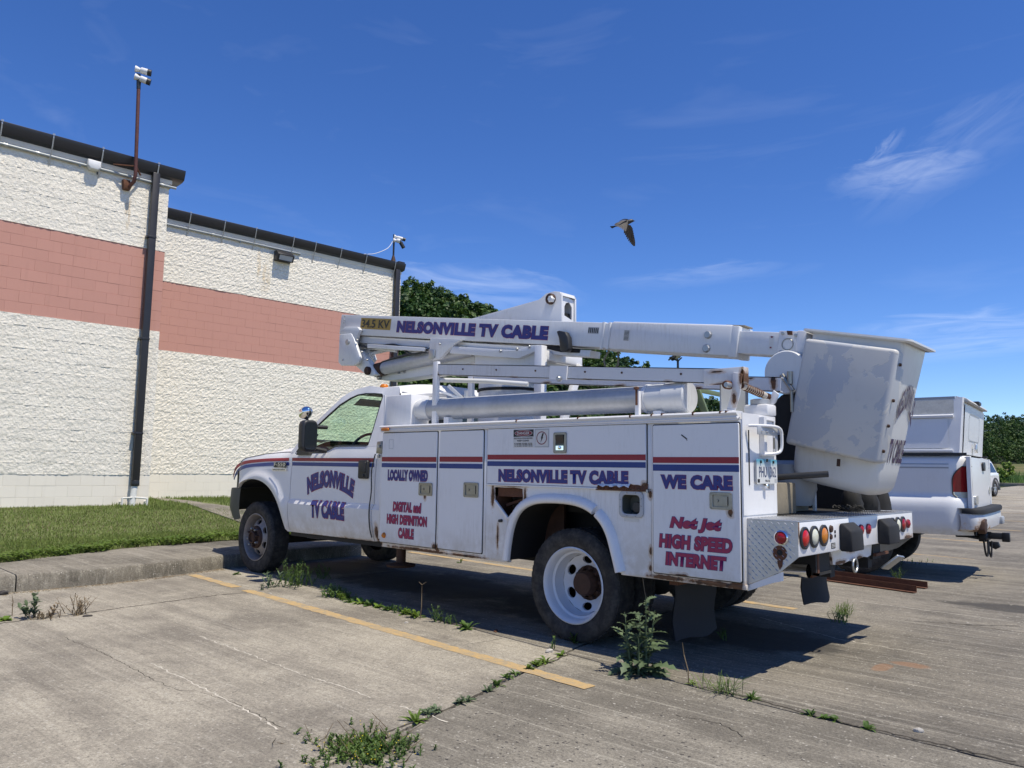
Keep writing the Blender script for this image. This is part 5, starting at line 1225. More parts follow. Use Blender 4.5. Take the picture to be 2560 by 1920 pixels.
def skin(outer, holes, fn):
    bm = bmesh.new()
    for lp in [outer]+list(holes):
        vs = [bm.verts.new((p[0], p[1], 0)) for p in lp]; [bm.edges.new((vs[i], vs[(i+1) % len(vs)])) for i in range(len(vs))]
    bmesh.ops.triangle_fill(bm, use_beauty=True, edges=bm.edges[:]); bm.verts.index_update()
    m_ = MB(); m_.add([fn(v.co.x, v.co.y) for v in bm.verts], [tuple(v.index for v in f.verts) for f in bm.faces]); bm.free(); return m_
WINPX = [(738, 1134), (772, 1133), (800, 1133), (808, 1132.5), (822, 1126), (837, 1118), (848, 1116.5), (885, 1116), (915, 1116), (921, 1112), (934, 1072), (946, 1030), (958, 990), (956, 984), (937, 982.5), (915, 982.5), (895, 986), (877, 994), (850, 1011), (820, 1038), (789, 1067), (765, 1094)]
WIN = [cabpx(a, b, 1) for a, b in WINPX]; WIN = [(p.x, p.z) for p in WIN]
def shrink(poly, d):
    cx = sum(p[0] for p in poly)/len(poly); cz = sum(p[1] for p in poly)/len(poly); out = []
    n = len(poly)
    for i, p in enumerate(poly):
        a, b = Vector(poly[i-1]), Vector(poly[(i+1) % n]); t = (b-a).normalized(); nn = Vector((-t.y, t.x))
        if nn.dot(Vector((cx, cz))-Vector(p)) < 0: nn = -nn
        q = Vector(p)+nn*d; out.append((q.x, q.y))
    return out
APX = [(728, 1129), (762, 1085), (799, 1046), (828, 1019), (855, 993), (872, 982), (889, 974), (924, 964.5)]
AP = [cabpx(a, b, 1) for a, b in APX]; AP = [(p.x, p.z) for p in AP]
XB = 2.385
OUT = [(.70, 1.383)]+AP+[(2.1, 2.035), (XB-.06, 2.035), (XB-.02, 2.0), (XB, 1.9), (XB, 1.437), (1.62, 1.437), (1.56, 1.431), (1.42, 1.386), (1.34, 1.373), (.92, 1.373)]
for side in (0, 1):
    mir = mirror_y if side else (lambda m_: m_)
    nm = 'cab_door'
    fe = mir(columns(-.66, .738, 40)).build('fender', WC, bt, smooth=50)
    dr = mir(columns(.748, 2.243, 30)).build('cab_door', WC, bt, smooth=28)
    mir(columns(2.253, XB, 4)).build('cab_corner', WC, bt, smooth=28)
    mir(skin(OUT, [WIN], lambda x, z: (x, yg(z), z))).build('window_surround', WC, dr, smooth=30)
    m_ = MB(); wi = shrink(WIN, .016); m_.grid([[(x, yg(z)-.003, z) for x, z in WIN], [(x, yg(z)-.006, z) for x, z in shrink(WIN, .005)], [(x, yg(z)+.006, z) for x, z in wi], [(x, yg(z)+.012, z) for x, z in wi]], close=True); mir(m_).build('window_seal', M['black_plastic'], dr, smooth=40)
    mir(skin(shrink(WIN, .012), [], lambda x, z: (x, yg(z)+.01, z))).build('window_glass', M['glass_side'], dr)
    # dark liner behind the shut lines
    m_ = MB(); m_.grid([[(x, ysd(x, z)+.035, z) for z in [lerp(zb(x)+.02, zt(x)-.02, k/8) for k in range(9)]] for x in (.70, .743, .78)]); m_.grid([[(x, ysd(x, z)+.035, z) for z in [lerp(zb(x)+.02, zt(x)-.02, k/8) for k in range(9)]] for x in (2.22, 2.248, 2.28)]); mir(m_).build('seam_backing', M['stripe_dark'], bt)
    if not side: near_door, near_fender = dr, fe
    # inner wheel well
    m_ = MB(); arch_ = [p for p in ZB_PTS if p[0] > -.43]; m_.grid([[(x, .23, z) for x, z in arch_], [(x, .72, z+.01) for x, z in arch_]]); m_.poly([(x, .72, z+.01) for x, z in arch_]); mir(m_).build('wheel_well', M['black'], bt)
    # inner door panel
    m_ = MB(); m_.box(.85, 2.3, .27, .30, .6, 1.37); mir(m_).build('door_trim', M['upholstery'], dr)
# hood
rows = []
zc_x, zc_z = [-.72, -.66, -.6, -.5, -.3, .1, .5, .80, .9], [1.10, 1.18, 1.235, 1.29, 1.36, 1.445, 1.50, 1.528, 1.53]
for i in range(25):
    x = lerp(-.66, .84, i/24); e = zt(min(x, .745)); y0 = ysd(min(x, .745), e); zc = interp(x, zc_x, zc_z); row = []
    for k in range(25):
        t = k/24; s_ = abs(2*t-1); yy = lerp(y0, 2.4-y0, t); f = (1-s_**3.2)
        z = lerp(e, zc, f)+.022*math.exp(-((s_-.62)/.09)**2)*min(1, (x+.7)/.6); row.append((x-.20*(1-s_*s_)*max(0, min(1, (.2-x)/.8)), yy, z))
    rows.append(row)
mb = MB(); mb.grid(rows); hood = mb.build('hood', WC, bt, smooth=50)
mb = MB(); mb.grid([[(.80, y, 1.50) for y in np.linspace(.42, 1.98, 9)], [(.62+.22*abs((y-1.2)/.8)**2, y, 1.535) for y in np.linspace(.42, 1.98, 9)]]); mb.build('cowl', M['black_plastic'], bt)
# hood seam on the near side
mb = MB(); mb.tube([(x, ysd(x, zt(x))-.001, zt(x)+.004) for x in [-.5+.06*k for k in range(20)]], .003, 6); mb.build('hood_seam', M['stripe_dark'], hood)
# windshield between the A pillars
A0 = [Vector((x, yg(z)+.004, z)) for x, z in [(.72, 1.386)]+AP]
rows = []
for i, p in enumerate(A0[:-1]):
    q = Vector((p.x, 2.4-p.y, p.z)); t0 = i/(len(A0)-2); row = []
    for k in range(21):
        t = k/20; b = 1-(2*t-1)**2; row.append((lerp(p.x, q.x, t)-.20*b*(1-.35*t0), lerp(p.y, q.y, t), p.z+.05*b*(1-t0)*2+.035*b*t0))
    rows.append(row)
mb = MB(); mb.grid([[r[k] for k in range(1, 20)] for r in rows]); mb.build('windshield', M['glass_shield'], bt, smooth=60)
mb = MB(); mb.grid([[r[k] for k in range(0, 2)] for r in rows]); mb.grid([[r[k] for k in range(19, 21)] for r in rows]); mb.build('a_pillar', M['black_plastic'], bt, smooth=40)
top = rows[-1]
# roof
rws = []
xr0 = A0[-2].x
for i in range(13):
    t = i/12; row = []
    for k in range(21):
        s_ = 2*k/20-1; xe = lerp(xr0, XB-.02, t); x = lerp(top[k][0], XB-.01+.03*(1-s_*s_), t)
        e = 2.035 if t > .1 else lerp(top[k][2], 2.035, t/.1); e = lerp(top[k][2], 2.035 if abs(s_) == 1 else 2.035, min(1, t*2))
        yed = lerp(A0[-2].y, yg(2.03), min(1, t*3)); y = lerp(yed, 2.4-yed, k/20)
        z = lerp(top[k][2], 2.036+.075*(1-abs(s_)**2.6), min(1, t*2.2))-.10*max(0, (t-.86)/.14)**2
        row.append((x, y, z))
    rws.append(row)
mb = MB(); mb.grid(rws); roof = mb.build('cab_roof', WC, bt, smooth=50)
# back of the cab with its window
bk_ = rws[-1]
mb = panel([(.24, .56), (.25, 1.40), (.34, 1.80), (.46, 1.945), (1.2, 1.985), (1.94, 1.945), (2.06, 1.80), (2.15, 1.40), (2.16, .56)], [rrect(.50, 1.90, 1.50, 1.86, .08)], XB-.015, XB+.01, 'x'); mb.build('cab_back', WC, bt, smooth=30)
mb = MB(); mb.grid([[(XB, .235, .56), (XB, .25, 1.4), (XB, .372, 1.95)], [(XB+.005, .25, .56), (XB+.006, .27, 1.4), (XB+.006, .42, 1.94)]]); mb.build('cab_back_edge', WC, bt)
mb = MB(); mb.grid([[(x, y, z) for x, y, z in bk_], [(XB+.005, lerp(.40, 2.0, k/20), 1.93+.05*(1-(2*k/20-1)**2)) for k in range(21)]]); mb.build('roof_rear_edge', WC, bt, smooth=50)
mb = MB(); mb.prism(rrect(.50, 1.90, 1.50, 1.86, .08), 'x', XB-.01, XB-.004); mb.build('rear_window', M['glass_dark'], bt)
for y in (.52, .86, 1.2, 1.54, 1.88):
    i_ = 4; z = 2.06+.03*(1-abs((y-1.2)/.8)**2); mb = MB(); mb.lathe([(.045, -.01), (.042, .012), (.03, .026), (0, .031)], (1.93, y, z), 'z', 14); mb.build('roof_marker', M['amber'], roof, smooth=60)
# front bumper, grille, lamps
path = smoothpts([(-.37, .215), (-.52, .205), (-.64, .24), (-.76, .37), (-.87, .7), (-.90, 1.2)], 5); path = path+[(x, 2.4-y) for x, y in path[-2::-1]]
rws = []
for i, (x, y) in enumerate(path):
    e = min(1, min(i, len(path)-1-i)/6); b = lerp(.60, .66, e) if min(i, len(path)-1-i) < 8 else .66; b = interp(min(i, len(path)-1-i), [0, 4, 8, 12], [.60, .575, .64, .68])
    rws.append([(x, y, z_) for z_ in (.955, .952)]+[(x+(-.012 if k else 0), y-.006, z_) for k, z_ in enumerate((.93, .8, .72))]+[(x+.01, y+.01, b)])
mb = MB(); mb.grid(rws); mb.grid([[r[0] for r in rws], [(r[0][0]+.10, lerp(r[0][1], 1.2, .12), .955) for r in rws]]); mb.build('front_bumper', M['bumper_grey'], bt, smooth=40)
mb = MB(); mb.grid([[(x+.03, lerp(y, 1.2, .05), z) for x, y in path[7:-7]] for z in (.96, 1.06, 1.16)]); mb.build('grille', M['bumper_grey'], bt, smooth=40)
for s_ in (0, 1):
    m_ = MB(); m_.grid([[(x, y, z) for x, y in ((-.60, .30), (-.68, .34), (-.74, .44), (-.77, .56))] for z in (.985, 1.05, 1.12, 1.17)]); (mirror_y(m_) if s_ else m_).build('headlamp', M['clear_lens'], bt, smooth=40)
    m_ = MB(); m_.grid([[(x, y, z) for x, y in ((-.555, .288), (-.60, .302), (-.635, .32))] for z in (1.0, 1.08, 1.165)]); (mirror_y(m_) if s_ else m_).build('turn_lamp', M['amber'], bt, smooth=40)
mb = MB(); mb.box(-.60, .72, .75, 1.65, .62, 1.18); mb.build('engine_bay', M['black'], bt)
# rocker and step underside
mb = MB(); mb.box(.70, 2.38, .26, .34, .47, .54); mb.build('rocker_panel', M['chassis'], bt)
mb = MB(); mb.tube([(.80, .42, .50), (1.02, .42, .50)], .06, 12); mb.build('muffler', M['galv'], bt, smooth=40)
mb = MB(); mb.box(.75, 2.4, .3, 2.1, .50, .56); mb.build('cab_floor', M['chassis'], bt)
# interior
mb = MB(); mb.prism([(.74, 1.0), (.74, 1.40), (.86, 1.445), (1.06, 1.45), (1.16, 1.40), (1.17, 1.0)], 'y', .33, 2.07); mb.build('dashboard', M['upholstery'], bt, bevel=.02)
mb = MB(); c = Vector((1.38, .72, 1.43)); ax = Vector((-.85, 0, .52)).normalized(); e1 = Vector((0, 1, 0)); e2 = ax.cross(e1); mb.tube([c+(e1*math.cos(t)+e2*math.sin(t))*.19 for t in [k*2*math.pi/28 for k in range(28)]], .015, 8, closed=True); mb.tube([c+e1*.185, c+ax*.0-Vector((.03, 0, 0)), c-e1*.185], .014, 8); mb.tube([c-Vector((.02, 0, 0)), c+ax*.0+Vector((-.30, 0, -.17))], .03, 8); mb.build('steering_wheel', M['black_plastic'], bt, smooth=40)
for y in (.72, 1.68): mb = MB(); mb.prism([(1.72, .85), (1.75, 1.02), (2.14, 1.02), (2.22, 1.50), (2.33, 1.50), (2.30, .85)], 'y', y-.26, y+.26); mb.build('seat', M['upholstery'], bt, bevel=.05)
mb = MB(); mb.prism([(1.40, 1.845), (1.43, 1.91), (1.445, 1.90), (1.42, 1.845)], 'y', 1.08, 1.32); mb.tube([(1.43, 1.2, 1.89), (1.36, 1.2, 1.97)], .01, 6); mb.build('interior_mirror', M['black_plastic'], bt)
mb = MB(); mb.grid([[(1.62, y, 1.955) for y in (.45, .8, 1.1)], [(1.50, y, 1.89) for y in (.45, .8, 1.1)]]); mb.build('sun_visor', M['upholstery'], bt)
mb = MB(); mb.grid([[(x, y, 1.985) for y in (.42, 1.98)] for x in (1.66, 2.36)]); mb.build('headliner', M['upholstery'], bt)
# mirror, spotlight
P = onplane(770, 1090, 1, .02)
mb = MB(); mb.prism(rrect(-.10, .09, -.165, .165, .06, 6), 'x', P.x-.045, P.x+.055); mb.v = [(x, .02+y*.95+.0*z, P.z+z) for x, y, z in mb.v]; mm = mb.build('door_mirror', M['black_plastic'], bt, bevel=.022, segs=3)
mb = MB(); mb.prism(rrect(-.08, .07, -.14, .14, .045, 4), 'x', P.x+.056, P.x+.06); mb.v = [(x, .02+y*.95, P.z+z) for x, y, z in mb.v]; mb.build('mirror_face', M['glass_dark'], mm)
mb = MB(); mb.tube([(P.x-.02, .06, P.z+.1), (P.x+.0, .25, P.z+.10)], .02, 8); mb.tube([(P.x-.02, .06, P.z-.12), (P.x+.02, .235, P.z-.15)], .024, 8); mb.prism([(.84, 1.352), (1.10, 1.352), (1.08, 1.40), (.90, 1.44)], 'y', .19, .235); mb.build('mirror_bracket', M['black_plastic'], mm, smooth=40)
mb = MB(); mb.tube([(P.x-.10, .13, P.z+.02), (P.x-.07, .16, P.z-.01)], [.035, .045], 12); mb.build('mirror_cap', M['black_plastic'], mm, smooth=40)
S = onplane(767, 1030, 1, .12); sx = Vector((-.5, -.1, -.05)).normalized()
mb = MB(); d_ = Vector((.75, -.1, .25)).normalized(); c = Vector((S.x, .12, S.z)); q0 = d_.orthogonal().normalized(); q1 = d_.cross(q0); prof = [(.062, -.075), (.068, -.06), (.070, -.04), (.066, -.005), (.054, .03), (.034, .058), (.012, .07), (0, .072)]
mb.grid([[c+d_*h+(q0*math.cos(t)+q1*math.sin(t))*r for t in [k*2*math.pi/24 for k in range(24)]] for r, h in prof], close=True); spl = mb.build('spotlight', M['chrome'], bt, smooth=60)
mb = MB(); mb.tube([c-Vector((0, 0, .065)), c-Vector((.0, -.03, .12)), c+Vector((.05, .12, -.16))], .016, 8); mb.box(S.x-.03, S.x+.03, .10, .15, S.z-.125, S.z-.095); mb.build('spotlight_mount', M['black_plastic'], spl, smooth=40)
# door handle, badge, stripes
mb = MB(); x0, x1, z0, z1 = 2.005, 2.155, 1.118, 1.30; mb.prism(rrect(x0, x1, z0, z1, .02, 3), 'y', .17, .20); dh = mb.build('door_handle', M['black_plastic'], near_door, bevel=.006); mb = MB(); mb.prism(rrect(x0+.025, x1-.02, z0+.06, z1-.015, .012, 3), 'y', .16, .172); mb.lathe([(0, -.0), (.014, .001), (.016, .01)], (2.10, .158, z0+.03), 'y', 12); mb.build('handle_paddle', M['black_plastic'], near_door, bevel=.005)
def sribbon(up, lo, mat, parent, off=.0025, name='stripe', n=6):
    U = [cabpx(*p) for p in smoothpts(up, n)]; L_ = [cabpx(*p) for p in smoothpts(lo, n)]; rows = []
    for k in range(6):
        rows.append([]); 
        for a, b in zip(U, L_): p = a.lerp(b, k/5); rows[-1].append((p.x, ysd(p.x, p.z)-off, p.z))
    m_ = MB(); m_.grid(rows); return m_.build(name, mat, parent, smooth=60)
sribbon([(723.5, 1144.6), (700, 1145), (670, 1146), (644, 1148), (625, 1150), (608, 1153.5), (597, 1159), (589, 1168), (585, 1180), (582.5, 1192)], [(723.5, 1152.5), (700, 1153), (670, 1154), (644, 1156), (625, 1158), (611, 1161), (600, 1165.5), (591.5, 1174), (587, 1184), (583.5, 1195)], M['red'], near_fender)
sribbon([(723.5, 1155.3), (700, 1155.6), (678, 1156), (644.5, 1158.4), (625, 1160.5), (611.5, 1163), (601, 1167.5), (592.5, 1176), (588, 1186), (584.5, 1197)], [(723.5, 1164), (700, 1164.2), (678, 1164.6), (644.5, 1166.4), (628, 1168), (615, 1170.5), (604, 1175), (595.5, 1182), (590, 1191), (586, 1201)], M['blue'], near_fender)
sribbon([(731, 1144.4), (780, 1144.8), (830, 1145), (880, 1145), (936, 1145.4)], [(731, 1152.5), (780, 1153), (830, 1153.5), (880, 1154), (936, 1155)], M['red'], near_door)
sribbon([(731, 1155.3), (780, 1156), (830, 1156.6), (880, 1157.2), (936, 1158)], [(731, 1164), (780, 1165), (830, 1166), (880, 1167), (936, 1168)], M['blue'], near_door)
band(.405, .66, 1.212, 1.272, near_fender, M['ink_grey'], 'badge_plate', .181); mb = MB(); mb.box(.37, .672, .179, .184, 1.178, 1.200); mb.build('badge_bar', M['silver_badge'], near_fender)
letters('F-550', .415, .652, 1.228, 1.268, .1795, M['silver_badge'], None, near_fender, .01, name='badge_lettering'); letters('SUPER DUTY', .49, .652, 1.213, 1.2235, .1795, M['silver_badge'], None, near_fender, .01, name='badge_lettering')
mb = MB(); [mb.box(.40+.028*k, .415+.028*k, .1775, .179, 1.184, 1.194) for k in range(9)]; mb.build('badge_bar_print', M['ink'], near_fender)
def warp1(x, z):
    u = (x-1.494)/.442; zz = z-.908; h = .186; zz2 = .908+.103*(1-u*u)-.004*u+zz*(1-.03*u); xx = x+(zz-.09)*u*.16; return (xx, ysd(xx, zz2)-.004, zz2)
letters('NELSONVILLE', 1.075, 1.915, .908, 1.094, 0, M['blue_letter'], M['red_letter'], near_door, .058, .026, warp=warp1, spacing=1.04)
def warp2(x, z): return (x, ysd(x, z)-.0045, z+.006*math.sin((x-1.19)/.6*3.14))
letters('TV CABLE', 1.195, 1.80, .688, .878, 0, M['blue_letter'], M['red_letter'], near_door, .058, .026, warp=warp2, spacing=1.04)
mb = MB(); mb.tube(smoothpts([(2.29, .16, 1.36), (2.235, .165, 1.2), (2.24, .165, 1.0), (2.215, .165, .82), (2.225, .17, .66), (2.255, .18, .56)], 5), .006, 6); mb.build('hanging_cable', M['black_plastic'], bt)

# ---------------------------------------------------------------- bucket truck: rack, boom, bucket
def ppx(pts, y): return [(p.x, p.z) for p in (onplane(a, b, 1, y) for a, b in pts)]
def plate(pts, y0, y1, name, mat, parent=None, bevel=.004, px=True):
    m_ = MB(); m_.prism(ppx(pts, y0) if px else pts, 'y', y0, y1); return m_.build(name, mat, parent or bt, bevel=bevel)
def pin(px, py, y, r, L, name, mat, parent=None, n=16):
    p = onplane(px, py, 1, y); m_ = MB(); m_.lathe([(0, -L), (r*.8, -L), (r, -L*.7), (r, .01)], (p.x, y, p.z), 'y', n); return m_.build(name, mat, parent or bt, smooth=40)
WB, WR = M['white_boom'], M['white_rack']
# tool box behind the cab
yb = onplane(1073, 1020, 0, 2.885).y
mb = MB(); mb.box(2.508, 2.885, .09, min(.62, max(.3, yb)), 1.617, 1.905); tbx = mb.build('tool_box', M['white'], bt, bevel=.008)
mb = MB(); mb.box(2.50, 2.515, .082, .09, 1.617, 1.915); mb.build('box_edge', M['white'], tbx)
# pipe carrier tube on the rail
ya = .205; c0, c1 = (2.93, ya, 1.765), (5.66, ya, 1.742)
mb = MB(); mb.tube([(3.02, ya, 1.764), (5.36, ya, 1.7445)], .095, 32); tu = mb.build('pipe_carrier', M['alu'], bt, smooth=40)
mb = MB(); mb.tube([(2.84, ya, 1.766), (2.855, ya, 1.766), (2.90, ya, 1.7655), (3.06, ya, 1.764)], [.045, .075, .098, .1], 32); mb.build('end_cap', M['white_old'], tu, smooth=40)
mb = MB(); mb.tube([(5.35, ya, 1.7445), (5.50, ya, 1.743), (5.502, ya, 1.743), (5.655, ya, 1.742), (5.67, ya, 1.742), (5.68, ya, 1.742)], [.099, .1, .105, .106, .108, .1], 32); mb.build('end_cap', M['white_old'], tu, smooth=40)
for x, z in ((4.45, 1.752), (3.5, 1.76)): mb = MB(); mb.tube([(x, ya, z), (x+.03, ya, z)], .0965, 32); mb.build('weld_band', M['alu'], tu, smooth=40)
mb = MB(); mb.tube([(5.34, ya, 1.7445), (5.365, ya, 1.744)], .104, 28); mb.box(5.33, 5.36, .06, .09, 1.615, 1.79); mb.box(5.33, 5.385, .07, .12, 1.612, 1.625); mb.build('tube_clamp', M['white'], tu, smooth=40)
mb = MB(); mb.tube([(5.345, .055, 1.69), (5.345, .055, 1.80)], .008, 8); mb.lathe([(0, 1.80), (.02, 1.80), (.02, 1.815), (0, 1.82)], (5.345, .055, 0), 'z', 8); mb.build('clamp_bolt', M['rust'], tu, smooth=40)
for xa_, zz_ in ((3.3, 1.68), (5.44, 1.65)): mb = MB(); mb.box(xa_, xa_+.06, .12, .29, 1.612, zz_); mb.build('tube_saddle', M['white'], tu)
# ladder rack
def channel(y, xa, za, xb, zb_, h, name, w=.045):
    """C-section beam running along the truck, open side away"""
    d = Vector((xb-xa, 0, zb_-za)).normalized(); up = Vector((-d.z, 0, d.x)); a = Vector((xa, y, za)); L = Vector((xb-xa, 0, zb_-za)).length
    m_ = MB(); m_.obox(a+d*L/2+Vector((0, .003, 0)), d*L/2, (0, .003, 0), up*h/2); m_.obox(a+d*L/2+up*(h/2-.003)+Vector((0, w/2, 0)), d*L/2, (0, w/2, 0), up*.003); m_.obox(a+d*L/2-up*(h/2-.003)+Vector((0, w/2, 0)), d*L/2, (0, w/2, 0), up*.003)
    return m_.build(name, WR, bt, weld=False)
rk = channel(.12, 3.16, 2.115, 6.115, 1.842, .10, 'rack_rail'); channel(.56, 3.16, 2.10, 6.16, 1.83, .10, 'rack_rail'); 
for k, x in enumerate((3.53, 3.93, 4.36, 4.85, 5.18, 5.66)): z = lerp(2.115, 1.842, (x-3.16)/2.955)+.008; mb = MB(); mb.lathe([(0, -.006), (.007, -.006), (.008, 0)], (x, .12, z), 'y', 10); mb.build('rack_bolt', M['rust_dark'], rk)
mb = MB(); z_ = lerp(2.115, 1.842, (4.62-3.16)/2.955); mb.obox((4.60, .112, z_-.002), (.085, 0, -.008), (0, .006, 0), (.004, 0, .052)); mb.build('splice_plate', M['white'], rk)
mb = MB(); mb.lathe([(0, -.03), (.016, -.03), (.022, -.02), (.022, 0)], (4.62, .105, z_-.052), 'y', 14); mb.build('splice_bolt', M['galv'], rk, smooth=40)
mb = MB(); mb.box(5.84, 6.118, .10, .114, 1.80, 1.905); mb.build('end_plate', WR, rk, bevel=.003); mb = MB(); mb.box(6.10, 6.12, .10, .17, 1.80, 1.905); mb.build('end_cap_plate', WR, rk, bevel=.003)
for y in (.12, .56): mb = MB(); mb.box(3.145, 3.205, y-.006, y+.03, 1.612, 2.185 if y < .3 else 2.17); mb.build('rack_post', M['white'], bt, bevel=.004)
mb = MB(); mb.bar((3.18, .14, 1.93), (3.7, .5, 1.70), .03, .02); mb.build('rack_brace', M['white'], bt)
mb = MB(); mb.tube([(3.2, .16, 2.02), (3.6, .35, 2.0), (3.95, .5, 1.965)], .022, 10); mb.build('rack_torsion_bar', M['white_old'], bt, smooth=40)
plate([(1832, 868+62), (1855, 872+62), (1849, 985), (1836, 1030), (1815, 1028), (1828, 985)], .085, .10, 'rack_rear_bracket', WR)
mb = MB(); mb.prism(ppx([(1816, 1024), (1838, 1026), (1840, 1034), (1814, 1032)], .09), 'y', .05, .17); mb.build('bracket_foot', WR, bt, bevel=.004)
a = Vector((6.085, .13, 1.79)); b = Vector((6.10, .56, 1.735)); mb = MB(); mb.tube([a, b], .020, 12)
for k in range(9): q = a.lerp(b, .1+.06*k); mb.tube([q, q+(b-a)*.03], .026, 12)
for k in range(4): q = a.lerp(b, .78+.05*k); mb.tube([q, q+(b-a)*.02], .025, 12)
mb.build('rack_shaft', M['rust'], bt, smooth=40)
M['shaft_pale'] = paint('worn_shaft_paint', (.55, .5, .42), grime=.8)
mb = MB(); mb.tube([a.lerp(b, .02), a.lerp(b, .75)], .0235, 12); mb.build('shaft_sleeve', M['shaft_pale'], bt, smooth=40)
pin(1822, 963, .09, .028, .05, 'roller_hub', M['rust']); pin(1822, 963, .06, .018, .04, 'roller_cap', M['galv'])
plate([(1933, 975), (1946, 985), (1938, 1005), (1905, 1045), (1885, 1042), (1921, 1003)], .50, .52, 'shaft_bracket', M['white'], bevel=.003)
mb = MB(); mb.box(5.90, 5.91, .2, .60, 1.60, 1.88); mb.build('rack_end_panel', M['grey_panel'], bt)
# small tank on the near compartment
P = onplane(1858, 1012, 1, .36); Q = onplane(1930, 1040, 1, .36)
mb = MB(); mb.box(P.x, P.x+.17, .36, .50, 1.607, P.z); tk = mb.build('fluid_tank', M['white'], bt, bevel=.015)
mb = MB(); mb.lathe([(.058, 0), (.062, .004), (.062, .034), (.055, .038), (0, .039)], (P.x+.085, .43, P.z), 'z', 24); mb.build('tank_cap', M['alu'], tk, smooth=40)
# pedestal and turret
pc = (3.03, 1.28)
mb = MB(); mb.lathe([(.33, .95), (.33, 1.86), (.335, 1.865), (.335, 1.90)], (pc[0], pc[1], 0), 'z', 40); pd = mb.build('pedestal', M['white'], bt, smooth=40)
mb = MB(); mb.lathe([(.336, 2.005), (.345, 2.01), (.345, 2.03), (.336, 2.035)], (*pc, 0), 'z', 40); mb.build('bearing_ring', M['black'], pd, smooth=40)
mb = MB(); mb.lathe([(.33, 1.90), (.33, 2.005), (.33, 2.035), (.325, 2.16), (.30, 2.17), (0, 2.17)], (*pc, 0), 'z', 40); mb.build('turret_base', M['white_old'], pd, smooth=40)
def pedpx(px, py):
    """point on the pedestal's drum seen at a pixel"""
    d = Vector(_dirpx(px, py)); o = Vector(CAM); dx, dy = d.x, d.y; fx, fy = o.x-pc[0], o.y-pc[1]; R2 = .338
    a_ = dx*dx+dy*dy; b_ = 2*(fx*dx+fy*dy); c_ = fx*fx+fy*fy-R2*R2; D_ = max(0, b_*b_-4*a_*c_); t = (-b_-math.sqrt(D_))/(2*a_); return o+d*t
rws = [[pedpx(lerp(1290, 1318, i/5), y) for i in range(6)] for y in (968, 985)]
mb = MB(); mb.grid(rws); mb.build('pedestal_decal', M['decal_white'], pd)
rws = [[pedpx(lerp(1290, 1312, i/5), y) for i in range(6)] for y in (968, 973)]
rws = [[p+(Vector((p.x-pc[0], p.y-pc[1], 0))).normalized()*.002 for p in r] for r in rws]; mb = MB(); mb.grid(rws); mb.build('pedestal_decal_header', M['danger_red'], pd)
mb = MB(); mb.box(2.72, 3.62, 1.06, 1.60, 2.19, 2.40); mb.build('turret_head', M['white_old'], bt, bevel=.012)
# tall pivot plates rising from the turret
yN = 1.36; TRI = [(1177, 797), (1347, 749), (1366, 733), (1386, 728), (1400, 729.5), (1404, 738), (1404, 803), (1400, 850), (1330, 880), (1230, 880), (1175, 820)]
pn = onplane(1404, 770, 1, yN); yF = min(1.9, max(1.5, onplane(1441, 778, 0, pn.x).y)); tri = ppx(TRI, yN)
mb = MB(); mb.prism(tri, 'y', yN, yN+.02); pv = mb.build('pivot_plate', WB, bt, bevel=.004); mb = MB(); mb.prism(tri, 'y', yF-.02, yF); mb.build('pivot_plate', WB, bt, bevel=.004)
mb = panel([(yN+.021, pn.z-.22), (yF-.021, pn.z-.22), (yF-.021, pn.z+.115), (yN+.021, pn.z+.15)], [[(lerp(yN, yF, .3), pn.z-.06), (lerp(yN, yF, .8), pn.z-.09), (lerp(yN, yF, .8), pn.z+.04), (lerp(yN, yF, .62), pn.z+.085), (lerp(yN, yF, .4), pn.z+.07), (lerp(yN, yF, .3), pn.z+.03)]], pn.x-.03, pn.x-.022, 'x'); mb.build('saddle_plate', M['white'], bt)
mb = MB(); mb.box(pn.x-.5, pn.x-.06, yN+.03, yF-.03, pn.z-.5, pn.z-.02); mb.build('pivot_interior', M['black'], bt)
mb = MB(); mb.grid([[(x, y, z+.0) for x, z in tri[1:6]] for y in (yN+.005, yF-.005)]); mb.build('pivot_top', WB, bt)
pin(1379, 748, yN, .055, .045, 'pivot_pin', M['rust_dark']); pin(1379, 748, yN-.03, .035, .03, 'pivot_bolt', M['white_old'], n=6)
# lower boom and lift cylinder
def beam_px(a, b, y, r, name, mat, n=20):
    p, q = onplane(*a, 1, y), onplane(*b, 1, y); m_ = MB(); m_.tube([p, q], r, n); return m_.build(name, mat, bt, smooth=40)
beam_px((948, 924), (1180, 873), 1.16, .075, 'lift_cylinder', M['alu']); beam_px((940, 926), (962, 921), 1.16, .083, 'cylinder_collar', M['rust_dark']); beam_px((1060, 900), (1235, 868), 1.24, .05, 'cylinder_rod', M['white_old'])
plate([(942, 930), (990, 927), (1085, 905), (1240, 868), (1250, 885), (1090, 935), (985, 951), (950, 950), (940, 943)], 1.20, 1.42, 'lower_boom', M['white_old'], bevel=.012)
for a in ((997, 932), (1010, 930)): pin(*a, 1.19, .014, .02, 'boom_bolt', M['galv'])
pin(949, 944, 1.19, .03, .03, 'knuckle_pin', M['galv'])
plate([(890, 873), (905, 876), (915, 895), (936, 925), (940, 936), (930, 940), (915, 938), (885, 912)], 1.06, 1.14, 'knuckle_link', WB, bevel=.012); pin(920, 927, 1.05, .05, .03, 'link_pin', M['rust_dark']); pin(927, 880+7, 1.2, .07, .06, 'sheave', M['white_old'])
plate([(848, 836), (877, 833), (884, 845), (900, 893), (896, 905), (884, 914), (852, 914), (845, 906)], .98, 1.02, 'knuckle_plate', WB, bevel=.012); pin(870, 855, .98, .035, .02, 'knuckle_bolt', M['galv'])
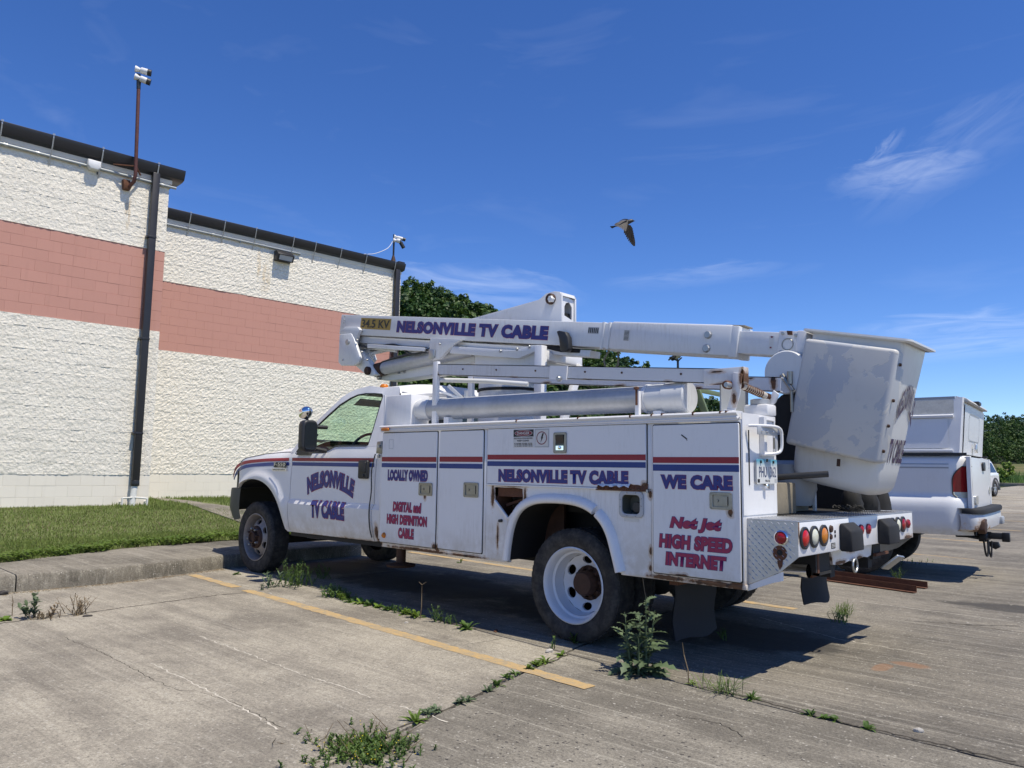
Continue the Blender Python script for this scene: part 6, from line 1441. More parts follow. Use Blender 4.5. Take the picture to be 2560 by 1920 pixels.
mb = MB(); mb.prism(ppx([(850, 840), (878, 838), (897, 893), (884, 910), (855, 910)], 1.02), 'y', 1.02, 1.30); mb.build('knuckle_core', M['white_old'], bt, bevel=.01)
# hoses looping at the knuckle and along the boom
for k in range(4):
    y = 1.06+.05*k; pts = [onplane(a, b, 1, y) for a, b in ((895, 862), (930, 870+2*k), (985, 862+3*k), (1030, 885-4*k), (1075, 872-2*k))]; mb = MB(); mb.tube(smoothpts([tuple(p) for p in pts], 6), .014, 8); mb.build('hydraulic_hose', M['wire_white'] if k % 2 else M['black_plastic'], bt, smooth=40)
for k in range(3):
    y = 1.33+.03*k; pts = [onplane(a, b, 1, y) for a, b in ((955, 905), (1040, 884-2*k), (1140, 872+2*k), (1215, 862+3*k), (1270, 872+4*k))]; mb = MB(); mb.tube(smoothpts([tuple(p) for p in pts], 6), .011, 8); mb.build('hydraulic_hose', M['black_plastic'], bt, smooth=40)
for k, (a, b) in enumerate((((905, 868), (990, 878)), ((960, 868), (1040, 862)), ((930, 884), (1000, 868)))): p, q = onplane(*a, 1, 1.1+.03*k), onplane(*b, 1, 1.1+.03*k); mb = MB(); mb.bar(p, q, .04, .03); mb.build('knuckle_strut', M['white_old'], bt, bevel=.004)
for a in ((905, 880), (918, 900), (858, 900), (893, 850), (1082, 880), (1082, 890), (1100, 860)): pin(*a, .985, .012, .012, 'plate_bolt', M['galv'])
# upper boom: near face at y = 1.05
YB0, YB1 = 1.05, 1.29; BO = onplane(854, 786.5, 1, YB0); BE = onplane(1500, 806, 1, YB0); bd = (BE-BO); BLn = bd.length; bd.normalize(); bu = Vector((-bd.z, 0, bd.x))
def bp(l, h, y=YB0): p = BO+bd*l+bu*h; return Vector((p.x, y, p.z))
def bbox(l0, l1, h0, h1, y0, y1, name, mat, bevel=.008, parent=None, h0b=None):
    m_ = MB(); pts = [bp(l0, h0), bp(l1, h0 if h0b is None else h0b), bp(l1, h1), bp(l0, h1)]; m_.prism([(p.x, p.z) for p in pts], 'y', y0, y1); return m_.build(name, mat, parent or bt, bevel=bevel)
ub = bbox(0, 4.06, -.245, 0, YB0, YB1, 'upper_boom', WB, .006, None, -.222)
bbox(.28, 3.9, -.335, -.25, YB0+.04, YB1-.04, 'leveling_rail', WB, .005, None, -.31)
bbox(4.035, 4.06, -.235, .004, YB0-.008, YB1+.008, 'boom_collar', WB, .003); bbox(4.10, 4.125, -.235, .004, YB0-.008, YB1+.008, 'boom_collar', WB, .003); bbox(4.05, 4.13, -.225, -.005, YB0, YB1, 'boom_joint', WB, .004)
bbox(4.13, 5.29, -.236, .012, YB0-.012, YB1+.012, 'fibreglass_sleeve', WB, .022); bbox(5.27, 5.34, -.242, .006, YB0-.004, YB1+.004, 'sleeve_end', WB, .008); bbox(5.20, 5.36, .008, .02, YB0+.05, YB1-.05, 'sleeve_cap', M['wood'], .003)
bbox(5.25, 5.80, -.205, -.03, YB0+.02, YB1-.02, 'extension_boom', WB, .006); bbox(5.66, 5.80, -.205, -.02, YB0+.008, YB0+.019, 'tip_plate', WB, .003); bbox(5.80, 5.87, -.23, -.015, YB0, YB1, 'tip_end', M['white'], .006)
rustp = [bp(5.72, -.02), bp(5.76, -.02), bp(5.765, -.05), bp(5.73, -.05)]
mb = MB(); mb.prism([(p.x, p.z) for p in rustp], 'y', YB0-.002, YB0+.012); mb.build('rusted_clip', M['rust'], bt)
c = bp(5.735, -.12); mb = MB(); mb.tube([Vector((c.x+.042*math.cos(t), YB0+.004, c.z+.042*math.sin(t))) for t in [k*.2618 for k in range(24)]], .003, 6, closed=True); mb.build('access_ring', M['steel_latch'], bt)
for l, h in ((5.69, -.04), (5.69, -.18), (5.79, -.05)): q = bp(l, h); mb = MB(); mb.lathe([(0, -.012), (.012, -.01), (.013, .01)], (q.x, YB0+.008, q.z), 'y', 8); mb.build('tip_bolt', M['galv'], bt)
for h in (-.075, -.185): q = bp(5.09, h); mb = MB(); mb.lathe([(0, -.022), (.026, -.022), (.032, -.016), (.034, 0)], (q.x, YB0-.012, q.z), 'y', 8); mb.build('sleeve_bolt', M['galv'], bt, smooth=30)
def on_boom(name, l0, l1, h0, h1, mat, off=.0015, parent=None): m_ = MB(); m_.poly([bp(l0, h0, YB0-off), bp(l1, h0, YB0-off), bp(l1, h1, YB0-off), bp(l0, h1, YB0-off)]); return m_.build(name, mat, parent or ub)
lx = lambda px, py=815: float((onplane(px, py, 1, YB0)-BO).dot(bd))
on_boom('voltage_plate', lx(902, 808), lx(977, 812), -.165, -.032, M['gold'])
bw = lambda x, z: tuple(bp(x, z, YB0-.003))
letters('34.5 KV', lx(905, 808), lx(974, 812), -.148, -.05, 0, M['ink_grey'], None, ub, .02, warp=bw, name='voltage_lettering')
letters('NELSONVILLE TV CABLE', lx(993, 812), lx(1372, 828), -.188, -.048, 0, M['blue_letter'], M['red_letter'], ub, .066, .02, warp=bw, spacing=1.1)
for l, h, w_, hh in ((3.93, -.075, .12, .055),): on_boom('spec_label', l-.05, l+.07, h-.03, h+.03, M['decal_grey'], .002); [on_boom('spec_print', l-.045+.02*k, l-.033+.02*k, h-.022, h+.022, M['ink_grey'], .003) for k in range(6)]
on_boom('spec_label', 4.28, 4.345, -.155, -.06, M['decal_white'], .0145); [on_boom('spec_print', 4.287, 4.337, -.15+.011*k, -.144+.011*k, M['ink_grey'], .0155) for k in range(8)]
yq = YB0+.02; m_ = MB(); m_.poly([bp(5.585, -.165, yq-.002), bp(5.62, -.165, yq-.002), bp(5.62, -.06, yq-.002), bp(5.585, -.06, yq-.002)]); m_.build('arrow_label', M['decal_white'], ub)
for h in (-.155, -.075): m_ = MB(); m_.poly([bp(5.595, h, yq-.003), bp(5.61, h, yq-.003), bp(5.61, h+.012, yq-.003), bp(5.595, h+.012, yq-.003)]); m_.build('arrow_mark', M['danger_red'], ub)
for l in (.1,):
    for h in (-.02, -.065, -.1): q = bp(.075, h); mb = MB(); mb.lathe([(0, -.01), (.01, -.008), (.011, 0)], (q.x, YB0, q.z), 'y', 8); mb.build('boom_bolt', M['galv'], ub)
plate([(852, 826), (862, 817), (893, 817), (899, 824), (893, 836), (886, 862), (870, 838), (852, 838)], .995, 1.045, 'boom_end_bracket', WB, bevel=.008)
plate([(1075.5, 844), (1153, 848), (1138, 858), (1112, 882), (1098, 897), (1077, 900), (1073, 875)], .99, 1.04, 'boom_bracket', WB, bevel=.006); plate([(1071, 873), (1086, 875), (1085, 893), (1078, 899), (1071, 896)], .97, .99, 'bracket_lug', M['galv'], bevel=.004)
plate([(1130, 865.6), (1288, 876), (1327, 863), (1346, 862), (1340, 877.5), (1295, 896), (1123, 883)], 1.0, 1.06, 'boom_cover_channel', WB, bevel=.005)
for a in ((1252, 878), (1293, 873), (1324, 867)): pin(*a, 1.0, .016, .015, 'cover_bolt', M['galv'])
plate([(918, 860), (1062, 869), (1060, 878), (918, 870)], 1.03, 1.12, 'lower_boom_cover', WB, bevel=.004)
plate([(1390, 828), (1396, 826), (1412, 829), (1419, 842), (1422, 872), (1415, 880), (1400, 878), (1396, 845)], .985, 1.05, 'boom_strap', M['black_plastic'], bevel=.012); plate([(1344, 862), (1398, 866), (1450, 872), (1448, 882), (1400, 880), (1350, 868)], 1.08, 1.25, 'boom_rest_pad', M['black'], bevel=.005)
# boom rest frame
p0 = onplane(1350, 872, 1, .95)
mb = MB(); mb.box(p0.x-.045, p0.x+.045, .92, 1.0, .95, p0.z+.03); mb.build('boom_rest_post', M['white'], bt, bevel=.006); mb = MB(); mb.box(p0.x-.04, p0.x+.04, 1.0, 1.55, p0.z-.10, p0.z-.01); mb.build('boom_rest_arm', M['white'], bt, bevel=.006)
mb = MB(); mb.bar((p0.x+.05, 1.50, p0.z-.1), (p0.x-.05, 1.05, 1.0), .08, .05, up=(1, 0, 0)); mb.build('boom_rest_brace', M['white'], bt, bevel=.006)
mb = MB(); mb.tube([bp(4.1, -.24, 1.1), bp(4.07, -.33, 1.08), bp(4.12, -.45, 1.08)], .008, 6); mb.tube([bp(4.13, -.24, 1.2), bp(4.16, -.36, 1.18), bp(4.12, -.45, 1.1)], .008, 6); mb.build('hanging_strap', M['wood'], bt)
# warning tag, chain at the cab rear, arm
mb = MB(); mb.bar((2.85, .8, 1.9), (2.70, .72, 2.05), .03, .03); mb.tube([(2.86, .8, 1.86), (2.88, .8, 2.0)], .02, 8); mb.build('grab_arm', M['white_old'], bt)
# bucket tip disc and cover
P = onplane(1966, 931, 1, .93)
mb = MB(); mb.lathe([(0, -.02), (.15, -.02), (.158, -.012), (.158, .1), (0, .1)], (P.x, .93, P.z), 'y', 40); mb.build('tip_disc', M['white_old'], bt, smooth=40)
Q = onplane(1985, 1035, 1, .97); mb = MB(); mb.lathe([(0, -.02), (.15, -.015), (.165, .0), (.165, .06), (0, .06)], (Q.x, .97, Q.z), 'y', 32); mb.build('rubber_disc', M['black'], bt, smooth=40)
mb = MB(); a = onplane(1975, 960, 1, .9); mb.tube([a, a+Vector((0, 0, .09))], .02, 10); mb.tube([a+Vector((-.06, 0, .07)), a+Vector((.02, 0, -.05))], .018, 8); mb.tube([a+Vector((.01, 0, -.05)), a+Vector((.01, 0, -.2))], .012, 8); mb.build('tip_clamp', M['steel_latch'], bt, smooth=40)
# the bucket, tilted with the boom
bk_r = bpy.data.objects.new('bucket', None); COL.objects.link(bk_r); bk_r.parent = bt
BA = R_(12.3); BOX = Vector((6.035, 0, 1.446))
def bl(x, y, z): return (BOX.x+x*math.cos(BA)+z*math.sin(BA), y, BOX.z-x*math.sin(BA)+z*math.cos(BA))
def bucket_mat():
    m = MT('bucket_paint'); n = m.noise(2.4, 6, .62, dist=.5); e = m.ramp(n, .505, .515); n2 = m.noise(60, 4, .7); st = m.noise(10, 4, .6)
    c = m.mix(e, (.56, .55, .52), (.45, .468, .49)); c = m.mix(m.math('MULTIPLY', m.ramp(n2, .66, .74), .5), c, (.12, .11, .1)); c = m.mix(m.math('MULTIPLY', m.ramp(st, .55, .8), .25), c, (.36, .34, .30))
    return m.set(c, .5, 0, m.bump(m.math('ADD', m.math('MULTIPLY', e, -.3), m.math('MULTIPLY', n2, .1)), .004, .6), .4)
M['bucket'] = bucket_mat(); M['bucket_plain'] = paint('bucket_gelcoat', (.66, .67, .66), grime=.35)
def sect(z, x0, x1, y0, y1, r):
    return [bl(a, b, z) for a, b in rrect(x0, x1, y0, y1, r, 5)]
by0, by1 = 1.00, 1.52
secs = [(.82, .0, .63, by0, by1, .04), (.4, .012, .62, by0+.01, by1-.01, .05), (-.05, .018, .615, by0+.012, by1-.012, .06), (-.17, .025, .61, by0+.018, by1-.018, .07), (-.215, .04, .59, by0+.035, by1-.035, .08), (-.24, .08, .55, by0+.08, by1-.08, .08), (-.248, .14, .49, by0+.14, by1-.14, .08)]
rows = [sect(*s_) for s_ in secs]
mb = MB(); mb.grid(rows, close=True); mb.poly(rows[-1]); inr = [sect(.82, .015, .615, by0+.015, by1-.015, .035), sect(-.2, .06, .57, by0+.045, by1-.045, .06)]; mb.grid([rows[0], inr[0], inr[1]], close=True); mb.poly(inr[1]); shell = mb.build('bucket_shell', M['bucket_plain'], bk_r, smooth=40)
lip = [sect(.835, -.05, .68, by0-.05, by1+.05, .04), sect(.822, -.052, .682, by0-.052, by1+.052, .04), sect(.812, -.02, .65, by0-.02, by1+.02, .04), sect(.835, .012, .618, by0+.012, by1-.012, .03)]
mb = MB(); mb.grid([lip[3], lip[0], lip[1], lip[2]], close=True); mb.build('bucket_lip', M['bucket_plain'], bk_r, smooth=30)
mb = MB(); o1 = [(0, 0), (.63, -.005), (.625, .755), (.0, .762)]
vs = [bl(a, .90, b) for a, b in o1]+[bl(a, by0+.12, b) for a, b in o1]; mb.add(vs, [(0, 1, 2, 3), (4, 7, 6, 5), (0, 4, 5, 1), (1, 5, 6, 2), (2, 6, 7, 3), (3, 7, 4, 0)]); mb.build('bucket_cover', M['bucket'], bk_r, bevel=.026, segs=4)
for z in (.42, .25, .08, .66): p = bl(.632, .97, z); mb = MB(); mb.lathe([(0, .016), (.01, .012), (.012, 0)], p, 'x', 8); mb.build('cover_bolt', M['rust_dark'], bk_r)
p = bl(.37, .95, -.03); mb = MB(); mb.tube([p, (p[0]-.005, p[1], p[2]-.05)], .012, 8); mb.build('drain_bolt', M['rust_dark'], bk_r)
def bucket_text(body, y0, y1, z0, z1, arch, parent):
    me, co = text_mesh(body, 1, 1, .03); a, b, c, d = co[:, 0].min(), co[:, 0].max(), co[:, 1].min(), co[:, 1].max(); out = np.empty_like(co)
    for i in range(len(co)):
        u = (co[i, 0]-a)/(b-a); v = (co[i, 1]-c)/(d-c); z = lerp(z0, z1, v)+arch*(1-(2*u-1)**2); xx = .633-(.82-z)*.022; out[i] = bl(xx+.004, lerp(y0, y1, u), z)
    me.vertices.foreach_set('co', out.reshape(-1)); me.update(); return link('bucket_lettering', me, M['purple_letter'], parent)
bucket_text('NELSONVILLE', by0+.13, by1-.03, .26, .44, .12, bk_r); bucket_text('TV CABLE', by0+.13, by1-.06, .0, .17, .0, bk_r)

# ---------------------------------------------------------------- white pickup beyond the truck
PKL, PKZ = Vector((6.165, 5.75, 0)), R_(4.8)
pk = thing('pickup_truck', 'white pickup with utility cap and dented rear bumper, parked behind the bucket', 'pickup truck', PKL, PKZ)
def wl_(p): return Matrix.Rotation(-PKZ, 3, 'Z') @ (Vector(p)-PKL)
M['pk_paint'] = paint('pickup_paint', (.70, .71, .72), grime=.12, rough=.3, lowdirt=(.5, .75)); PW_ = M['pk_paint']
def py_(x, z):
    y = interp(z, [.52, .56, .62, .80, .90, .95, .985, 1.02, 1.15, 1.36, 1.43, 1.47], [.04, .0, -.025, -.03, -.025, -.005, .03, .045, .04, .03, .045, .09])
    if x > -.25: y += .16*((x+.25)/.25)**2.4
    return y
AX = -1.27
def pzb(x):
    d = x-AX
    if abs(d) < .47: return .42+math.sqrt(max(0, .47**2-d*d))*1.12
    return .545 if x > AX else .56
def side_cols(x0, x1, n, zt_=1.47, rows_=18):
    rws = []
    for i in range(n+1):
        x = lerp(x0, x1, i/n); a = pzb(x); zs = [lerp(a, .96, k/8) for k in range(8)]+[.96, .985, 1.0, 1.02, 1.05, 1.10, 1.18, 1.27, 1.36, 1.40, 1.43, 1.455, 1.47]; rws.append([(x, py_(x, z), z) for z in zs])
    m_ = MB(); m_.grid(rws); m_.grid([[r[0] for r in rws], [(r[0][0], r[0][1]+.1, r[0][2]) for r in rws]]); return m_
def mir2(m_): m_.v = [(x, 2.03-y, z) for x, y, z in m_.v]; return m_
for s_ in (0, 1):
    f = mir2 if s_ else (lambda m_: m_)
    b_ = f(side_cols(-2.5, -.0, 46)).build('bed_side', PW_, pk, smooth=50)
    m_ = MB(); arc = [(AX+.47*math.cos(t), .42+.526*math.sin(t)) for t in np.linspace(0, math.pi, 18)]; m_.grid([[(x, .0, z) for x, z in arc], [(x, .4, z) for x, z in arc]]); m_.poly([(x, .4, z) for x, z in arc]); f(m_).build('wheel_well', M['black'], pk)
    # tail lamp wrapping the corner
    rws = []
    for j in range(13):
        z = lerp(.985, 1.345, j/12); row = []
        for k in range(9):
            x = lerp(-.185+.10*max(0, (z-1.17)/.175)**2+.04*max(0, (1.03-z)/.045)**2, .004, k/8); row.append((x+.004, py_(x, z)-.006, z))
        rws.append(row)
    m_ = MB(); m_.grid(rws[2:]); tl_ = f(m_).build('tail_lamp', M['red_lens'], pk, smooth=50); m_ = MB(); m_.grid(rws[:3]); f(m_).build('reverse_lamp', M['clear_lens'], pk, smooth=50)
    m_ = MB(); edge_ = [r[0] for r in rws]+[rws[-1][k] for k in range(1, 9)]; m_.tube([(x, y-.002, z) for x, y, z in edge_], .006, 6); f(m_).build('lamp_seal', M['black_plastic'], pk)
    # body stripes
    for z0, z1, mt in ((1.365, 1.377, 'galv'), (1.32, 1.336, 'grey_panel')):
        m_ = MB(); m_.grid([[(x, py_(x, z)-.004, z) for x in np.linspace(-2.45, -.21, 12)] for z in (z0, z1)]); f(m_).build('side_stripe', M[mt], pk)
mb = MB(); rows = []
for k in range(9):
    z = lerp(.79, 1.455, k/8); rows.append([(.0+.012*math.sin((z-.79)/.66*3.14)+.02*(1-((y-1.015)/.86)**2), y, z) for y in np.linspace(.155, 1.875, 11)])
mb.grid(rows); mb.grid([rows[-1], [(x-.12, y, 1.46) for x, y, z in rows[-1]]]); tg = mb.build('tailgate', PW_, pk, smooth=50)
mb = MB(); mb.box(-.02, .05, .15, 1.88, .735, .785); mb.build('tailgate_sill', PW_, pk, bevel=.008)
mb = MB(); mb.prism(rrect(.92, 1.12, 1.30, 1.41, .03, 3), 'x', .03, .05); mb.build('tailgate_handle', M['black_plastic'], tg, bevel=.008)
mb = MB(); mb.prism(rrect(.24, .46, .90, 1.0, .02, 3), 'x', .015, .03); mb.build('tailgate_badge', M['silver_badge'], tg)
mb = MB(); mb.prism([(a, b) for a, b in [(1.62+.1*math.cos(t), 1.05+.05*math.sin(t)) for t in np.linspace(0, 6.28, 20)[:-1]]], 'x', .015, .03); mb.build('oval_emblem', M['silver_badge'], tg)
for y0_, y1_ in ((.05, .16), (1.87, 1.98)): mb = MB(); mb.box(-.03, .01, y0_, y1_, .80, 1.46); mb.build('tail_pillar', PW_, pk)
mb = MB(); mb.box(-2.5, -.02, .12, 1.9, .70, .75); mb.build('bed_floor', M['chassis'], pk)
# rear bumper with black step pad and rusted-out corner
path2 = smoothpts([(-.12, -.03), (-.01, -.035), (.06, .03), (.11, .25), (.12, 1.015)], 5); path2 = path2+[(x, 2.03-y) for x, y in path2[-2::-1]]
M['bumper_worn'] = paint('worn_chrome_bumper', (.50, .51, .53), rust=[(.12, .64, .14, .1), (.45, .6, .1, .04)], plane='yz', grime=.3)
mb = MB(); mb.grid([[(x, y, .80), (x+.012, y-.004, .78), (x+.02, y-.006, .70), (x+.01, y, .62), (x-.03, lerp(y, 1.0, .04), .595)] for x, y in path2]); mb.build('rear_bumper', M['bumper_worn'], pk, smooth=50)
mb = MB(); mb.grid([[(x+.03, y-.008, .80), (x+.035, y-.01, .84), (x+.02, y, .86), (x-.06, lerp(y, 1.015, .06), .862), (x-.12, lerp(y, 1.015, .1), .862)] for x, y in path2]); mb.build('step_pad', M['rubber'], pk, smooth=50)
mb = MB(); mb.prism([(.02, .62), (.05, .72), (.14, .745), (.26, .74), (.30, .66), (.22, .58), (.10, .57)], 'x', .05, .128); mb.build('rusted_gap', M['rust_dark'], pk, bevel=.01)
mb = MB(); mb.box(.0, .17, 1.5, 1.72, .62, .72); mb.build('bumper_bracket', M['grey_panel'], pk, bevel=.02)
# hitch
mb = MB(); mb.bar((-.3, 1.0, .50), (.24, 1.0, .50), .10, .075); mb.bar((-.9, 1.0, .60), (.0, 1.0, .47), .5, .03); mb.box(-.02, .06, .72, 1.28, .44, .53); hk = mb.build('tow_hitch', M['hitch'], pk, bevel=.006)
mb = MB(); mb.bar((.20, 1.0, .49), (.28, 1.0, .49), .11, .11); mb.prism([(.04, .43), (.16, .43), (.18, .37), (.13, .34), (.06, .38)], 'y', .90, 1.0); mb.build('hitch_hook', M['hitch'], hk, bevel=.006)
mb = MB(); mb.tube(smoothpts([(.05, .55, .47), (.06, .58, .32), (.07, .62, .28), (.08, .66, .33), (.08, .68, .47)], 5), .012, 6); mb.tube(smoothpts([(.08, .70, .47), (.09, .72, .30), (.10, .76, .27), (.11, .78, .45)], 5), .009, 6); mb.build('wiring_loop', M['hitch'], hk)
for y in (.55, 1.48): mb = MB(); mb.box(-5.9, -.02, y-.04, y+.04, .52, .70); mb.build('chassis_rail', M['chassis'], pk)
mb = MB(); mb.tube([(AX, .15, .40), (AX, 1.88, .40)], .06, 10); mb.build('rear_axle', M['chassis'], pk)
# wheels
def simple_wheel(parent, c, s_, R=.40, w=.25, rimm=M['wheel_alloy'], spokes=5):
    o = tyre(c, s_, R, w, R*.58).build('wheel', M['tyre'], parent, smooth=40)
    m_ = MB().lathe([(R*.60, c[1]+s_*w*.42), (R*.57, c[1]+s_*w*.40), (R*.54, c[1]+s_*w*.1)], (c[0], 0, c[2]), 'y', 36); m_.build('rim', rimm, o, smooth=40)
    m_ = MB().lathe([(R*.55, c[1]+s_*w*.1), (0, c[1]+s_*w*.1)], (c[0], 0, c[2]), 'y', 24); m_.build('brake_disc', M['chassis'], o)
    for k in range(spokes):
        a = 2*math.pi*k/spokes+.3; m_ = MB(); d = Vector((math.cos(a), 0, math.sin(a))); m_.bar(Vector((c[0], c[1]+s_*w*.36, c[2]))+d*.02, Vector((c[0], c[1]+s_*w*.38, c[2]))+d*R*.56, .05, .03, up=(0, 1, 0)); m_.build('spoke', rimm, o, bevel=.006)
    m_ = MB().lathe([(.06, c[1]+s_*w*.34), (.055, c[1]+s_*w*.42), (0, c[1]+s_*w*.43)], (c[0], 0, c[2]), 'y', 18); m_.build('hub_cap', rimm, o, smooth=40)
for x in (AX, AX-4.0):
    simple_wheel(pk, (x, .14, .40), -1); simple_wheel(pk, (x, 1.89, .40), 1)
# cab and hood (mostly hidden)
mb = MB(); mb.prism([(-2.52, .56), (-2.52, 1.45), (-4.05, 1.42), (-4.2, 1.40), (-5.75, 1.25), (-5.95, 1.1), (-6.0, .62), (-5.75, .56), (-5.72, .62), (-5.6, .86), (-5.27, .97), (-4.94, .86), (-4.82, .62), (-4.78, .56)], 'y', .02, 2.01); mb.build('cab_body', PW_, pk, bevel=.07, segs=3)
def taper(m_, z0, z1, k):
    m_.v = [(x, lerp(y, 1.015, k*max(0, min(1, (z-z0)/(z1-z0)))), z) for x, y, z in m_.v]; return m_
mb = MB(); mb.prism([(-2.53, 1.43), (-2.60, 1.97), (-3.3, 2.02), (-3.55, 1.95), (-4.15, 1.43)], 'y', .05, 1.98); taper(mb, 1.43, 2.0, .14).build('cab_roof', PW_, pk, bevel=.06, segs=3)
for y in (.045, 1.985): mb = MB(); mb.prism([(-2.68, 1.47), (-2.72, 1.88), (-3.3, 1.92), (-3.5, 1.87), (-3.98, 1.47)], 'y', y-.004, y+.004); taper(mb, 1.43, 2.0, .142).build('side_window', M['glass_dark'], pk)
# utility cap on the bed
CW = paint('cap_paint', (.70, .71, .72), grime=.18); M['cap_dirty'] = pbr('dirty_cap_panel', (.46, .46, .43), .6, 0, .4, 7)
def cy(z): return interp(z, [1.48, 1.6, 1.95, 2.16], [.035, .045, .075, .10])
mb = MB(); rows = [[(x, yy, z) for x, yy, z in ((-2.46, cy(z), z), (interp(z, [1.48, 2.10, 2.17], [-.095, -.045, -.04]), cy(z), z), (interp(z, [1.48, 2.10, 2.17], [-.08, -.03, -.025]), cy(z)+.02, z), (interp(z, [1.48, 2.10, 2.17], [-.08, -.03, -.025]), 2.03-cy(z)-.02, z), (interp(z, [1.48, 2.10, 2.17], [-.095, -.045, -.04]), 2.03-cy(z), z), (-2.46, 2.03-cy(z), z))] for z in (1.49, 1.6, 1.8, 1.95, 2.10, 2.165)]
mb.grid(rows, close=True); mb.poly(rows[-1]); cap = mb.build('utility_cap', CW, pk, smooth=30)
for s_ in (0, 1):
    f = mir2 if s_ else (lambda m_: m_)
    m_ = MB(); m_.grid([[(x, cy(z)-.006, z) for x in (-2.40, -.135)] for z in (1.975, 2.14)]); f(m_).build('upper_side_panel', M['cap_dirty'], cap)
    m_ = MB(); m_.prism([(.02, 1.965), (-.02, 1.962), (-.035, 1.95), (-.03, 1.925), (.03, 1.92)], 'x', -2.42, -.14); m_.v = [(x, y+.07, z) for x, y, z in m_.v]; f(m_).build('drip_ledge', CW, cap)
    m_ = MB(); m_.grid([[(x, cy(z)-.012, z) for x in (-2.36, -.20)] for z in (1.56, 1.91)]); f(m_).build('side_door_panel', CW, cap)
    m_ = MB(); m_.box(-2.42, -.155, .015, .04, 1.515, 1.545); f(m_).build('lower_trim', CW, cap, bevel=.006); m_ = MB(); m_.box(-2.44, -.02, .03, .06, 1.478, 1.505); f(m_).build('cap_gasket', M['black_plastic'], cap)
    m_ = MB(); m_.box(-2.45, -.12, cy(2.15)-.006, cy(2.15)+.05, 2.15, 2.178); f(m_).build('roof_edge_rail', M['grey_panel'], cap)
def rd(y, z, off=.012): return (interp(z, [1.48, 2.10], [-.08, -.03])+off, y, z)
mb = MB(); mb.grid([[rd(y, z) for y in np.linspace(.14, 1.89, 7)] for z in np.linspace(1.495, 2.085, 6)]); rdoor = mb.build('rear_hatch', CW, cap, smooth=40)
ol = rrect(.50, 1.45, 1.66, 2.0, .09, 5); ol2 = rrect(.512, 1.438, 1.672, 1.988, .085, 5); mb = MB(); mb.grid([[rd(a, b, .016) for a, b in ol], [rd(a, b, .016) for a, b in ol2]], close=True); mb.build('hatch_window_outline', M['grey_panel'], cap)
mb = MB(); mb.grid([[rd(y, z, -.004) for y in (.10, .13)] for z in (1.49, 2.1)]); mb.build('hatch_seam', M['stripe_dark'], cap)
mb = MB(); mb.prism([(.87, 1.52), (.97, 1.52), (.99, 1.56), (.97, 1.64), (.87, 1.64), (.85, 1.56)], 'x', -.035, -.01); mb.build('hatch_handle', M['silver_badge'], cap, bevel=.008)
mb = MB(); mb.prism([(-.12, 2.185), (-.0, 2.15), (.03, 2.115), (.02, 2.105), (-.07, 2.11)], 'y', .12, 1.86); mb.build('hatch_visor', M['cap_dirty'], cap, bevel=.006); mb = MB(); mb.box(-.03, .04, .9, 1.12, 2.13, 2.175); mb.build('third_brake_lamp', M['black_plastic'], cap, bevel=.01)
# olive ladder rack on the pickup
pA = wl_(onplane(1767, 1026, 1, 5.95)); pB = wl_(onplane(1742, 974, 1, 5.95)); pC = wl_(onplane(1824, 1000, 1, 6.9)); pD = wl_(onplane(1812, 976, 1, 6.9))
for a, b in ((pA, pB), (pA+Vector((0, 1.0, 0)), pB+Vector((0, 1.0, 0)))): mb = MB(); mb.bar(a-Vector((0, 0, .1)), b, .10, .06, up=(0, 1, 0)); mb.build('rack_leg', M['olive'], pk, bevel=.006)
mb = MB(); mb.bar(pB+Vector((0, -.05, .0)), pB+Vector((0, 1.1, 0)), .07, .06); mb.build('rack_crossbar', M['olive'], pk, bevel=.006); mb = MB(); mb.bar(pB+Vector((-.1, .0, .03)), pB+Vector((-3.2, 0.0, .03)), .05, .05); mb.build('rack_rail', M['olive'], pk, bevel=.006)

# ---------------------------------------------------------------- white crossover far right
cp = Vector(CAM+_dirpx(2503, 1236)*33.5); cyw = cp.y; cz0 = gz(cyw)
cv = thing('crossover_car', 'white compact crossover with black wheel arches beyond the pickup', 'car', (cp.x-1.05, cyw, cz0), R_(-96))
# local: x forward, y to the car's left; the rear wheel is at x = 0
prof = [(-.58, .42), (-.64, .62), (-.64, .95), (-.58, 1.03), (.6, 1.02), (2.3, .98), (3.2, .90), (3.42, .78), (3.48, .5), (3.40, .30), (3.05, .26), (3.02, .45), (2.9, .62), (2.65, .72), (2.4, .62), (2.28, .45), (2.25, .26), (.40, .26), (.37, .45), (.25, .62), (0, .72), (-.25, .62), (-.37, .45), (-.40, .28), (-.56, .30)]
mb = MB(); mb.prism(prof, 'y', -.88, .88); mb.v = [(x, y*(1-.10*max(0, (x-2.6)/.9)**2-.08*max(0, (-x-.3)/.5)**2), z) for x, y, z in mb.v]; mb.build('body', M['car_white'], cv, bevel=.07, segs=3)
gh = [(-.58, 1.0), (-.40, 1.48), (-.2, 1.60), (.6, 1.66), (1.3, 1.60), (1.55, 1.50), (2.35, .97)]
mb = MB(); mb.prism(gh, 'y', -.82, .82); mb.v = [(x, y*(1-.24*max(0, (z-1.0)/.66)), z) for x, y, z in mb.v]; mb.build('roof', M['car_white'], cv, bevel=.05, segs=3)
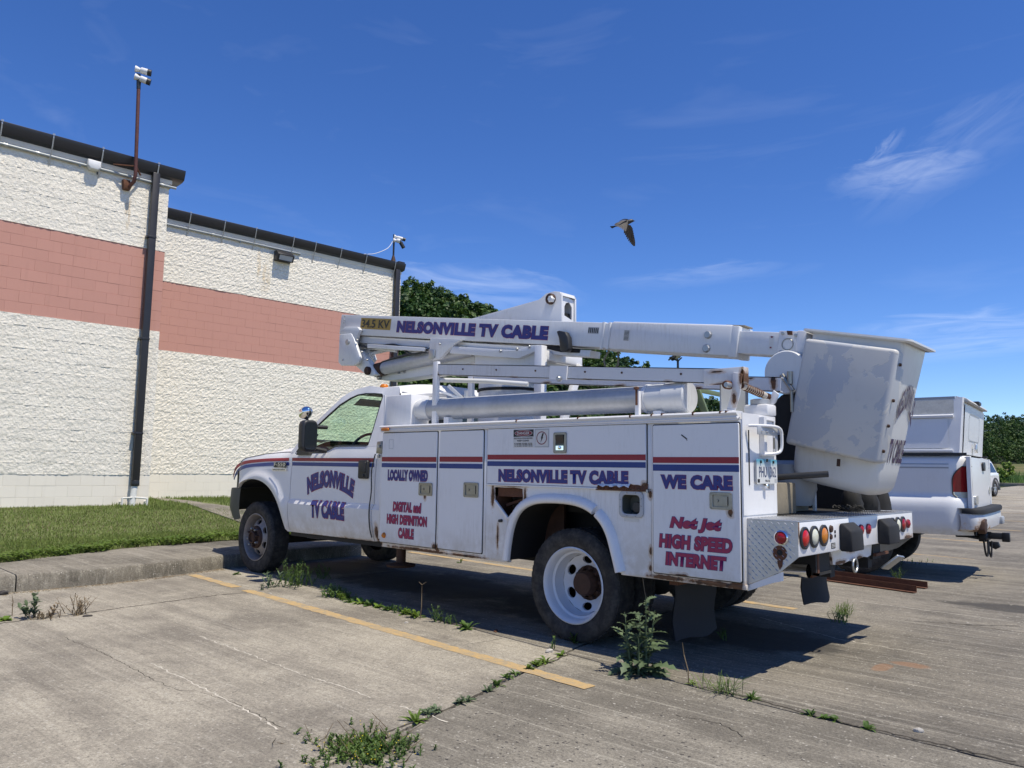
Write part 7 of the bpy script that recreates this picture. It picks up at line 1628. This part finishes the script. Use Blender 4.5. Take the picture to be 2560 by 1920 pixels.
for s_ in (-1, 1):
    for pts in ([(-.42, 1.06), (-.22, 1.46), (.42, 1.55), (.45, 1.05)], [(.52, 1.05), (.50, 1.55), (1.25, 1.52), (1.85, 1.05)]):
        mb = MB(); mb.prism(pts, 'y', .826, .834); mb.v = [(x, s_*y*(1-.24*max(0, (z-1.0)/.66)), z) for x, y, z in mb.v]; mb.build('side_window', M['glass_dark'], cv)
    mb = MB(); mb.prism([(-.58, .28), (-.58, .44), (-.42, .46), (-.38, .28)], 'y', s_*.86, s_*.892); mb.prism([(.42, .24), (.42, .40), (2.24, .40), (2.24, .24)], 'y', s_*.86, s_*.892); mb.build('sill_cladding', M['car_trim'], cv)
    for cx in (0, 2.65):
        arc = [(cx+.38*math.cos(t), .36+.38*math.sin(t)) for t in np.linspace(-.1, 3.24, 18)]; arc2 = [(cx+.46*math.cos(t), .36+.46*math.sin(t)) for t in np.linspace(-.1, 3.24, 18)]
        mb = MB(); mb.grid([[(x, s_*.89, z) for x, z in arc], [(x, s_*.895, z) for x, z in arc2], [(x, s_*.85, z) for x, z in arc2]]); mb.build('arch_cladding', M['car_trim'], cv, smooth=40)
        simple_wheel(cv, (cx, s_*.76, .345), s_, .345, .22)
    mb = MB(); mb.prism(rrect(.86, 1.09, .98, 1.14, .05, 4), 'x', 1.70, 1.86); mb.v = [(x, s_*y, z) for x, y, z in mb.v]; mb.build('door_mirror', M['car_trim'], cv, bevel=.02)
mb = MB(); mb.prism([(1.62, 1.50), (2.40, 1.02), (2.43, 1.02), (1.64, 1.52)], 'y', -.62, .62); mb.build('windshield', M['glass_dark'], cv); mb = MB(); mb.prism([(-.585, 1.05), (-.42, 1.45), (-.44, 1.45), (-.61, 1.05)], 'y', -.6, .6); mb.build('rear_window', M['glass_dark'], cv)
for s_ in (-1, 1): mb = MB(); mb.box(-.65, -.5, s_*.5, s_*.74, .86, 1.0); mb.build('tail_lamp', M['red_lens'], cv, bevel=.02); mb = MB(); mb.box(3.2, 3.44, s_*.5, s_*.76, .66, .78); mb.build('headlamp', M['clear_lens'], cv, bevel=.02)

# ---------------------------------------------------------------- lot light pole
lp = CAM+_dirpx(1695, 935)*51; lz = gz(lp[1])
lt = thing('light_pole', 'distant parking lot pole with three angled floodlights above the ladder rack', 'light pole', (float(lp[0]), float(lp[1]), lz), YAW)
ztop = float((CAM+_dirpx(1695, 898)*51)[2])-lz
mb = MB(); mb.tube([(0, 0, 0), (0, 0, ztop)], [.11, .075], 12); mb.build('pole', M['dark_bronze'], lt, smooth=40)
mb = MB(); mb.tube([(-.55, 0, ztop+.05), (0, 0, ztop-.12), (.5, .1, ztop+.05)], .045, 8); mb.build('arm', M['dark_bronze'], lt)
for dx, ang, yy in ((-.62, .45, -.1), (-.28, -.15, -.3), (.55, -.5, -.15)):
    R3 = Matrix.Rotation(ang, 4, 'Y') @ Matrix.Rotation(.6 if dx == -.28 else .35, 4, 'X'); c = Vector((dx, yy, ztop+.18)); mb = MB(); mb.obox((0, 0, 0), (.33, 0, 0), (0, .22, 0), (0, 0, .05)); mb.xf(Matrix.Translation(c) @ R3); h = mb.build('floodlight', M['dark_bronze'], lt, bevel=.02)
    mb = MB(); mb.obox((0, 0, -.053), (.27, 0, 0), (0, .17, 0), (0, 0, .003)); mb.xf(Matrix.Translation(c) @ R3); mb.build('floodlight_lens', M['lamp_glass'], h)

# ---------------------------------------------------------------- rusty steel angles on the ground
def angle_bar(a, b, lab, k):
    a, b = Vector(a), Vector(b); t = thing('steel_angle', lab, 'steel bar', ((a+b)/2).to_tuple(), 0, 'rusty steel angles on the concrete'); c = (a+b)/2; a, b = a-c, b-c
    m_ = MB(); d = (b-a).normalized(); s_ = Vector((-d.y, d.x, 0)); m_.bar(a+Vector((0, 0, .012)), b+Vector((0, 0, .012)), .07, .008); m_.bar(a+s_*.033+Vector((0, 0, .045)), b+s_*.033+Vector((0, 0, .045)), .008, .065); m_.build('angle_section', M['rust'], t)
e1, e2 = Vector(G(2316, 1473)), Vector(G(2288, 1484)); dirb = Vector((-.93, .36, 0))
g1 = Vector(G(2062, 1441)); g2 = Vector(G(2060, 1452)); angle_bar(g1+(g1-e1)*.5, e1, 'long rusty steel angle lying farther from the camera under the tail', 0); angle_bar(g2+(g2-e2)*.4, e2, 'long rusty steel angle lying nearer the camera under the tail', 1)

# ---------------------------------------------------------------- bird in flight
BD = 6.2; bo = Vector(CAM+_dirpx(1560, 558)*BD); ks = BD/FPX*.0603
bird = thing('bird', 'dark starling-like bird flying with wings swept down against the sky', 'bird', bo)
er, eu, ef = Vector(_r2), Vector(_u2), Vector(_f)
def bq(cx, cy_, d=0.0): return er*((cx-1000)*ks)+eu*((640-cy_)*ks)-ef*d     # photo crop coords of the bird, d toward the camera
rings = []
for cx, cy_, w_, h_ in ((1475, 548, 3, 3), (1425, 548, 14, 14), (1400, 545, 30, 34), (1350, 540, 60, 62), (1280, 555, 80, 85), (1180, 590, 95, 105), (1050, 640, 100, 105), (900, 690, 80, 80), (760, 735, 50, 45), (640, 765, 30, 24)):
    c = bq(cx, cy_); rings.append([c+eu*(h_*ks*math.sin(t))+ef*(w_*ks*math.cos(t)) for t in np.linspace(0, 6.2832, 14)[:-1]])
mb = MB(); mb.grid(rings[2:], close=True); mb.poly(rings[-1]); mb.build('body', M['bird'], bird, smooth=60)
mb = MB(); mb.grid(rings[:3], close=True); mb.build('beak', M['beak'], bird, smooth=60)
mb = MB()
for k in range(6): a = bq(660, 765+6*k-15, .002*k); e = bq(430+12*k, 770+18*k, .004*k-.01); n_ = (e-a).normalized(); s_ = n_.cross(ef).normalized()*(22*ks); mb.add([a-s_*.5, a+s_*.5, e+s_*.7, e-s_*.7], [(0, 1, 2, 3)])
mb.build('tail', M['bird'], bird)
def wing(arm, tips, d0, d1, name):
    m_ = MB(); n = len(tips)
    for k in range(n):
        t = k/(n-1); i = t*(len(arm)-1); j = min(int(i), len(arm)-2); f_ = i-j
        a = bq(lerp(arm[j][0], arm[j+1][0], f_), lerp(arm[j][1], arm[j+1][1], f_), lerp(d0, (d0+d1)/2, t)); e = bq(*tips[k], lerp(d0, d1, .5+.5*t)); v = (e-a); nn = v.cross(ef).normalized()*(46*ks); off = ef*(-.0006*(k % 2))
        m_.add([a-nn+off, a+nn+off, a+v*.55+nn*1.05+off, e+nn*.45+off, e-nn*.45+off, a+v*.55-nn*1.05+off], [(0, 1, 2, 5), (5, 2, 3, 4)])
    return m_.build(name, M['bird_wing'], bird)
wing([(1110, 530), (980, 560), (860, 620), (720, 720)], [(1000, 1050), (930, 1030), (860, 1000), (790, 965), (720, 930), (650, 905), (580, 885), (520, 850)], .02, .13, 'wing')
wing([(1120, 700), (1250, 700), (1350, 760), (1400, 950), (1450, 1180)], [(1060, 990), (1110, 1060), (1160, 1140), (1210, 1220), (1270, 1300), (1330, 1360), (1390, 1410), (1440, 1450), (1490, 1480), (1540, 1480)], -.02, -.12, 'wing')
mb = MB(); mb.tube([bq(1180, 690, -.03), bq(1300, 690, -.05), bq(1385, 790, -.07), bq(1420, 1000, -.09), bq(1520, 1380, -.12)], [.006, .005, .004, .003, .001], 8); mb.tube([bq(1120, 520, .03), bq(980, 540, .06), bq(850, 600, .09), bq(700, 690, .11)], [.005, .004, .003, .001], 8); mb.build('wing_leading_edge', M['bird'], bird, smooth=40)

# ---------------------------------------------------------------- weeds and litter
rp = random.Random(21)
def leaf_mesh(m_, base, d, L, w, droop=.3, lobes=0, up=Vector((0, 0, 1)), n=7, r=rp):
    """one leaf as a bent strip; lobes > 0 gives a toothed outline"""
    base = Vector(base); d = Vector(d).normalized(); s_ = d.cross(up)
    s_ = s_.normalized() if s_.length > .01 else Vector((1, 0, 0)); A, C_, B_ = [], [], []
    for k in range(n+1):
        t = k/n; p = base+d*L*t-up*(droop*L*t*t); ww = w*(math.sin(math.pi*min(1, t*.92+.06))**.75)
        if lobes: ww *= (1.25 if k % 2 else .45)
        if k == n: ww = .001
        A.append(p-s_*ww+up*ww*.25); C_.append(p); B_.append(p+s_*ww+up*ww*.25)
    m_.grid([A, C_, B_])
def rdir(r, lo=.2, hi=1.0):
    a = r.uniform(0, 6.283); e = r.uniform(lo, hi); return Vector((math.cos(a)*math.cos(e), math.sin(a)*math.cos(e), math.sin(e)))
def rosette(px, py, lab, n=9, L=.09, w=.013, mat='weed', lo=.25, hi=1.1, lobes=0, group=None, z=0.0):
    t = thing('rosette_weed', lab, 'weed', G(px, py, z), 0, group); r = random.Random(px*7+py); m_ = MB()
    for k in range(n): leaf_mesh(m_, (r.uniform(-.01, .01), r.uniform(-.01, .01), 0), rdir(r, lo, hi), L*r.uniform(.6, 1.2), w*r.uniform(.7, 1.2), .35, lobes, r=r)
    m_.build('leaves', M[mat], t, smooth=60, weld=False)['kind'] = 'stuff'; return t
def tuft_grass(px, py, lab, n=40, h=.12, spread=.05, mat='weed_bright', group=None, flat_=.5):
    t = thing('grass_tuft', lab, 'grass tuft', G(px, py), 0, group); r = random.Random(px*3+py); m_ = MB()
    for k in range(n): d = rdir(r, .5, 1.5); leaf_mesh(m_, (r.gauss(0, spread), r.gauss(0, spread), 0), d, h*r.uniform(.5, 1.3), .0022, .35*flat_*2, 0, n=4, r=r)
    m_.build('blades', M[mat], t, weld=False)['kind'] = 'stuff'; return t
def feathery(px, py, lab, ns=9, h=.28, spread=.09, mat='weed', lf=.03, dens=16, group=None, lw=.0035):
    t = thing('feathery_weed', lab, 'weed', G(px, py), 0, group); r = random.Random(px+py*5); ms, ml = MB(), MB()
    for k in range(ns):
        d = rdir(r, .8, 1.45); b = Vector((r.gauss(0, spread*.5), r.gauss(0, spread*.5), 0)); H = h*r.uniform(.55, 1.1); pts = [b+d*H*q+Vector((0, 0, .0)) for q in (0, .35, .7, 1)]; ms.tube(pts, [.004, .003, .002, .001], 5)
        for j in range(dens): q = r.uniform(.12, 1); p = b+d*H*q; leaf_mesh(ml, p, (rdir(r, .0, 1.0)+d*.3), lf*r.uniform(.6, 1.3), lw, .2, 0, n=3, r=r)
    ms.build('stems', M[mat], t, weld=False)['kind'] = 'stuff'; ml.build('leaves', M[mat], t, weld=False)['kind'] = 'stuff'; return t
def twig(px, py, tx, ty, lab, y=None, mat='dry', fork=None):
    b = Vector(G(px, py)); d = Vector(_dirpx(tx, ty)); hb = Vector((d.x, d.y)); tt = ((b.x-CAM[0])*hb.x+(b.y-CAM[1])*hb.y)/hb.dot(hb); top = Vector(CAM)+d*tt
    t = thing('dry_stalk', lab, 'dead stalk', b); v = top-b; m_ = MB(); m_.tube([(0, 0, 0), v*.35+Vector((.01, 0, 0)), v*.7+Vector((-.008, .01, 0)), v], [.004, .0035, .003, .0015], 6)
    for f in (fork or []): m_.tube([v*f[0], v*f[0]+Vector(f[1])], [.003, .001], 5)
    m_.build('stem', M[mat], t); return t
# the big lobed-leaf weed beside the rear wheel: every leaf its own piece
bw_ = thing('prickly_weed', 'tall grey-green weed with jagged leaves beside the rear wheel', 'weed', G(1598, 1684)); r = random.Random(11)
lvs = []
for k in range(5): m_ = MB(); leaf_mesh(m_, (0, 0, 0), (1, 0, .25), .19, .034, .35+.08*k, 1, n=11, r=r); me = bpy.data.meshes.new('leaf'); me.from_pydata(m_.v, [], m_.f); me.materials.append(M['weed_grey']); me.shade_smooth(); lvs.append(me)
for k in range(6):
    a = k*1.05; b = Vector((.05*math.cos(a), .05*math.sin(a), 0)); H = (.47, .38, .33, .36, .30, .26)[k]; d = Vector((.16*math.cos(a)*(k > 0), .16*math.sin(a)*(k > 0), 1)).normalized()
    m_ = MB(); m_.tube([b, b+d*H*.5, b+d*H], [.008, .006, .002], 7); m_.build('stem', M['weed_grey'], bw_, smooth=60)
    nl = (17, 11, 10, 10, 9, 8)[k]
    for j in range(nl):
        q = .06+.94*j/nl; p = b+d*H*q; o = link('leaf', lvs[r.randrange(5)], None, bw_); o.location = p; s_ = (1.15-.7*q)*r.uniform(.75, 1.1); o.scale = (s_,)*3; o.rotation_euler = (r.uniform(-.35, .35), -r.uniform(.0, .6)-.35*q, j*2.4+r.uniform(-.4, .4))
for j in range(12): o = link('leaf', lvs[r.randrange(5)], M['weed_grey'] if False else None, bw_); o.location = (r.uniform(-.08, .08), r.uniform(-.08, .08), .02); o.scale = (.75,)*3; o.rotation_euler = (r.uniform(-.3, .3), r.uniform(-.1, .3), r.uniform(0, 6.28))
m_ = MB(); [leaf_mesh(m_, (r.uniform(-.07, .07), r.uniform(-.07, .07), .0), rdir(r, .1, .7), .09, .012, .5, 0, r=r) for _ in range(14)]; m_.build('withered_leaves', M['dry'], bw_, weld=False)
rosette(1437, 1610, 'broad-leaved rosette weed in front of the rear tyre', 8, .13, .02, 'weed', .6, 1.4)
feathery(1381, 1624, 'thin upright weed beside the pale stone by the rear tyre', 3, .14, .02, 'weed', .02, 10)
rosette(1402, 1640, 'bright seedling patch in the joint left of the broad rosette', 14, .06, .01, 'weed_bright', .3, 1.2)
feathery(737, 1464, 'largest feathery weed behind the front wheel', 34, .25, .17, 'weed', .035, 30)
feathery(678, 1470, 'grey wilted weed just behind the front tyre', 7, .16, .05, 'weed_grey', .05, 9, lw=.008)
feathery(655, 1477, 'tiny weed at the broken end of the first stripe', 4, .09, .02, 'weed_grey', .03, 8)
rosette(591, 1437, 'small green weed at the foot of the front tyre', 14, .07, .014, 'weed', .2, 1.2)
feathery(800, 1448, 'dark weed in the truck shade right of the feathery weed', 10, .22, .08, 'weed', .04, 14)
feathery(834, 1492, 'low bushy weed at the edge of the truck shadow', 40, .11, .13, 'weed', .03, 16)
for k, (px, py) in enumerate(((880, 1506), (902, 1510), (923, 1515), (945, 1520), (972, 1526))): rosette(px, py, ('first', 'second', 'third', 'fourth', 'fifth')[k]+' sprig from the left in the row of green rosettes along the shadow edge', 20, .10, .016, 'weed_bright' if k % 2 else 'weed', .2, 1.1, group='rosettes along the shadow edge')
for k, (px, py) in enumerate(((1014, 1538), (1040, 1545))): rosette(px, py, ('left', 'right')[k]+' of the two star-shaped rosettes by the forked dry stalk', 20, .115, .014, 'weed_bright', .3, 1.2)
feathery(860, 1500, 'short leafy weed joining the bushy weed to the rosette row', 24, .07, .07, 'weed_bright', .03, 12)
feathery(990, 1532, 'thin weed in the gap between the rosettes and the forked stalk', 14, .06, .08, 'weed', .025, 10)
feathery(1088, 1556, 'loose weed right of the forked dry stalk', 8, .15, .07, 'weed', .03, 14)
feathery(1125, 1562, 'small dark weed left of the last rosette of the row', 6, .10, .05, 'weed', .03, 10)
rosette(1168, 1574, 'biggest rosette at the right end of the row by the shadow', 22, .12, .018, 'weed', .2, 1.2)
twig(1050, 1548, 1055, 1462, 'forked dry stalk standing at the edge of the shadow', fork=[(1.0, (.03, .02, .025)), (1.0, (-.04, 0, .02))])
for k, (px, py) in enumerate(((1366, 1658), (1345, 1666), (1322, 1674), (1288, 1687), (1268, 1696), (1243, 1714), (1222, 1730), (1166, 1753), (1150, 1760), (1086, 1780), (1068, 1788), (1038, 1806))):
    rosette(px, py, ['sprout in the concrete joint where it meets the yellow stripe', 'sprout on the yellow stripe end of the joint', 'sprout on the near edge of the yellow stripe', 'sprout just below the yellow stripe in the joint', 'thin sprout farther down the joint from the stripe', 'dark sprout midway down the joint', 'drying sprout midway down the joint', 'brown sprout in the middle of the joint', 'second brown sprout in the middle of the joint', 'dull sprout above the yellow flowered clump', 'dull small sprout nearest above the flowered clump', 'bright sprout at the upper corner of the flowered clump'][k], 20, .06+.02*(k in (0, 1, 11)), .009, 'weed_bright' if k in (0, 1, 2, 11) else 'weed' if k < 6 else 'weed_grey', .2, 1.2, group='sprouts along the concrete joint')
# yellow flowered clump in the foreground
fc = feathery(912, 1880, 'low clump of weeds with tiny yellow flowers in the foreground joint', 230, .042, .22, 'weed', .018, 14); r = random.Random(4)
m_ = MB()
for k in range(55): c = Vector((r.gauss(0, .11), r.gauss(0, .11), r.uniform(.015, .045))); s_ = .004; m_.add([c+Vector((s_, 0, 0)), c+Vector((0, s_, .002)), c-Vector((s_, 0, 0)), c-Vector((0, s_, -.002))], [(0, 1, 2, 3)])
m_.build('flowers', M['yellow_flower'], fc, weld=False)['kind'] = 'stuff'
m_ = MB(); [leaf_mesh(m_, (r.gauss(-.06, .06), r.gauss(0, .05), 0), rdir(r, .5, 1.5), .065*r.uniform(.6, 1.2), .004, .3, 0, n=4, r=r) for _ in range(160)]; m_.build('grass_blades', M['weed_bright'], fc, weld=False)['kind'] = 'stuff'
m_ = MB(); [m_.tube([(a := Vector((r.gauss(.0, .15), r.gauss(0, .13), 0))), a+rdir(r, .2, 1.0)*r.uniform(.05, .14)], [.002, .001], 4) for _ in range(60)]; m_.build('dry_stems', M['dry'], fc, weld=False)['kind'] = 'stuff'
# weeds at the left edge
feathery(70, 1546, 'lobed green weed in the joint near the left edge', 5, .20, .05, 'weed_grey', .07, 10, lw=.016)
rosette(12, 1552, 'low round-leaved weed at the left edge of the picture', 26, .08, .02, 'weed_bright', .1, .9)
twig(30, 1541, 30, 1488, 'single dead stalk at the far left', fork=[(.5, (.02, 0, .03)), (.7, (-.02, .01, .02))])
feathery(135, 1538, 'curled brown dead weed right of the lobed green weed', 3, .13, .02, 'dry', .03, 12, lw=.008)
feathery(204, 1536, 'dry branching weed at the right end of the left joint', 18, .17, .10, 'dry', .035, 9)
feathery(115, 1545, 'matted dead stems filling the left joint', 26, .06, .12, 'dry', .03, 6)
# weeds to the right
twig(1722, 1712, 1706, 1607, 'tall bare stalk in the joint right of the prickly weed', fork=[(.3, (-.03, 0, .05))])
rosette(1728, 1712, 'tiny sprout at the foot of the bare stalk', 10, .05, .006, 'weed_bright')
tuft_grass(1815, 1735, 'fine grass tuft in the joint below the shadow corner', 60, .16, .03, 'weed'); tuft_grass(1785, 1724, 'sparse pale grass left of the fine tuft', 26, .14, .04, 'weed_bright')
rosette(1880, 1749, 'dense low tuft right of the fine grass', 40, .07, .005, 'weed', .2, 1.3)
for k, (px, py) in enumerate(((2030, 1790), (2061, 1798), (2087, 1803), (2168, 1824))): rosette(px, py, ['leftmost of the sprouts in the near right joint', 'flat leafy sprout second in the near right joint', 'upright sprout third in the near right joint', 'rightmost leafy sprout in the near right joint'][k], 13, .055, .010, 'weed', .2, 1.3, group='sprouts in the near right joint')
tuft_grass(2108, 1538, 'bright feathery grass tuft behind the truck shadow', 90, .17, .035, 'weed_bright'); feathery(2100, 1556, 'shaded weeds at the tip of the truck shadow', 14, .10, .10, 'weed', .03, 10)
feathery(2248, 1452, 'small weed growing beside the rusty steel angles', 12, .16, .05, 'weed', .03, 10); feathery(2275, 1408, 'flat weed streak in the joint near the pickup tyre', 16, .05, .35, 'weed', .03, 6)
feathery(1810, 1600, 'dim weed in the shadow behind the mud flap', 8, .09, .08, 'weed', .03, 10); rosette(1150, 1408, 'small dark weed on the lit stripe beyond the truck', 8, .1, .012, 'weed')
# hanging wire under the body, stones, brick shard
wp_ = [onplane(1607, 1445, 1, .02), onplane(1612, 1480, 1, 0.0), onplane(1622, 1520, 1, -.03), onplane(1626, 1545, 1, -.05)]
wt_ = thing('loose_wire', 'thin loose wire hanging from the rear of the truck body', 'wire', tuple(wp_[-1])); m_ = MB(); m_.tube([p-wp_[-1] for p in wp_], .0025, 5); m_.build('strand', M['dry'], wt_)
def stone(px, py, s_, lab, mat='stone', sq=(1, .7, .55)):
    t = bpy.data.meshes.new('stone'); bm = bmesh.new(); bmesh.ops.create_icosphere(bm, subdivisions=2, radius=1); r = random.Random(px)
    for v in bm.verts: v.co = Vector((v.co.x*sq[0], v.co.y*sq[1], v.co.z*sq[2]))*s_*(1+r.uniform(-.18, .18))
    bm.to_mesh(t); bm.free(); o = link('stone', t, M[mat]); p = G(px, py); o.location = (p[0], p[1], s_*sq[2]*.8); o.rotation_euler.z = px; return tag(o, lab, 'stone')
stone(2297, 1832, .024, 'pale stone lying right of the near joint'); stone(1374, 1633, .03, 'white stone by the weeds before the rear tyre'); stone(1016, 1559, .017, 'small white stone below the star-shaped rosettes'); stone(1240, 1580, .05, 'flat brown shard at the end of the rosette row', 'rust', (1, .35, .18)); stone(8, 1488, .045, 'dark lump in the gutter at the left edge', 'grit'); stone(218, 1543, .03, 'brown clod at the end of the left joint', 'grit', (1.2, .6, .4)); stone(676, 1485, .012, 'white chip beneath the wilted weed')
# scattered grit and chips
V, F = [], []; r = random.Random(31)
def chips(n, mk, smin, smax):
    for _ in range(n):
        x, y = mk(); s_ = r.uniform(smin, smax); a = r.uniform(0, 6.28); k = len(V); h = s_*.5
        for t in range(4): q = a+t*1.57+r.uniform(-.3, .3); V.append((x+math.cos(q)*s_, y+math.sin(q)*s_*.7, .003))
        V.append((x, y, h)); F.extend([(k, k+1, k+4), (k+1, k+2, k+4), (k+2, k+3, k+4), (k+3, k, k+4)])
chips(900, lambda: (r.uniform(.5, 7.6), r.uniform(-3.2, -.1)), .003, .008); chips(260, lambda: (r.gauss(6.2, .5), r.gauss(-1.7, .5)), .004, .011); chips(300, lambda: (r.uniform(5, 8), r.uniform(0, 5)), .004, .010)
chips(700, lambda: ((lambda y: (kx(y)+.04+abs(r.gauss(0, .05)), y))(r.uniform(-2.6, .2))), .004, .014)
me = bpy.data.meshes.new('grit'); me.from_pydata(V, [], F); o = link('grit', me, M['grit']); tag(o, 'dark grit and crumbs scattered over the concrete', 'grit', kind='stuff')
V, F = [], []; chips(90, lambda: (r.uniform(1, 8), r.uniform(-3, 4)), .004, .012); chips(70, lambda: (r.uniform(6, 8.2), r.uniform(0, 6)), .004, .013); chips(120, lambda: ((lambda y: (kx(y)+.03+abs(r.gauss(0, .06)), y))(r.uniform(-2.6, .2))), .004, .012)
me = bpy.data.meshes.new('pale_chips'); me.from_pydata(V, [], F); o = link('pale_chips', me, M['stone']); tag(o, 'pale stone chips scattered over the concrete', 'grit', kind='stuff')
V, F = [], []; chips(900, lambda: ((lambda y: (kx(y)+.02+abs(r.gauss(0, .05)), y))(r.uniform(-2.7, .25))), .006, .02); me = bpy.data.meshes.new('gutter_litter'); me.from_pydata(V, [], F); o = link('gutter_litter', me, M['dry']); tag(o, 'dry plant litter gathered at the foot of the kerb', 'litter', kind='stuff')
